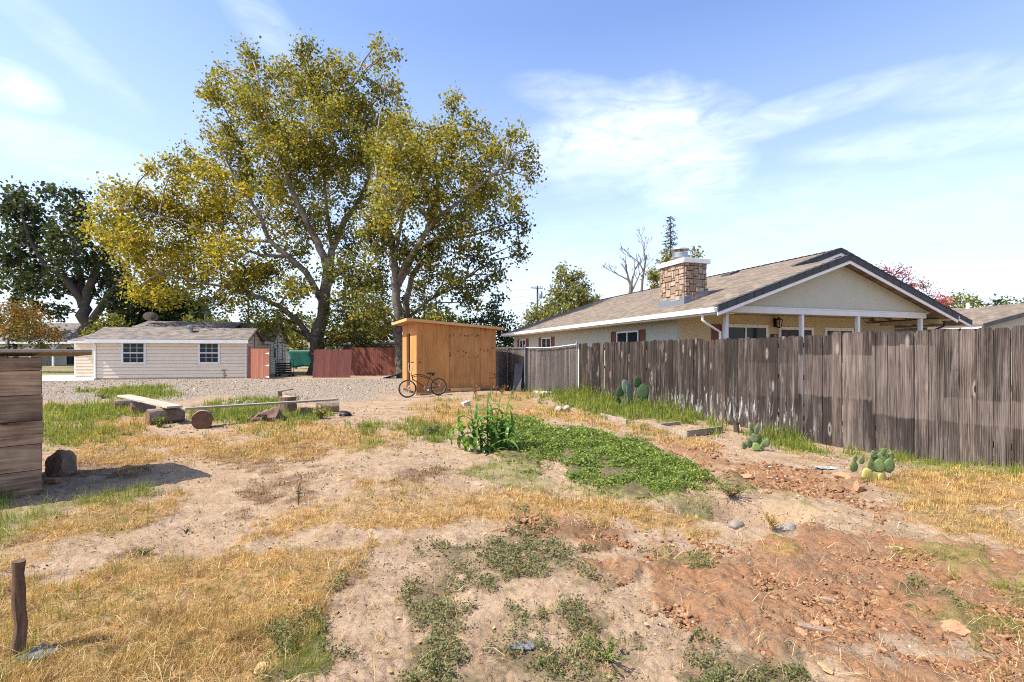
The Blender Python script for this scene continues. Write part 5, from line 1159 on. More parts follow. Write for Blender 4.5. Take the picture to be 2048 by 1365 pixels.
def small_things():
    def rock(name, label, cat, u, v, size, mat, rz=0, seed=0, dz=0, rough=.25, grp=None, sub=2, smooth=False):
        p = G(u, v); m = MB(); m.rock(p + Vector((0, size[1] * .5, size[2] * .55 + dz)), size, rz, seed, rough, sub); return tag(m.build(name, mat, loc=tuple(p), smooth=smooth), label, cat, grp)
    grey = plain('smooth grey stone', (.24, .205, .17), .85, .25, 6, .4); pale = plain('pale chalky stone', (.40, .34, .27), .9, .15, 6, .4); darkrock = plain('dark charred wood', (.20, .14, .095), .9, .5, 7, .8); clod = plain('orange clay clod', (.37, .20, .11), .95, .25, 7, .9, bscale=30)
    rock('rock', 'rounded grey rock on the left rim of the dug hole', 'rock', 1474, 1056, (.09, .07, .05), grey, .2, 1, -.02, grp='stones by the dug hole', smooth=True, rough=.08)
    rock('rock', 'oval grey rock half buried right of the dug hole', 'rock', 1580, 1060, (.08, .06, .05), grey, -.2, 2, -.022, grp='stones by the dug hole', smooth=True, rough=.08)
    rock('rock', 'white stone in grass, left of a pair behind the clover', 'rock', 1117, 825, (.13, .1, .10), pale, .3, 3, grp='pale stones by the fence')
    rock('rock', 'pale tan stone in grass, right of a pair behind the clover', 'rock', 1135, 824, (.13, .1, .11), pale, .8, 4, grp='pale stones by the fence')
    rock('boulder', 'dark charred stump chunk standing behind the timber bin', 'stump', 112, 952, (.17, .16, .20), darkrock, .3, 6, rough=.45, sub=3)
    for k, (u, v, s, lb) in enumerate(((1500, 962, .115, 'largest orange clay clod above the dug hole'), (1722, 985, .085, 'upright clay clod left of the yellow cactus'), (1690, 960, .13, 'dark long clay clod below the fence cactus'), (1922, 1270, .085, 'flat orange clay clod in the right foreground'), (1545, 1200, .035, 'small bright orange clod amid red soil'), (1640, 1255, .05, 'brown clay clod beside a wood chip'), (1660, 1250, .035, 'little clay clod next to the wood chip'), (1605, 1270, .04, 'dark clod under the flat wood chip'))):
        rock('clay_clod', lb, 'clod', u, v, (s, s * .7, s * (.9 if k == 1 else .42)), clod, k * .7, k + 20, rough=.6, grp='large clay clods', sub=3)
    chip = wood('rotten wood chip', (.14, .085, .06), (.36, .25, .18), 'X', 16, .1, .5)
    for u, v, L, an, lb in ((1630, 1262, .17, -.35, 'flat rotten wood chip lying in the red soil'), (1385, 1275, .15, .9, 'thin grey stick at the edge of the weeds'), (1655, 1205, .09, -.5, 'small pale wood chip right of the orange clod')):
        p = G(u, v); m = MB(); m.box(p + Vector((0, 0, .015)), (L, .035 if L > .16 else .018, .02), an, .1, .05); tag(m.build('wood_chip', chip, loc=tuple(p), bevel=.004), lb, 'wood chip', 'wood scraps in the dirt')
    p = G(931, 812); m = MB(); m.box(p + Vector((0, .05, .06)), (.24, .16, .11), .75, 0, -.25); tag(m.build('concrete_block', M['concrete'], loc=tuple(p), bevel=.01), 'tilted broken concrete block behind the corn plant', 'block')
    p = G(100, 968); m = MB(); m.box(p + Vector((0, .03, .03)), (.13, .08, .055), .1); tag(m.build('brick', plain('old brick', (.30, .15, .10), .9, .2), loc=tuple(p), bevel=.008), 'single brown brick lying in the shade of the bin', 'brick')
    a, b = G(1042, 781), G(1086, 789); d = (b - a); m = MB(); m.obox(a + Vector((0, 0, .02)), (d.x, d.y, .0), (-d.y * .18, d.x * .18, 0), (0, 0, .06)); tag(m.build('loose_board', wood('bleached board', (.45, .40, .34), (.70, .64, .55), 'X', 8, .1, .2), loc=tuple(a), bevel=.005), 'bleached board lying in grass right of the shed', 'board')
    # raised bed edging
    f = thing('garden_bed', 'half buried wooden garden bed frame beside the picket fence', 'garden bed', tuple(G(1374, 872)))
    eb = wood('bed edging boards', (.16, .12, .09), (.46, .38, .30), 'X', 9, .1, .3)
    for (u0, v0), (u1, v1), hh in (((1308, 856), (1374, 876), .13), ((1374, 876), (1446, 866), .16), ((1200, 834), (1252, 848), .12), ((1308, 856), (1360, 850), .10)):
        a, b = G(u0, v0), G(u1, v1); d = (b - a); m = MB(); m.obox(a + Vector((0, 0, -.03)), d, Vector((-d.y, d.x, 0)).normalized() * .035, (0, 0, hh)); m.build('edge_board', eb, f, bevel=.004)
    # dead stub
    p = G(1472, 866); m = MB(); rr = random.Random(9)
    for k in range(9): an = rr.uniform(0, 6.28); m.tube([p, p + Vector((math.cos(an) * .03, math.sin(an) * .03, .17)), p + Vector((math.cos(an) * .10, math.sin(an) * .10, rr.uniform(.25, .40)))], [.045, .03, .008], 6, jit=.2)
    tag(m.build('dead_shrub', M['barkdark'], loc=tuple(p)), 'short dead shrub stub against the picket fence', 'shrub')
    # crooked stake in the foreground
    p = G(36, 1316); sc = p.y / 1000; m = MB()
    pts = [p + Vector(((u - 36) * sc, 0, (1316 - v) * sc)) for u, v in ((37, 1330), (38, 1290), (42, 1250), (38, 1210), (37, 1180), (36, 1150), (38, 1122))]
    m.tube(pts, [.027, .026, .024, .026, .028, .023, .026], 12, jit=.09); m.tube([pts[4], pts[4] + Vector((-.035, -.01, .012))], [.022, .012], 7, jit=.1)
    tag(m.build('wooden_stake', wood('dark stake bark', (.05, .028, .018), (.20, .12, .075), 'Z', 30, .2, 1.0, knots=False), loc=tuple(p), smooth='auto'), 'crooked dark wooden stake upright in dry grass, left foreground', 'stake')
    p = G(66, 1322); m = MB(); m.add([p + Vector(v) for v in ((-.07, -.03, .02), (.06, -.02, .025), (.09, .05, .03), (-.02, .07, .045), (-.07, .03, .03))], [(0, 1, 2, 3, 4)]); o = m.build('slate_scrap', plain('grey slate scrap', (.11, .12, .13), .6, .2), loc=tuple(p)); so = o.modifiers.new('Solid', 'SOLIDIFY'); so.thickness = .012; tag(o, 'grey slate scrap at the foot of the stake', 'scrap')
    foil = plain('crumpled pale plastic', (.55, .56, .58), .35, .2, 20, .6)
    for u, v, s, mm, lb in ((1045, 1295, .06, plain('grey plastic scrap', (.13, .14, .16), .4, .3, 20, .5), 'torn grey plastic scrap among creeping weeds'), (50, 1352, .045, foil, 'white crumpled paper scrap near the stake'), (1655, 938, .13, plain('grey rag cloth', (.28, .29, .275), .9, .25, 12, .6), 'crumpled pale grey rag beside the small cactus'), (1545, 935, .05, foil, 'crumpled white scrap in the red soil'), (420, 1165, .03, foil, 'white pebble-like scrap in the straw')):
        p = G(u, v); rr = random.Random(u); vs = []; n = 7
        for j in range(n + 1):
            for i in range(n + 1):
                x, y = (i / n - .5) * 2 * s, (j / n - .5) * 1.1 * s; e = 1 - max(abs(i / n - .5), abs(j / n - .5)) * 1.2
                vs.append(p + Vector((x * (1 + rr.uniform(-.15, .15)), y * (1 + rr.uniform(-.2, .2)), .006 + max(0, e) * s * .25 * rr.uniform(.4, 1.3))))
        fs = [(j * (n + 1) + i, j * (n + 1) + i + 1, (j + 1) * (n + 1) + i + 1, (j + 1) * (n + 1) + i) for j in range(n) for i in range(n)]
        o = MB().add(vs, fs).build('litter_scrap', mm, loc=tuple(p)); so = o.modifiers.new('Solid', 'SOLIDIFY'); so.thickness = .003; tag(o, lb, 'litter')
    # curled big leaf
    lfm = plain('dry curled leaf', (.46, .30, .15), .8, .2, 20, .4)
    for u, v, s, lb in ((1790, 1103, .075, 'large curled tan leaf on the red soil'), (520, 1345, .05, 'curled tan leaf at the bottom edge of the straw'), (130, 1290, .06, 'reddish dry leaf right of the stake'), (1650, 1345, .05, 'torn tan leaf at the bottom of the red soil')):
        p = G(u, v); m = MB(); n = 8; vs = []; an = u * .1
        for i in range(n + 1):
            t = i / n * 2 - 1; w = (1 - t * t) ** .6 * .42 + .02
            for sgn in (-1, 0, 1): x, y, z = t * s, sgn * w * s, .01 + abs(sgn) * w * s * .5 + .2 * s * t * t; vs.append(p + Vector((x * math.cos(an) - y * math.sin(an), x * math.sin(an) + y * math.cos(an), z)))
        fs = [(i * 3 + j, i * 3 + j + 1, i * 3 + 4 + j, i * 3 + 3 + j) for i in range(n) for j in range(2)]
        o = m.add(vs, fs).build('curled_leaf', lfm, loc=tuple(p), smooth=True); so = o.modifiers.new('Solid', 'SOLIDIFY'); so.thickness = .002; tag(o, lb, 'leaf', 'large curled leaves')
# ------------------------------------------------------------------ corn and cactus
def corn_plant():
    base = G(975, 905); f = thing('corn_plant', 'leafy green corn clump growing at the left edge of the clover', 'corn plant', tuple(base)); rr = random.Random(17)
    lm, nt, b = newmat('corn leaf'); ri = nt.n('ShaderNodeNewGeometry').outputs['Random Per Island']
    col = nt.ramp(ri, [(0, (.045, .105, .018)), (.6, (.09, .19, .035)), (1, (.17, .26, .05))]); setp(nt, b, col, .28, spec=.5)
    tr = nt.n('ShaderNodeBsdfTranslucent', ins={'Color': (.25, .42, .05, 1)}); mx = nt.n('ShaderNodeMixShader', ins={0: .38, 1: b.outputs[0], 2: tr.outputs[0]}); nt.L.new(mx.outputs[0], lm.node_tree.nodes['Material Output'].inputs[0])
    stalks = [(-.34, .05, .55, -.10), (-.20, .0, .80, -.04), (.0, .05, 1.02, .0), (.12, -.05, .95, .05), (.20, .08, .88, .1), (.05, .15, .75, .02), (-.10, .12, .68, -.08), (.26, -.02, .55, .12)]
    def leaf(m, p, az, L, w, el, droop):
        n = 9; q = Vector(p); e = el; vs = []; hd = Vector((math.cos(az), math.sin(az), 0)); sd = Vector((-hd.y, hd.x, 0)); tw = rr.uniform(-.5, .5)
        for i in range(n + 1):
            t = i / n; ww = w * (min(1, t * 6 + .35)) * (1 - t ** 2.2) ** .8 + .002
            up = Vector((-math.sin(e) * hd.x, -math.sin(e) * hd.y, math.cos(e))); s2 = (sd * math.cos(tw * t) + up * math.sin(tw * t))
            vs += [q - s2 * ww + up * ww * .35, q, q + s2 * ww + up * ww * .35]
            q = q + (hd * math.cos(e) + Vector((0, 0, math.sin(e)))) * (L / n); e -= droop / n * (1 + t)
        m.add(vs, [(i * 3 + j, i * 3 + j + 1, i * 3 + 4 + j, i * 3 + 3 + j) for i in range(n) for j in range(2)])
    for k, (x, y, hh, ln) in enumerate(stalks):
        s = MB(); pts = [base + Vector((x + ln * t * t, y, hh * .72 * t - .02)) for t in (0, .25, .5, .75, 1)]
        s.tube(pts, [.016, .014, .012, .010, .006], 7); s.build('stalk', lm, f, smooth='auto')
        m = MB(); az = rr.uniform(0, 6.28); nl = 13
        for i in range(nl):
            t = .04 + .94 * i / nl; p = base + Vector((x + ln * t * t, y, hh * .72 * t))
            az += math.pi * rr.uniform(.75, 1.1); leaf(m, p, az, rr.uniform(.28, .50) * (1.1 - .25 * t), rr.uniform(.026, .042), rr.uniform(.55, 1.25), rr.uniform(1.2, 3.0))
        leaf(m, base + Vector((x + ln, y, hh * .70)), az, .30, .02, 1.4, .3)
        m.build('foliage', lm, f, smooth=True)
def cactus(label, spec, base, mats, scale=1.0):
    f = thing('prickly_pear', label, 'cactus', tuple(base), group='prickly pear cacti by the fence'); rr = random.Random(int(base.y * 100))
    sp = plain('cactus spines', (.30, .28, .16), .8, .1, bump=0)
    for (x, y, z, w, h, az, tilt, mi) in spec:
        c = base + Vector((x, y, z)) * scale; w *= scale; h *= scale; m = MB()
        A = Matrix.Translation(c) @ Matrix.Rotation(az, 4, 'Z') @ Matrix.Rotation(tilt, 4, 'Y')
        n, k = 9, 16; vs = []
        for i in range(n + 1):
            t = i / n; zz = h * t; prof = w * .5 * max(.14, (math.sin(math.pi * min(1, .07 + t * .93) ** .82)) ** .62) if i < n else .001; th = .055 * w * (math.sin(math.pi * min(1, .1 + t * .9)) ** .5) + .004
            for j in range(k): b = 6.2832 * j / k; vs.append(A @ Vector((prof * math.cos(b), th * math.sin(b), zz)))
        fs = [(i * k + j, i * k + (j + 1) % k, (i + 1) * k + (j + 1) % k, (i + 1) * k + j) for i in range(n) for j in range(k)] + [tuple(range(k - 1, -1, -1))]
        m.add(vs, fs); po = m.build('pad', mats[mi], f, smooth=True)
        s = MB()
        for i in range(1, 8):
            for j in range(5):
                t = i / 8.5; lim = w * .42 * math.sin(math.pi * (.08 + .92 * t)) ** .6; px = -lim + 2 * lim * (j + .5 * (i % 2)) / 5
                for sg in (-1, 1):
                    p0 = A @ Vector((px, sg * .09 * w, h * t)); p1 = A @ Vector((px + rr.uniform(-.01, .01), sg * (.09 * w + .016 * scale), h * t + .006)); s.tube([p0, p1], [.0012 * scale, .0004], 4, False)
        s.build('spines', sp, po)
def cacti():
    blue = plain('blue green cactus skin', (.17, .24, .18), .85, .2, 9, .2); dark = plain('deep green cactus skin', (.045, .085, .035), .85, .25, 9, .2); grn = plain('fresh green cactus skin', (.16, .24, .07), .85, .25, 12, .2); yel = plain('yellowed cactus skin', (.52, .46, .12), .85, .15, 9, .2)
    b = Vector((3.36, 14.3, 0)); b.z = float(ground(b.x, b.y)) - .02
    cactus('tall prickly pear with big blue green pads, farthest along the fence', [(-.30, 0, .05, .22, .34, .4, -.15, 1), (-.28, .02, .36, .24, .32, .2, .12, 1), (-.02, 0, .10, .2, .40, 1.0, .0, 0), (-.04, .0, .46, .27, .42, .3, -.35, 0), (.05, -.02, .25, .24, .50, .6, -.35, 0), (.33, .0, .12, .24, .22, .1, .1, 1), (.36, .02, .30, .33, .44, -.2, .12, 1), (.24, .06, .62, .24, .34, .2, .0, 1), (-.12, -.15, .02, .22, .30, -.3, -.3, 1), (.02, -.1, .0, .2, .28, .5, .25, 1)], b, [blue, dark])
    b = G(1516, 903)
    cactus('small dense cactus with many little green pads, middle of the three', [(0, 0, 0, .13, .16, .2, .1, 0), (-.08, .02, .06, .12, .15, .4, -.4, 0), (-.03, .0, .14, .12, .15, -.2, -.1, 0), (.05, .03, .12, .12, .14, .5, .3, 0), (-.06, .02, .25, .10, .13, .1, -.2, 0), (.0, 0, .27, .10, .14, .2, .1, 0), (.12, .0, .08, .11, .13, -.3, .5, 0), (.07, -.03, .02, .12, .14, .6, .4, 1), (-.02, -.05, .02, .12, .13, -.4, -.1, 1), (.03, .01, .35, .08, .10, .2, .2, 0), (-.07, .01, .36, .08, .10, .2, -.2, 0), (-.15, .03, .04, .10, .12, .2, -.6, 0), (.17, .02, .12, .09, .10, .2, .3, 0)], b + Vector((0, .05, -.01)), [plain('dusty green cactus skin', (.12, .17, .075), .85, .25, 12, .2), grn])
    b = G(1760, 966)
    cactus('low cactus with yellowed lower pads, nearest in the fence row', [(-.05, 0, -.01, .15, .15, .1, -.1, 1), (.06, .0, .0, .14, .14, .3, .15, 1), (-.12, -.02, .06, .17, .13, .2, -.5, 1), (-.06, .0, .13, .14, .17, .3, -.25, 0), (.02, .0, .12, .15, .18, -.2, .05, 0), (.13, .0, .12, .17, .20, .1, .3, 0), (.0, .05, .25, .11, .13, .2, -.1, 0), (.08, .04, .25, .12, .14, -.3, .2, 0), (-.26, .04, .12, .13, .15, .2, -.1, 0), (-.25, .04, .25, .08, .09, .3, .1, 0), (-.02, .03, .30, .10, .10, .3, .0, 0), (.21, .05, .27, .10, .11, .2, .2, 0), (-.18, .03, .22, .09, .10, .2, .2, 0), (.11, .02, .34, .09, .09, .2, -.1, 0)], b + Vector((0, .05, 0)), [plain('olive cactus skin', (.13, .185, .06), .85, .25, 12, .2), yel], .92)
def sprig(name, label, u, v, hgt, n, mats, spread=.5, cat='weed', lsize=.03, group=None, nl=10):
    p = G(u, v); f = thing(name, label, cat, tuple(p), group=group); rr = random.Random(u * 7 + v); m = MB(); C = []; 
    for k in range(n):
        an = rr.uniform(0, 6.28); sp = rr.uniform(.2, 1) * spread * hgt; hh = hgt * rr.uniform(.6, 1)
        pts = [p, p + Vector((math.cos(an) * sp * .35, math.sin(an) * sp * .35, hh * .55)), p + Vector((math.cos(an) * sp, math.sin(an) * sp, hh))]; m.tube(pts, [.005, .0035, .0015], 5)
        for i in range(nl): t = rr.uniform(.15, 1); q = pts[0].lerp(pts[1], t * 2) if t < .5 else pts[1].lerp(pts[2], t * 2 - 1); C.append(q + Vector((rr.uniform(-1, 1), rr.uniform(-1, 1), rr.uniform(-1, 1))) * lsize * .6)
    m.build('stem', mats[0], f)
    V, q = leafquads(np.array([tuple(c) for c in C]), lsize, .5, .3); npmesh('foliage', V, None, q, mats[1], parent=f)
def weeds_single():
    st = plain('weed stem', (.13, .13, .05), .7, .2, bump=0); lg = leafmat('bright weed leaves', [(0, (.09, .15, .03)), (1, (.22, .28, .06))], .35); lo = leafmat('olive weed leaves', [(0, (.10, .11, .05)), (1, (.20, .20, .10))], .3); lb = leafmat('rusty weed leaves', [(0, (.22, .09, .04)), (1, (.40, .21, .10))], .2, .8)
    sprig('weed_plant', 'leafy green weed among creeping weeds, bottom centre', 1215, 1325, .13, 12, (st, lg), 1.1, lsize=.018, nl=20)
    sprig('weed_plant', 'single thin upright weed on bare dirt left of centre', 597, 1012, .24, 3, (st, lo), .12, lsize=.025, nl=16)
    sprig('weed_plant', 'bushy olive weed left of the corn plant', 865, 872, .22, 26, (st, lo), 1.0, lsize=.05, nl=10)
    sprig('weed_plant', 'rusty dry weed against the shed base', 950, 792, .50, 10, (st, lb), .45, lsize=.07, nl=9)
    sprig('weed_plant', 'dry weed patch at the right corner of the shed', 1005, 790, .40, 14, (st, lb), .9, lsize=.05, nl=7)
    sprig('weed_plant', 'thin young sapling in straw right of the shed', 1023, 802, .55, 4, (st, lo), .2, lsize=.05, nl=9)
    sprig('weed_plant', 'bushy green weed at the fence base behind the near cactus', 1772, 930, .26, 30, (st, lg), .8, lsize=.03, nl=8)
    sprig('weed_plant', 'green weed against the log of the left plank bench', 320, 856, .26, 22, (st, lg), .8, lsize=.05, nl=10)
    sprig('weed_plant', 'withered twig weed on the dirt path, left', 372, 1068, .07, 7, (st, lb), 1.0, lsize=.012, nl=3)
    sprig('weed_plant', 'dead twiggy weed by the dry grass edge, left', 285, 1112, .06, 14, (st, lb), 1.8, lsize=.012, nl=4)
    sprig('weed_plant', 'green weed at the red gate side of the drive grass', 205, 798, .2, 14, (st, lo), 1.5, lsize=.06, nl=8)
    sprig('weed_plant', 'tangle of dry twigs hanging into the left side of the dug hole', 1462, 1035, .16, 40, (st, lb), 1.5, lsize=.02, nl=5)
    sprig('weed_plant', 'dry straw tuft standing in the middle of the dug hole', 1542, 1062, .16, 50, (plain('dry stalk', (.45, .31, .14), .8, .2, bump=0), leafmat('dry tuft leaves', [(0, (.40, .26, .10)), (1, (.55, .40, .18))], .2)), .6, lsize=.018, nl=5)
    sprig('weed_plant', 'yellow green weed clump beside the low broken stump', 640, 838, .30, 40, (st, leafmat('yellow weed leaves', [(0, (.20, .19, .05)), (1, (.42, .36, .12))], .3)), 1.0, lsize=.06, nl=8)

# ------------------------------------------------------------------ trees
def tree(name, label, basepx, Y, limbs, blobs, mats, bark, leaf=.2, per=16, dens=1.0, group=None, cat='tree', depthf=1.0, seed=1, sig=.30, asp=.7, cl=1.0, twig=True, up=0.0):
    rr = random.Random(seed); bu, bv = basepx; sc = Y / F
    base = P(bu, bv, Y); base.z = 0
    f = thing(name, label, cat, tuple(base), group=group); tr = MB(); nodes = []
    for limb in limbs:
        pts = limb[0]; dy1 = limb[1]; n = len(pts); off = limb[2] if len(limb) > 2 else 0
        W = []
        for i, (u, v, r) in enumerate(pts):
            dy = off + dy1 * (i / max(1, n - 1)); p = P(u, v, Y + dy); W.append((p, .86 * r * (Y + dy) / F))
        # refine with a little wobble
        pp = []; rad = []
        for i in range(n - 1):
            for k in range(3):
                t = k / 3; w = W[i][1] * .35 * (k > 0); pp.append(W[i][0].lerp(W[i + 1][0], t) + Vector((rr.uniform(-w, w), rr.uniform(-w, w), rr.uniform(-w, w)))); rad.append(W[i][1] * (1 - t) + W[i + 1][1] * t)
        pp.append(W[-1][0]); rad.append(W[-1][1])
        tr.tube(pp, rad, 9 if max(rad) > .12 else 6, False); nodes += list(zip(pp, rad))
    C = []; MI = []
    for bl in blobs:
        u, v, r = bl[:3]; tint = bl[3] if len(bl) > 3 else 0; dd = bl[4] if len(bl) > 4 else 1.0
        rw = r * sc; dy = rr.gauss(0, 1) * min(rw * 1.3, 2.6) * depthf; c = P(u, v, Y + dy)
        if nodes:
            cand = sorted(nodes, key=lambda q: (q[0] - c).length + 2.2 * max(0, q[0].z - c.z + .5))[:3]; nb, nr = cand[0]
            mid = nb.lerp(c, .5) + Vector((0, 0, .10 * (c - nb).length)); tr.tube([nb, mid, c], [min(nr * .75, .09 * cl), .05 * cl, .02 * cl], 5, False)
        k = max(4, int((r * sc) ** 2 * 9.0 * dens * dd / cl ** 2))
        for _ in range(k):
            d = Vector((rr.gauss(0, 1), rr.gauss(0, 1), rr.gauss(0, 1))).normalized() * rw * rr.random() ** .42; d.z *= .9; q = c + d
            if twig: tr.tube([c + d * .15, c + d * .6 + Vector((0, 0, .05)), q], [.016 * cl, .011 * cl, .004], 3, False)
            m = max(4, int(per * 2.6 * rr.uniform(.5, 1.5)))
            g = RNG.normal(size=(m, 3)) * sig * cl * rr.uniform(.7, 1.2) + np.array(q); g[:, 2] -= abs(RNG.normal(size=m)) * .10; C.append(g)
            t2 = tint if rr.random() < .72 else rr.randrange(len(mats)); MI += [t2] * m
    if tr.v: tr.build('trunk', bark, f, smooth=True)
    if C:
        C = np.vstack(C); V, q = leafquads(C, leaf * 1.12, asp, up); npmesh('crown', V, None, q, mats, MI, f)
    return f
def trees():
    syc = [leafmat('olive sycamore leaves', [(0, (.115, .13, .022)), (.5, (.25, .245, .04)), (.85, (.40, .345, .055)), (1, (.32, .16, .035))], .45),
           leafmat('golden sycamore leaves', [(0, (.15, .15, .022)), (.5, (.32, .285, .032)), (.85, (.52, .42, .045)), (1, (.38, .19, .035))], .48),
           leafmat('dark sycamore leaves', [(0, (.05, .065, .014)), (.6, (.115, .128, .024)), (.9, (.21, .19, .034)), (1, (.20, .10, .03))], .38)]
    skin, nt, b = newmat('sycamore bark'); co = nt.n('ShaderNodeTexCoord').outputs['Object']
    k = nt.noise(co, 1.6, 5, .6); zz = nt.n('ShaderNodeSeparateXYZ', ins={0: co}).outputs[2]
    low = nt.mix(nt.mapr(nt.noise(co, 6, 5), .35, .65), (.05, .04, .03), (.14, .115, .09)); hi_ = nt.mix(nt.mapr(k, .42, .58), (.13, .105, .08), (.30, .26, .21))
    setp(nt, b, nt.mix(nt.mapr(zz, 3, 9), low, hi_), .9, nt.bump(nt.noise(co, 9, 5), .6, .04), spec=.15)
    L1 = [([(634, 775, 24), (634, 735, 18), (635, 700, 16.5), (640, 650, 14), (648, 600, 12.5), (656, 545, 12)], 0),
          ([(656, 548, 10), (640, 500, 8.5), (615, 450, 7), (592, 400, 5.5), (565, 330, 4), (540, 250, 2.5), (515, 150, 1.2)], -2.5), ([(656, 550, 9.5), (664, 500, 8), (690, 440, 7), (712, 415, 6), (738, 360, 4.5), (742, 280, 3), (700, 180, 1.5)], 2),
          ([(642, 600, 7.5), (612, 545, 7), (575, 512, 6), (540, 482, 5.2), (515, 425, 4), (480, 372, 3), (440, 300, 1.6)], -3.5), ([(632, 690, 7), (602, 650, 6.5), (572, 622, 5.5), (530, 598, 4.5), (470, 578, 3.5), (395, 565, 2.6), (300, 540, 1.4)], -3),
          ([(600, 415, 4.5), (560, 400, 3.6), (510, 360, 2.6), (470, 260, 1.5)], 3), ([(664, 498, 5), (655, 430, 4), (648, 340, 3), (640, 230, 2), (610, 130, 1)], 1), ([(575, 515, 4), (520, 510, 3.4), (440, 480, 2.6), (350, 440, 1.8), (250, 420, 1)], -4),
          ([(660, 560, 3.5), (700, 535, 3), (730, 530, 2)], 1), ([(650, 610, 3.5), (690, 595, 2.8), (720, 615, 1.6)], 0), ([(540, 484, 3.6), (470, 480, 2.8), (390, 500, 2), (290, 500, 1.2)], 2)]
    B1 = [(438, 150, 26, 0, .8), (432, 195, 30, 0), (445, 260, 42), (425, 185, 22), (498, 112, 26), (505, 165, 45), (520, 225, 55), (560, 300, 65), (475, 320, 55), (612, 92, 20), (620, 130, 36), (600, 185, 55), (655, 245, 65), (690, 150, 40, 0), (720, 235, 55), (755, 85, 15), (762, 115, 24), (790, 105, 14), (770, 180, 36), (795, 250, 48), (700, 330, 65, 0, .8), (620, 380, 60, 0, .6), (540, 420, 60, 1, .7), (450, 420, 62, 1), (420, 370, 48, 1), (385, 330, 42, 1), (340, 350, 34, 1), (300, 340, 20, 1), (380, 430, 60, 1), (310, 425, 55, 1), (255, 400, 42, 1), (225, 380, 22, 1), (215, 445, 40, 1), (188, 465, 18, 1), (270, 480, 55, 1), (340, 500, 55, 1), (250, 510, 28, 1), (300, 555, 42, 1), (272, 585, 24, 1), (330, 600, 30, 1), (380, 560, 45, 1, .8), (410, 500, 55, 1, .7), (480, 500, 60, 1, .55), (550, 530, 50, 0, .6), (480, 580, 45, 0, .7), (430, 600, 35, 0, .6), (530, 620, 40, 0, .6), (580, 585, 40, 0, .6), (575, 655, 32, 0, .5), (500, 640, 22, 0, .5), (660, 440, 50, 0, .5), (705, 480, 50, 2, .7), (715, 560, 48, 2, .8), (690, 620, 40, 2, .7), (725, 640, 35, 2, .8), (670, 660, 25, 2, .6), (600, 470, 45, 0, .5), (650, 330, 60, 0, .8), (560, 370, 50, 0, .7), (740, 300, 50, 0), (720, 400, 50, 0, .7), (640, 180, 45), (560, 150, 35), (690, 210, 40), (540, 270, 45), (480, 200, 30), (610, 290, 55), (500, 380, 50, 1), (660, 110, 14), (585, 640, 22, 0, .6), (690, 540, 42, 2), (740, 565, 36, 2), (545, 655, 28, 0, .8), (720, 680, 26, 2), (660, 685, 20, 2, .8), (755, 670, 22, 2), (600, 570, 30, 0, .7), (510, 560, 40, 1, .8), (440, 540, 45, 1, .8), (610, 440, 40, 0), (590, 500, 36, 0, .8)]
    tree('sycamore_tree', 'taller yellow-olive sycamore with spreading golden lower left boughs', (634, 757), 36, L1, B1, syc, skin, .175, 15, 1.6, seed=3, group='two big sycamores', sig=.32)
    L2 = [([(803, 790, 14), (800, 720, 12), (796, 640, 11), (793, 580, 10), (790, 535, 10)], 0), ([(790, 540, 9), (782, 480, 7.5), (770, 430, 6), (757, 380, 4), (748, 310, 2.6), (760, 230, 1.5), (772, 170, .9), (762, 100, .5)], 4), ([(795, 560, 8), (820, 515, 6.5), (850, 470, 5.5), (880, 430, 4.5), (930, 395, 3.2), (1010, 330, 1.8)], -2), ([(797, 570, 7), (835, 500, 5.5), (862, 440, 4.6), (880, 350, 3.4), (905, 240, 1.8)], 1.5),
          ([(815, 760, 9), (813, 680, 8.5), (812, 610, 7.5), (822, 560, 6), (842, 520, 5), (880, 480, 4), (950, 470, 2.6), (1020, 445, 1.4)], -1, 1.5), ([(813, 640, 4), (850, 605, 3.6), (890, 580, 2.4), (930, 560, 1.4)], 1, 1.5), ([(790, 530, 4), (800, 460, 4), (815, 380, 3), (830, 300, 1.8)], -1.5)]
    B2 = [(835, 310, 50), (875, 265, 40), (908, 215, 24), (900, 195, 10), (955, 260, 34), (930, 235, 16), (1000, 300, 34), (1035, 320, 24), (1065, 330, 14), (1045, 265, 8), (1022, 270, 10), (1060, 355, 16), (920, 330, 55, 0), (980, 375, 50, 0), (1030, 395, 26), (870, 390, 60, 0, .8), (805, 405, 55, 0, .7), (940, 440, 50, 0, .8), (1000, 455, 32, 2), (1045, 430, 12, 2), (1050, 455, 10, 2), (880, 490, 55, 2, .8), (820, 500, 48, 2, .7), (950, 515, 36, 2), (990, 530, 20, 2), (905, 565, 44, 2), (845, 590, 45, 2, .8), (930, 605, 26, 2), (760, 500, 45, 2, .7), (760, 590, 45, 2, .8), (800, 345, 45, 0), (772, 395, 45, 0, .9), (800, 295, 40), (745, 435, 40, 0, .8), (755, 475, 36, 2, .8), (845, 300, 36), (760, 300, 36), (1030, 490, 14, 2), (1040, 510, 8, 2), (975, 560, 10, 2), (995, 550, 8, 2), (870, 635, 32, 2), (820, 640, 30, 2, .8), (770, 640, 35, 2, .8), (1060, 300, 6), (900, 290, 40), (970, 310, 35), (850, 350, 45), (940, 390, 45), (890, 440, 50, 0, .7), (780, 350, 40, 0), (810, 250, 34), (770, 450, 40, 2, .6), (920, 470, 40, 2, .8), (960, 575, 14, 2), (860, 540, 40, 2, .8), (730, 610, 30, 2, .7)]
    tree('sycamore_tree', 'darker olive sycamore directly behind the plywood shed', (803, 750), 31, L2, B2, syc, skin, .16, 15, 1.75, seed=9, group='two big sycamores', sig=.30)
    oak = [leafmat('dark oak leaves', [(0, (.025, .036, .014)), (.6, (.06, .078, .028)), (1, (.13, .15, .065))], .3)]
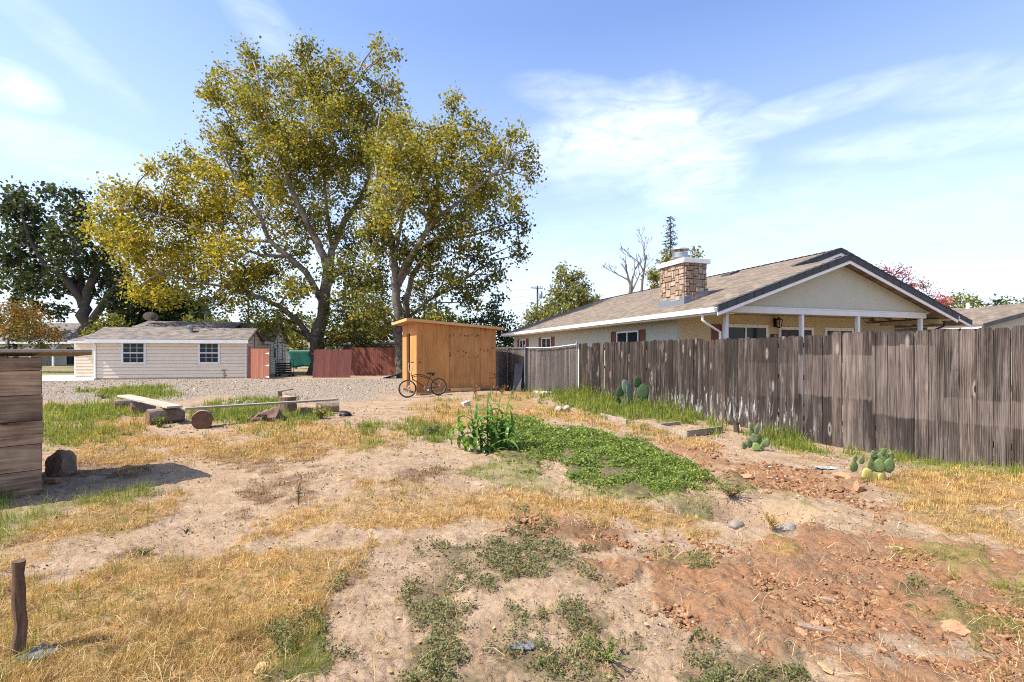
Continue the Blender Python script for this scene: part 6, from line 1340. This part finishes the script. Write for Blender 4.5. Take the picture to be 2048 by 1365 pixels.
    L3 = [([(172, 680, 15), (170, 640, 13), (165, 610, 12)], 0), ([(165, 612, 9), (148, 580, 8), (125, 552, 7), (90, 530, 5), (60, 480, 3.5), (40, 420, 2)], -3), ([(166, 610, 9), (162, 575, 7.5), (155, 530, 6), (145, 470, 4), (140, 410, 2)], 2), ([(168, 612, 9), (180, 570, 8), (205, 520, 6), (215, 470, 4), (200, 430, 2)], 0), ([(185, 640, 9), (210, 600, 7), (235, 570, 5), (260, 540, 3)], -2)]
    B3 = [(40, 385, 26), (20, 410, 28), (60, 420, 34), (85, 450, 26), (20, 450, 40), (70, 470, 40), (15, 500, 40), (55, 520, 45), (20, 550, 30), (40, 565, 24), (95, 520, 30), (118, 390, 20), (150, 385, 12), (130, 430, 34), (160, 420, 26), (135, 470, 38), (170, 460, 34), (120, 500, 35), (150, 520, 40), (190, 500, 34), (100, 570, 36), (90, 605, 25), (120, 620, 20), (135, 560, 30), (195, 560, 30), (215, 530, 30), (230, 590, 28), (240, 560, 26), (240, 620, 22), (60, 590, 12), (65, 550, 30), (230, 480, 30), (105, 385, 10), (175, 590, 20), (215, 610, 20)]
    tree('oak_tree', 'big dark evergreen oak with wide forked trunk at far left', (172, 706), 58, L3, B3, oak, M['barkdark'], .38, 11, .46, seed=4, sig=.48, twig=False)
    def bush(name, label, basepx, Y, blobs, mats, leaf, per=14, dens=.8, trunk=True, seed=1, group=None, cat='tree', bark=None, sig=.3, r0=6, **kw):
        bu, bv = basepx; u, v = blobs[0][0], blobs[0][1]
        tree(name, label, (bu, bv), Y, [([(bu, 708 + 1500 / Y, r0), ((bu + u) / 2, (v + 708 + 1500 / Y) / 2, r0 * .8), (u, v, r0 * .4)], 0)] if trunk else [], blobs, mats, bark or M['barkdark'], leaf, per, dens, group, cat, seed=seed, sig=sig, twig=False, **kw)
    dg = [leafmat('deep green foliage', [(0, (.015, .028, .010)), (.6, (.035, .060, .020)), (1, (.09, .12, .04))], .25)]
    mg = [leafmat('mid green foliage', [(0, (.06, .085, .02)), (.6, (.12, .15, .035)), (1, (.22, .23, .07))], .35)]
    yg = [leafmat('yellow green foliage', [(0, (.09, .11, .02)), (.6, (.19, .20, .04)), (1, (.32, .29, .07))], .4)]
    olv = [leafmat('olive green foliage', [(0, (.09, .10, .032)), (.6, (.21, .21, .065)), (1, (.36, .33, .12))], .42)]
    rust = [leafmat('rusty orange foliage', [(0, (.10, .075, .015)), (.5, (.24, .13, .03)), (1, (.38, .18, .05))], .35), leafmat('green and rust foliage', [(0, (.07, .075, .016)), (1, (.20, .16, .04))], .35)]
    pink = [leafmat('crimson blossoms', [(0, (.30, .03, .06)), (.6, (.52, .07, .11)), (1, (.60, .22, .16))], .3), olv[0]]
    bush('crape_myrtle', 'rust tinged small tree beside the white house at far left', (12, 735), 40, [(20, 650, 26, 1), (40, 625, 24, 0), (60, 640, 26, 0), (80, 655, 24, 1), (100, 668, 18, 0), (0, 625, 26, 0), (45, 660, 24, 1), (0, 655, 22, 1), (70, 625, 16, 0), (115, 670, 10, 0), (88, 690, 12, 1)], rust, .16, 16, 1.6, seed=2, r0=2.5, sig=.28)
    bush('tall_cypress', 'narrow dark cypress column behind the rust tinged tree', (32, 706), 62, [(32, 660, 14), (32, 630, 13), (32, 600, 13), (32, 575, 12), (32, 685, 14)], dg, .35, 16, 1.2, seed=5, depthf=.4)
    bush('laurel_bush', 'dense yellow green vine bush behind the tan house roof', (200, 715), 47, [(205, 655, 20), (185, 668, 16), (225, 645, 18), (240, 650, 12), (170, 680, 14), (160, 695, 12), (195, 690, 22), (215, 672, 20)], yg, .22, 16, 1.3, seed=6, r0=3, depthf=.5)
    bush('evergreen_tree', 'dark dense evergreen behind the satellite dish', (285, 706), 66, [(270, 620, 32), (250, 595, 30), (300, 600, 34), (340, 605, 34), (290, 640, 30), (330, 630, 26), (255, 640, 26), (240, 560, 24), (310, 570, 28)], dg, .45, 13, .75, seed=7, sig=.5)
    bush('evergreen_tree', 'dark evergreen left of the palm behind the tan house', (370, 706), 66, [(375, 615, 26), (395, 625, 22), (360, 640, 26), (400, 645, 18), (350, 600, 22)], dg, .45, 13, .75, seed=8, sig=.5)
    bush('shrub', 'sunlit green shrub below the palm behind the tan house', (395, 706), 58, [(395, 645, 14), (375, 640, 14), (415, 648, 10), (435, 645, 12), (455, 645, 12)], yg, .3, 14, 1.1, seed=9, cat='shrub', r0=2, depthf=.4)
    bush('olive_tree', 'yellowish tree between the tan house gable and left sycamore trunk', (592, 706), 50, [(590, 650, 22), (600, 670, 20), (580, 665, 16), (610, 650, 16), (575, 680, 16), (605, 690, 14), (560, 640, 12)], yg, .26, 14, .9, seed=10, r0=3)
    bush('shade_tree', 'dark leafy tree behind the red fence, left one', (700, 706), 52, [(690, 660, 26), (720, 665, 26), (660, 675, 18), (745, 650, 24), (700, 680, 22), (755, 678, 20), (735, 690, 14), (770, 660, 24), (640, 650, 18), (760, 620, 24), (715, 640, 26)], syc[2:] + syc[:1], .26, 15, 1.3, seed=11, r0=4)
    bush('shade_tree', 'dark leafy tree behind the shed roof', (880, 706), 50, [(870, 650, 26), (900, 640, 24), (850, 630, 24), (925, 655, 22), (890, 670, 24), (840, 665, 20)], syc[2:] + mg, .26, 14, .9, seed=12, r0=4)
    bush('evergreen_tree', 'dark green tree filling the gap between shed and ranch house', (985, 712), 38, [(985, 650, 28), (1010, 645, 24), (960, 655, 26), (1025, 660, 16), (990, 610, 16), (1000, 595, 9), (975, 625, 18), (1005, 685, 24), (965, 690, 22), (1020, 695, 16), (940, 640, 16), (925, 665, 18)], dg + mg, .20, 15, 1.0, seed=13, r0=4)
    bush('ash_tree', 'sunlit olive green tree beyond the left end of the ranch house', (1120, 706), 62, [(1120, 590, 24), (1140, 560, 20), (1122, 540, 10), (1150, 590, 26), (1165, 610, 24), (1100, 610, 22), (1080, 625, 18), (1060, 635, 16), (1130, 625, 28), (1160, 550, 8), (1185, 605, 14), (1100, 640, 24), (1160, 570, 14), (1115, 560, 12), (1195, 600, 8), (1055, 650, 14)], olv, .28, 13, 1.15, seed=14, sig=.38, r0=5)
    bush('olive_tree', 'olive tree rising behind the stone chimney', (1345, 706), 46, [(1345, 530, 20), (1320, 545, 18), (1300, 555, 14), (1330, 515, 14), (1370, 520, 14), (1390, 510, 8), (1310, 570, 14), (1350, 560, 16)], olv, .22, 14, 1.3, seed=15, r0=3)
    bush('crape_myrtle', 'crimson blossoming crape myrtle behind the right roof slope', (1800, 700), 34, [(1790, 550, 10, 0), (1772, 545, 8, 0), (1800, 538, 7, 0), (1812, 552, 8, 0), (1785, 565, 9, 0), (1825, 575, 9, 0), (1845, 565, 7, 1), (1815, 580, 9, 1), (1760, 540, 6, 0), (1808, 545, 6, 0), (1870, 590, 9, 0), (1885, 600, 7, 0), (1860, 600, 9, 1), (1850, 570, 6, 0), (1895, 603, 5, 0), (1830, 595, 14, 1), (1800, 600, 16, 1)], pink, .10, 12, 1.6, seed=16, r0=2, sig=.22, depthf=.5)
    bush('ash_tree', 'small yellow green tree behind the far tan roof', (1920, 700), 42, [(1920, 595, 12), (1905, 602, 10), (1935, 600, 12), (1950, 605, 9), (1890, 608, 9), (1920, 612, 14), (1945, 615, 9), (1895, 615, 8)], yg, .16, 14, 1.2, seed=17, r0=2, depthf=.5)
    bush('ash_tree', 'thin leafy treetop behind the roof at the right edge', (2010, 700), 42, [(2010, 605, 8), (1998, 612, 6), (2025, 610, 10), (2040, 612, 10), (2050, 608, 8)], mg, .16, 12, 1.0, seed=18, r0=1.5, depthf=.5)
    # conifer
    rr = random.Random(5); base = P(1341, 706, 70); base.z = 0; f = thing('conifer_tree', 'pointed dark conifer rising behind the dead tree', 'tree', tuple(base)); m = MB(); m.tube([base, P(1341, 432, 70)], [.35, .03], 7); C = []
    for k in range(62):
        t = (k / 62) ** .9; z = P(1341, 436 + 165 * t, 70).z; L = (.25 + 2.9 * t) * rr.uniform(.7, 1.1); an = k * 2.4; p0 = Vector((base.x, base.y, z)); p1 = p0 + Vector((math.cos(an) * L, math.sin(an) * L, -.12 * L)); m.tube([p0, p1], [.05, .01], 4, False)
        n = int(22 + 60 * t); tt = RNG.random(n) ** .7; q = np.array(p0) + (np.array(p1) - np.array(p0)) * tt[:, None] + RNG.normal(size=(n, 3)) * np.array([.22, .22, .13]); C.append(q)
    m.build('trunk', M['barkdark'], f); V, q = leafquads(np.vstack(C), .26, .4); npmesh('crown', V, None, q, dg, None, f)
    # bare dead tree
    f = thing('dead_tree', 'bare grey dead tree with forked branches left of the chimney', 'tree', (P(1262, 700, 38).x, 38, 0)); m = MB(); rr = random.Random(21)
    def br(p, d, L, r, lv):
        n = 4; pts = [p]; q = p.copy(); dd = d.copy()
        for i in range(n): dd = (dd + Vector((rr.uniform(-.22, .22), rr.uniform(-.22, .22), rr.uniform(-.1, .16)))).normalized(); q = q + dd * L / n; pts.append(q.copy())
        m.tube(pts, [r * (1 - .55 * i / n) for i in range(n + 1)], 6 if lv < 2 else 4, False)
        if lv < 4:
            for i in range(3 if lv < 2 else 3):
                k = rr.choice([2, 3, 4]) if i else 4; a = Vector((rr.uniform(-1, 1), rr.uniform(-1, 1) * .7, rr.uniform(-.1, .7))); br(pts[k], (dd * .75 + a * .75).normalized(), L * rr.uniform(.45, .7), max(.018, r * .5), lv + 1)
    b0 = P(1262, 712, 38); m.tube([Vector((b0.x, 38, 0)), P(1261, 590, 38), P(1262, 570, 38)], [.22, .17, .14], 8)
    p0 = P(1262, 572, 38)
    br(p0, Vector((-.25, 0, 1)).normalized(), 1.25, .11, 1); br(p0, Vector((.30, .2, 1)).normalized(), 1.35, .10, 1); br(P(1261, 585, 38), Vector((.6, -.2, .8)).normalized(), 1.5, .08, 1); br(P(1262, 565, 38), Vector((-.95, .2, .6)).normalized(), 1.5, .07, 1)
    m.tube([P(1280, 620, 39), P(1285, 560, 39), P(1293, 510, 39)], [.12, .09, .06], 7); br(P(1290, 520, 39), Vector((.15, 0, 1)).normalized(), 1.3, .07, 1); br(P(1287, 545, 39), Vector((-.4, 0, .9)).normalized(), 1.5, .06, 1)
    m.build('branches', plain('dead grey bark', (.15, .12, .10), .9, .2), f)
    # palms
    def palm(label, u, v, Y, r, n, hgt_px, seed):
        rr = random.Random(seed); c = P(u, v, Y); f = thing('palm_tree', label, 'palm', (c.x, c.y, 0)); t = MB(); t.tube([Vector((c.x, c.y, 0)), c], [.22, .18], 8); t.build('trunk', M['bark'], f); m = MB()
        for k in range(n):
            an = rr.uniform(0, 6.28); el = rr.uniform(-.5, 1.3); d = Vector((math.cos(an) * math.cos(el), math.sin(an) * math.cos(el), math.sin(el))); e = c + d * r * .55
            s0 = d.cross(Vector((0, 0, 1))).normalized(); m.tube([c, e], [.02, .015], 4, False)
            for j in range(9): b = (j - 4) * .22; q = (d * math.cos(b) + s0 * math.sin(b)).normalized(); w = d.cross(s0).normalized() * .0 + s0 * .05; tip = e + q * r * .5 - Vector((0, 0, r * .08)); m.add([e - w, e + w, tip], [(0, 1, 2)])
        m.build('fronds', dg[0], f)
    palm('small fan palm behind the tan house roof', 412, 622, 60, 1.9, 46, 0, 3)
    palm('palm fronds above the tan roof, near the right edge', 1992, 612, 40, .7, 22, 0, 4); palm('palm fronds above the tan roof, left of the other frond tuft', 1970, 616, 40, .5, 14, 0, 6)
def background():
    # utility poles
    f = thing('utility_pole', 'wooden utility pole with grey transformer beyond the ranch house', 'utility pole', (P(1075, 700, 70).x, 70, 0)); x = P(1075, 700, 70).x
    m = MB(); m.tube([(x, 70, 0), (x, 70, P(0, 572, 70).z)], [.17, .12], 8); m.build('pole', M['barkdark'], f); m = MB(); m.box((x - .1, 69.85, P(0, 577, 70).z), (1.7, .1, .11), .25)
    for s in (-.75, -.35, .4, .65): m.tube([(x + s, 69.85, P(0, 577, 70).z), (x + s, 69.85, P(0, 573, 70).z)], .04, 6)
    m.build('cross_arm', M['barkdark'], f); m = MB(); m.lathe([(0, .0), (.24, .02), (.26, .1), (.26, .95), (.2, 1.02), (0, 1.05)], (x + .45, 69.9, P(0, 598, 70).z), 14); m.tube([(x + .38, 69.9, P(0, 584, 70).z), (x + .38, 69.9, P(0, 580, 70).z)], .05, 6); m.build('transformer', M['galv'], f, smooth='auto')
    x2 = P(497, 700, 75).x; f = thing('utility_pole', 'thin bare utility pole behind the tan house roof', 'utility pole', (x2, 75, 0)); m = MB(); m.tube([(x2, 75, 0), (x2, 75, P(0, 545, 75).z)], [.16, .11], 8); m.build('pole', M['barkdark'], f); m = MB(); m.tube([(x2, 74.9, P(0, 612, 75).z), (x2 - 1.0, 74.9, P(0, 606, 75).z)], .04, 5); m.build('bracket', M['barkdark'], f)
    for k, (va, vb, ua) in enumerate(((578, 560, 500), (590, 596, 500), (603, 622, 500))):
        a, b = P(1076, va, 70), P(ua, vb + 6, 74); m = MB(); pts = [a.lerp(b, t / 14) - Vector((0, 0, 1.1 * (1 - (2 * t / 14 - 1) ** 2))) for t in range(15)]; m.tube(pts, .016, 4, False)
        tag(m.build('power_line', M['black'], loc=tuple(a)), ['topmost power line running left from the transformer pole', 'middle power line running left from the transformer pole', 'lowest power line running left from the transformer pole'][k], 'power line')
    # white house far left
    f = thing('white_house', 'white neighbouring house with grey roof beyond the rust tinged tree', 'house', (-56, 64, 0)); ww = plain('cream siding', (.68, .64, .55), .7, .05); m = MB(); m.obox((-74, 62, 0), (14.5, 0, 0), (0, 9, 0), (0, 0, 2.9)); m.obox((-59.5, 64.6, 0), (6.0, 0, 0), (0, 6, 0), (0, 0, 2.9)); m.build('wall', ww, f)
    m = MB(); roofslab(m, [(-75, 61.2, 2.9), (-52.6, 61.2, 2.9), (-54.5, 67, 5.6), (-75, 67, 5.6)], .2); m.build('roof', M['shingrey'], f); m = MB(); m.obox((-75, 61.1, 2.72), (22.4, 0, 0), (0, .06, 0), (0, 0, .22)); m.build('fascia', M['white'], f)
    for xx in (-70, -64.4): m = MB(); m.obox((xx, 61.96, 1.1), (1.6, 0, 0), (0, .03, 0), (0, 0, 1.2)); m.build('window', M['glass'], f)
    m = MB(); m.obox((-57.5, 64.56, .1), (1.7, 0, 0), (0, .03, 0), (0, 0, 2.2)); m.build('door', M['glass'], f)
    for xx in (-59.4, -56.6, -53.8): m = MB(); m.obox((xx, 61.5, 0), (.2, 0, 0), (0, .2, 0), (0, 0, 2.75)); m.tube([(xx + .1, 61.6, 2.0), (xx + .75, 61.6, 2.7)], .07, 5); m.tube([(xx + .1, 61.6, 2.0), (xx - .55, 61.6, 2.7)], .07, 5); m.build('porch_post', M['white'], f)
    # low house behind the green screen
    f = thing('garage', 'low cream garage seen over the green shade cloth', 'garage', (-22, 54, 0)); m = MB(); m.obox((-26.0, 54, 0), (5.6, 0, 0), (0, 7, 0), (0, 0, 2.0)); m.build('wall', plain('pale cream wall', (.60, .58, .47), .8, .06), f); m = MB(); roofslab(m, [(-26.4, 53.6, 2.0), (-19.8, 53.6, 2.0), (-22.2, 57.5, 3.3), (-26.4, 57.5, 3.3)], .15); m.build('roof', M['shin'], f)
    # far tan-roofed house on the right
    f = thing('neighbour_house', 'neighbouring house with tan shingle roof at the right edge', 'house', (27, 26, 0)); m = MB(); m.obox((20.6, 25.2, 0), (16, 0, 0), (0, 8, 0), (0, 0, 2.75)); m.build('wall', M['stucco'], f)
    m = MB(); roofslab(m, [(19.6, 24.4, 2.98), (40, 24.4, 2.98), (40, 30, 4.25), (19.6, 30, 4.25)], .12); ro = m.build('roof', M['shin'], f); m = MB()
    t0 = P(2012, 640, 22); g0 = [(20.3, 21.6, 2.9), (24.6, 21.6, 4.45), (28.9, 21.6, 2.9)]
    m.prism([(20.6, 21.8, 0), (28.6, 21.8, 0), (28.6, 21.8, 2.74), (24.6, 21.8, 3.82), (20.6, 21.8, 2.74)], (0, .1, 0)); m.build('gable_wall', M['stucco'], f)
    m = MB(); roofslab(m, [(20.3, 21.5, 2.78), (20.3, 27, 2.78), (24.6, 27, 3.95), (24.6, 21.5, 3.95)], .1); roofslab(m, [(28.9, 21.5, 2.78), (28.9, 27, 2.78), (24.603, 27, 3.947), (24.603, 21.5, 3.947)], .1); m.build('gable_roof', M['shin'], f)
    m = MB(); m.prism([(20.25, 21.46, 2.62), (24.6, 21.46, 3.80), (24.6, 21.46, 3.98), (20.25, 21.46, 2.80)], (0, .035, 0)); m.prism([(28.95, 21.46, 2.62), (24.6, 21.46, 3.80), (24.6, 21.46, 3.98), (28.95, 21.46, 2.80)], (0, .035, 0)); m.build('rake_board', M['ridge'], f)
    m = MB(); p = Vector((25.4, 28.6, 3.9)); m.lathe([(.16, 0), (.10, .12), (.09, .5), (.12, .52), (0, .54)], P(1936, 612, 29) - Vector((0, 0, .35)), 12); m.build('roof_vent', M['white'], ro)
    # distant tree line
    n = 9000; an = RNG.uniform(R(-75), R(75), n); rr_ = RNG.uniform(150, 190, n); hh = 7.5 * fbm(an * 14, an * 3 + 5, 7, 4) + 1; z = hh * RNG.random(n) ** .7
    V, q = leafquads(np.stack([rr_ * np.sin(an), rr_ * np.cos(an), z], 1), 1.5, .8); tag(npmesh('distant_trees', V, None, q, leafmat('far foliage', [(0, (.05, .07, .03)), (1, (.15, .16, .07))], .2)), 'low distant tree line along the horizon', kind='stuff')

# ------------------------------------------------------------------ sky, sun, camera
def sky():
    w = bpy.data.worlds.new('World'); S.world = w; w.use_nodes = True; nt = NT(w.node_tree); bg = w.node_tree.nodes['Background']
    sd = Vector((-LH[0], -LH[1], 0)).normalized() * math.cos(ELEV); sd.z = math.sin(ELEV)
    sk = nt.n('ShaderNodeTexSky', sky_type='NISHITA', sun_disc=False, sun_elevation=ELEV, sun_rotation=math.atan2(sd.x, sd.y), altitude=50, air_density=1.0, dust_density=1.6, ozone_density=1.2)
    di = nt.n('ShaderNodeTexCoord').outputs['Generated']
    mask = None
    def dot(v): return nt.n('ShaderNodeVectorMath', operation='DOT_PRODUCT', ins={0: di, 1: tuple(v)}).outputs['Value']
    warp = nt.n('ShaderNodeTexNoise', ins={'Vector': nt.scale(di, (3, 3, 7)), 'Scale': 1.6, 'Detail': 6.0, 'Roughness': .62, 'Distortion': .8}).outputs[0]
    wv = nt.math('MULTIPLY', nt.math('SUBTRACT', warp, .5), 1.5)
    for u, v, rx, ry, rot, st in ((1250, 285, 210, 95, -.1, .95), (1380, 340, 110, 110, .7, .75), (1560, 235, 260, 32, -.12, .5), (1880, 275, 260, 40, .1, .45), (1180, 200, 150, 40, .25, .45), (40, 175, 70, 45, .3, .8), (120, 300, 330, 55, .1, .45), (140, 100, 160, 35, .6, .25), (1560, 440, 600, 90, 0, .3), (520, 40, 140, 40, .7, .25), (2000, 170, 200, 60, .3, .35), (700, 520, 1500, 90, 0, .3), (1350, 385, 70, 40, .9, .6)):
        c = Vector(((u - CU) / F, 1, (HZ - v) / F)).normalized(); e = c.cross(Vector((0, 0, 1))).normalized(); n = e.cross(c); k = 1 / (1 + ((u - CU) / F) ** 2) ** .5
        a = e * math.cos(rot) + n * -math.sin(rot); b = e * math.sin(rot) + n * math.cos(rot)
        q = nt.math('ADD', nt.math('POWER', nt.math('ABSOLUTE', nt.math('DIVIDE', dot(a), rx / F * k)), 2.0), nt.math('POWER', nt.math('ABSOLUTE', nt.math('DIVIDE', dot(b), ry / F * k)), 2.0))
        q = nt.math('ADD', q, nt.math('MULTIPLY', wv, 1.1)); g = nt.math('MULTIPLY', nt.mapr(q, 0, 1.15, 1, 0), st); g = nt.math('MULTIPLY', g, nt.math('GREATER_THAN', dot(c), .2)); mask = g if mask is None else nt.math('MAXIMUM', mask, g)
    fine = nt.n('ShaderNodeTexNoise', ins={'Vector': nt.scale(di, (5, 5, 16)), 'Scale': 2.2, 'Detail': 8.0, 'Roughness': .6, 'Distortion': 1.2}).outputs[0]
    m2 = nt.math('MULTIPLY', mask, nt.mapr(fine, .25, .68, .15, 1.0), clamp=True)
    hz = nt.mapr(nt.n('ShaderNodeSeparateXYZ', ins={0: di}).outputs[2], .0, .55, .52, .02)
    base = nt.mix(hz, SKYTINT(nt, sk.outputs[0]), (6.1, 6.65, 7.5))
    col = nt.mix(nt.math('MULTIPLY', m2, .85), base, (7.1, 7.6, 8.3))
    nt.L.new(col, bg.inputs[0]); bg.inputs[1].default_value = SKY_STRENGTH
    sl = bpy.data.lights.new('sun', 'SUN'); sl.energy = SUN; sl.angle = R(.5); sl.color = (1, .93, .81); so = bpy.data.objects.new('sun', sl); COL.objects.link(so); so.location = sd * 50; so.rotation_euler = sd.to_track_quat('Z', 'Y').to_euler()
def SKYTINT(nt, c): return nt.mix(1.0, c, (1.13, 1.25, 1.52), 'MULTIPLY')
SKY_STRENGTH, SUN, EXPO = .11, 5.0, .90
def camera():
    c = bpy.data.cameras.new('camera'); o = bpy.data.objects.new('camera', c); COL.objects.link(o); o.location = (0, 0, H); o.rotation_euler = (R(90), 0, 0)
    c.sensor_width = 36; c.sensor_fit = 'HORIZONTAL'; c.lens = 36 * F / 2048; c.shift_y = (HZ - 682.5) / 2048; c.clip_end = 3000; c.clip_start = .05; S.camera = o
    S.view_settings.view_transform = 'Standard'; S.view_settings.look = 'None'; S.view_settings.exposure = EXPO; S.view_settings.gamma = 1
    S.render.resolution_x, S.render.resolution_y = 1024, 682
    S.cycles.max_bounces = 6; S.cycles.sample_clamp_indirect = 3; S.cycles.transparent_max_bounces = 8; S.cycles.use_denoising = False; S.cycles.use_adaptive_sampling = False; S.cycles.filter_width = 1.1

make_ground(); scatter_cover(); picket_fence(); chain_fence(); ranch_house(); tan_house(); plywood_shed(); bicycle(); yard_fences(); timber_bin(); benches(); small_things(); corn_plant(); cacti(); weeds_single(); trees(); background(); sky(); camera()
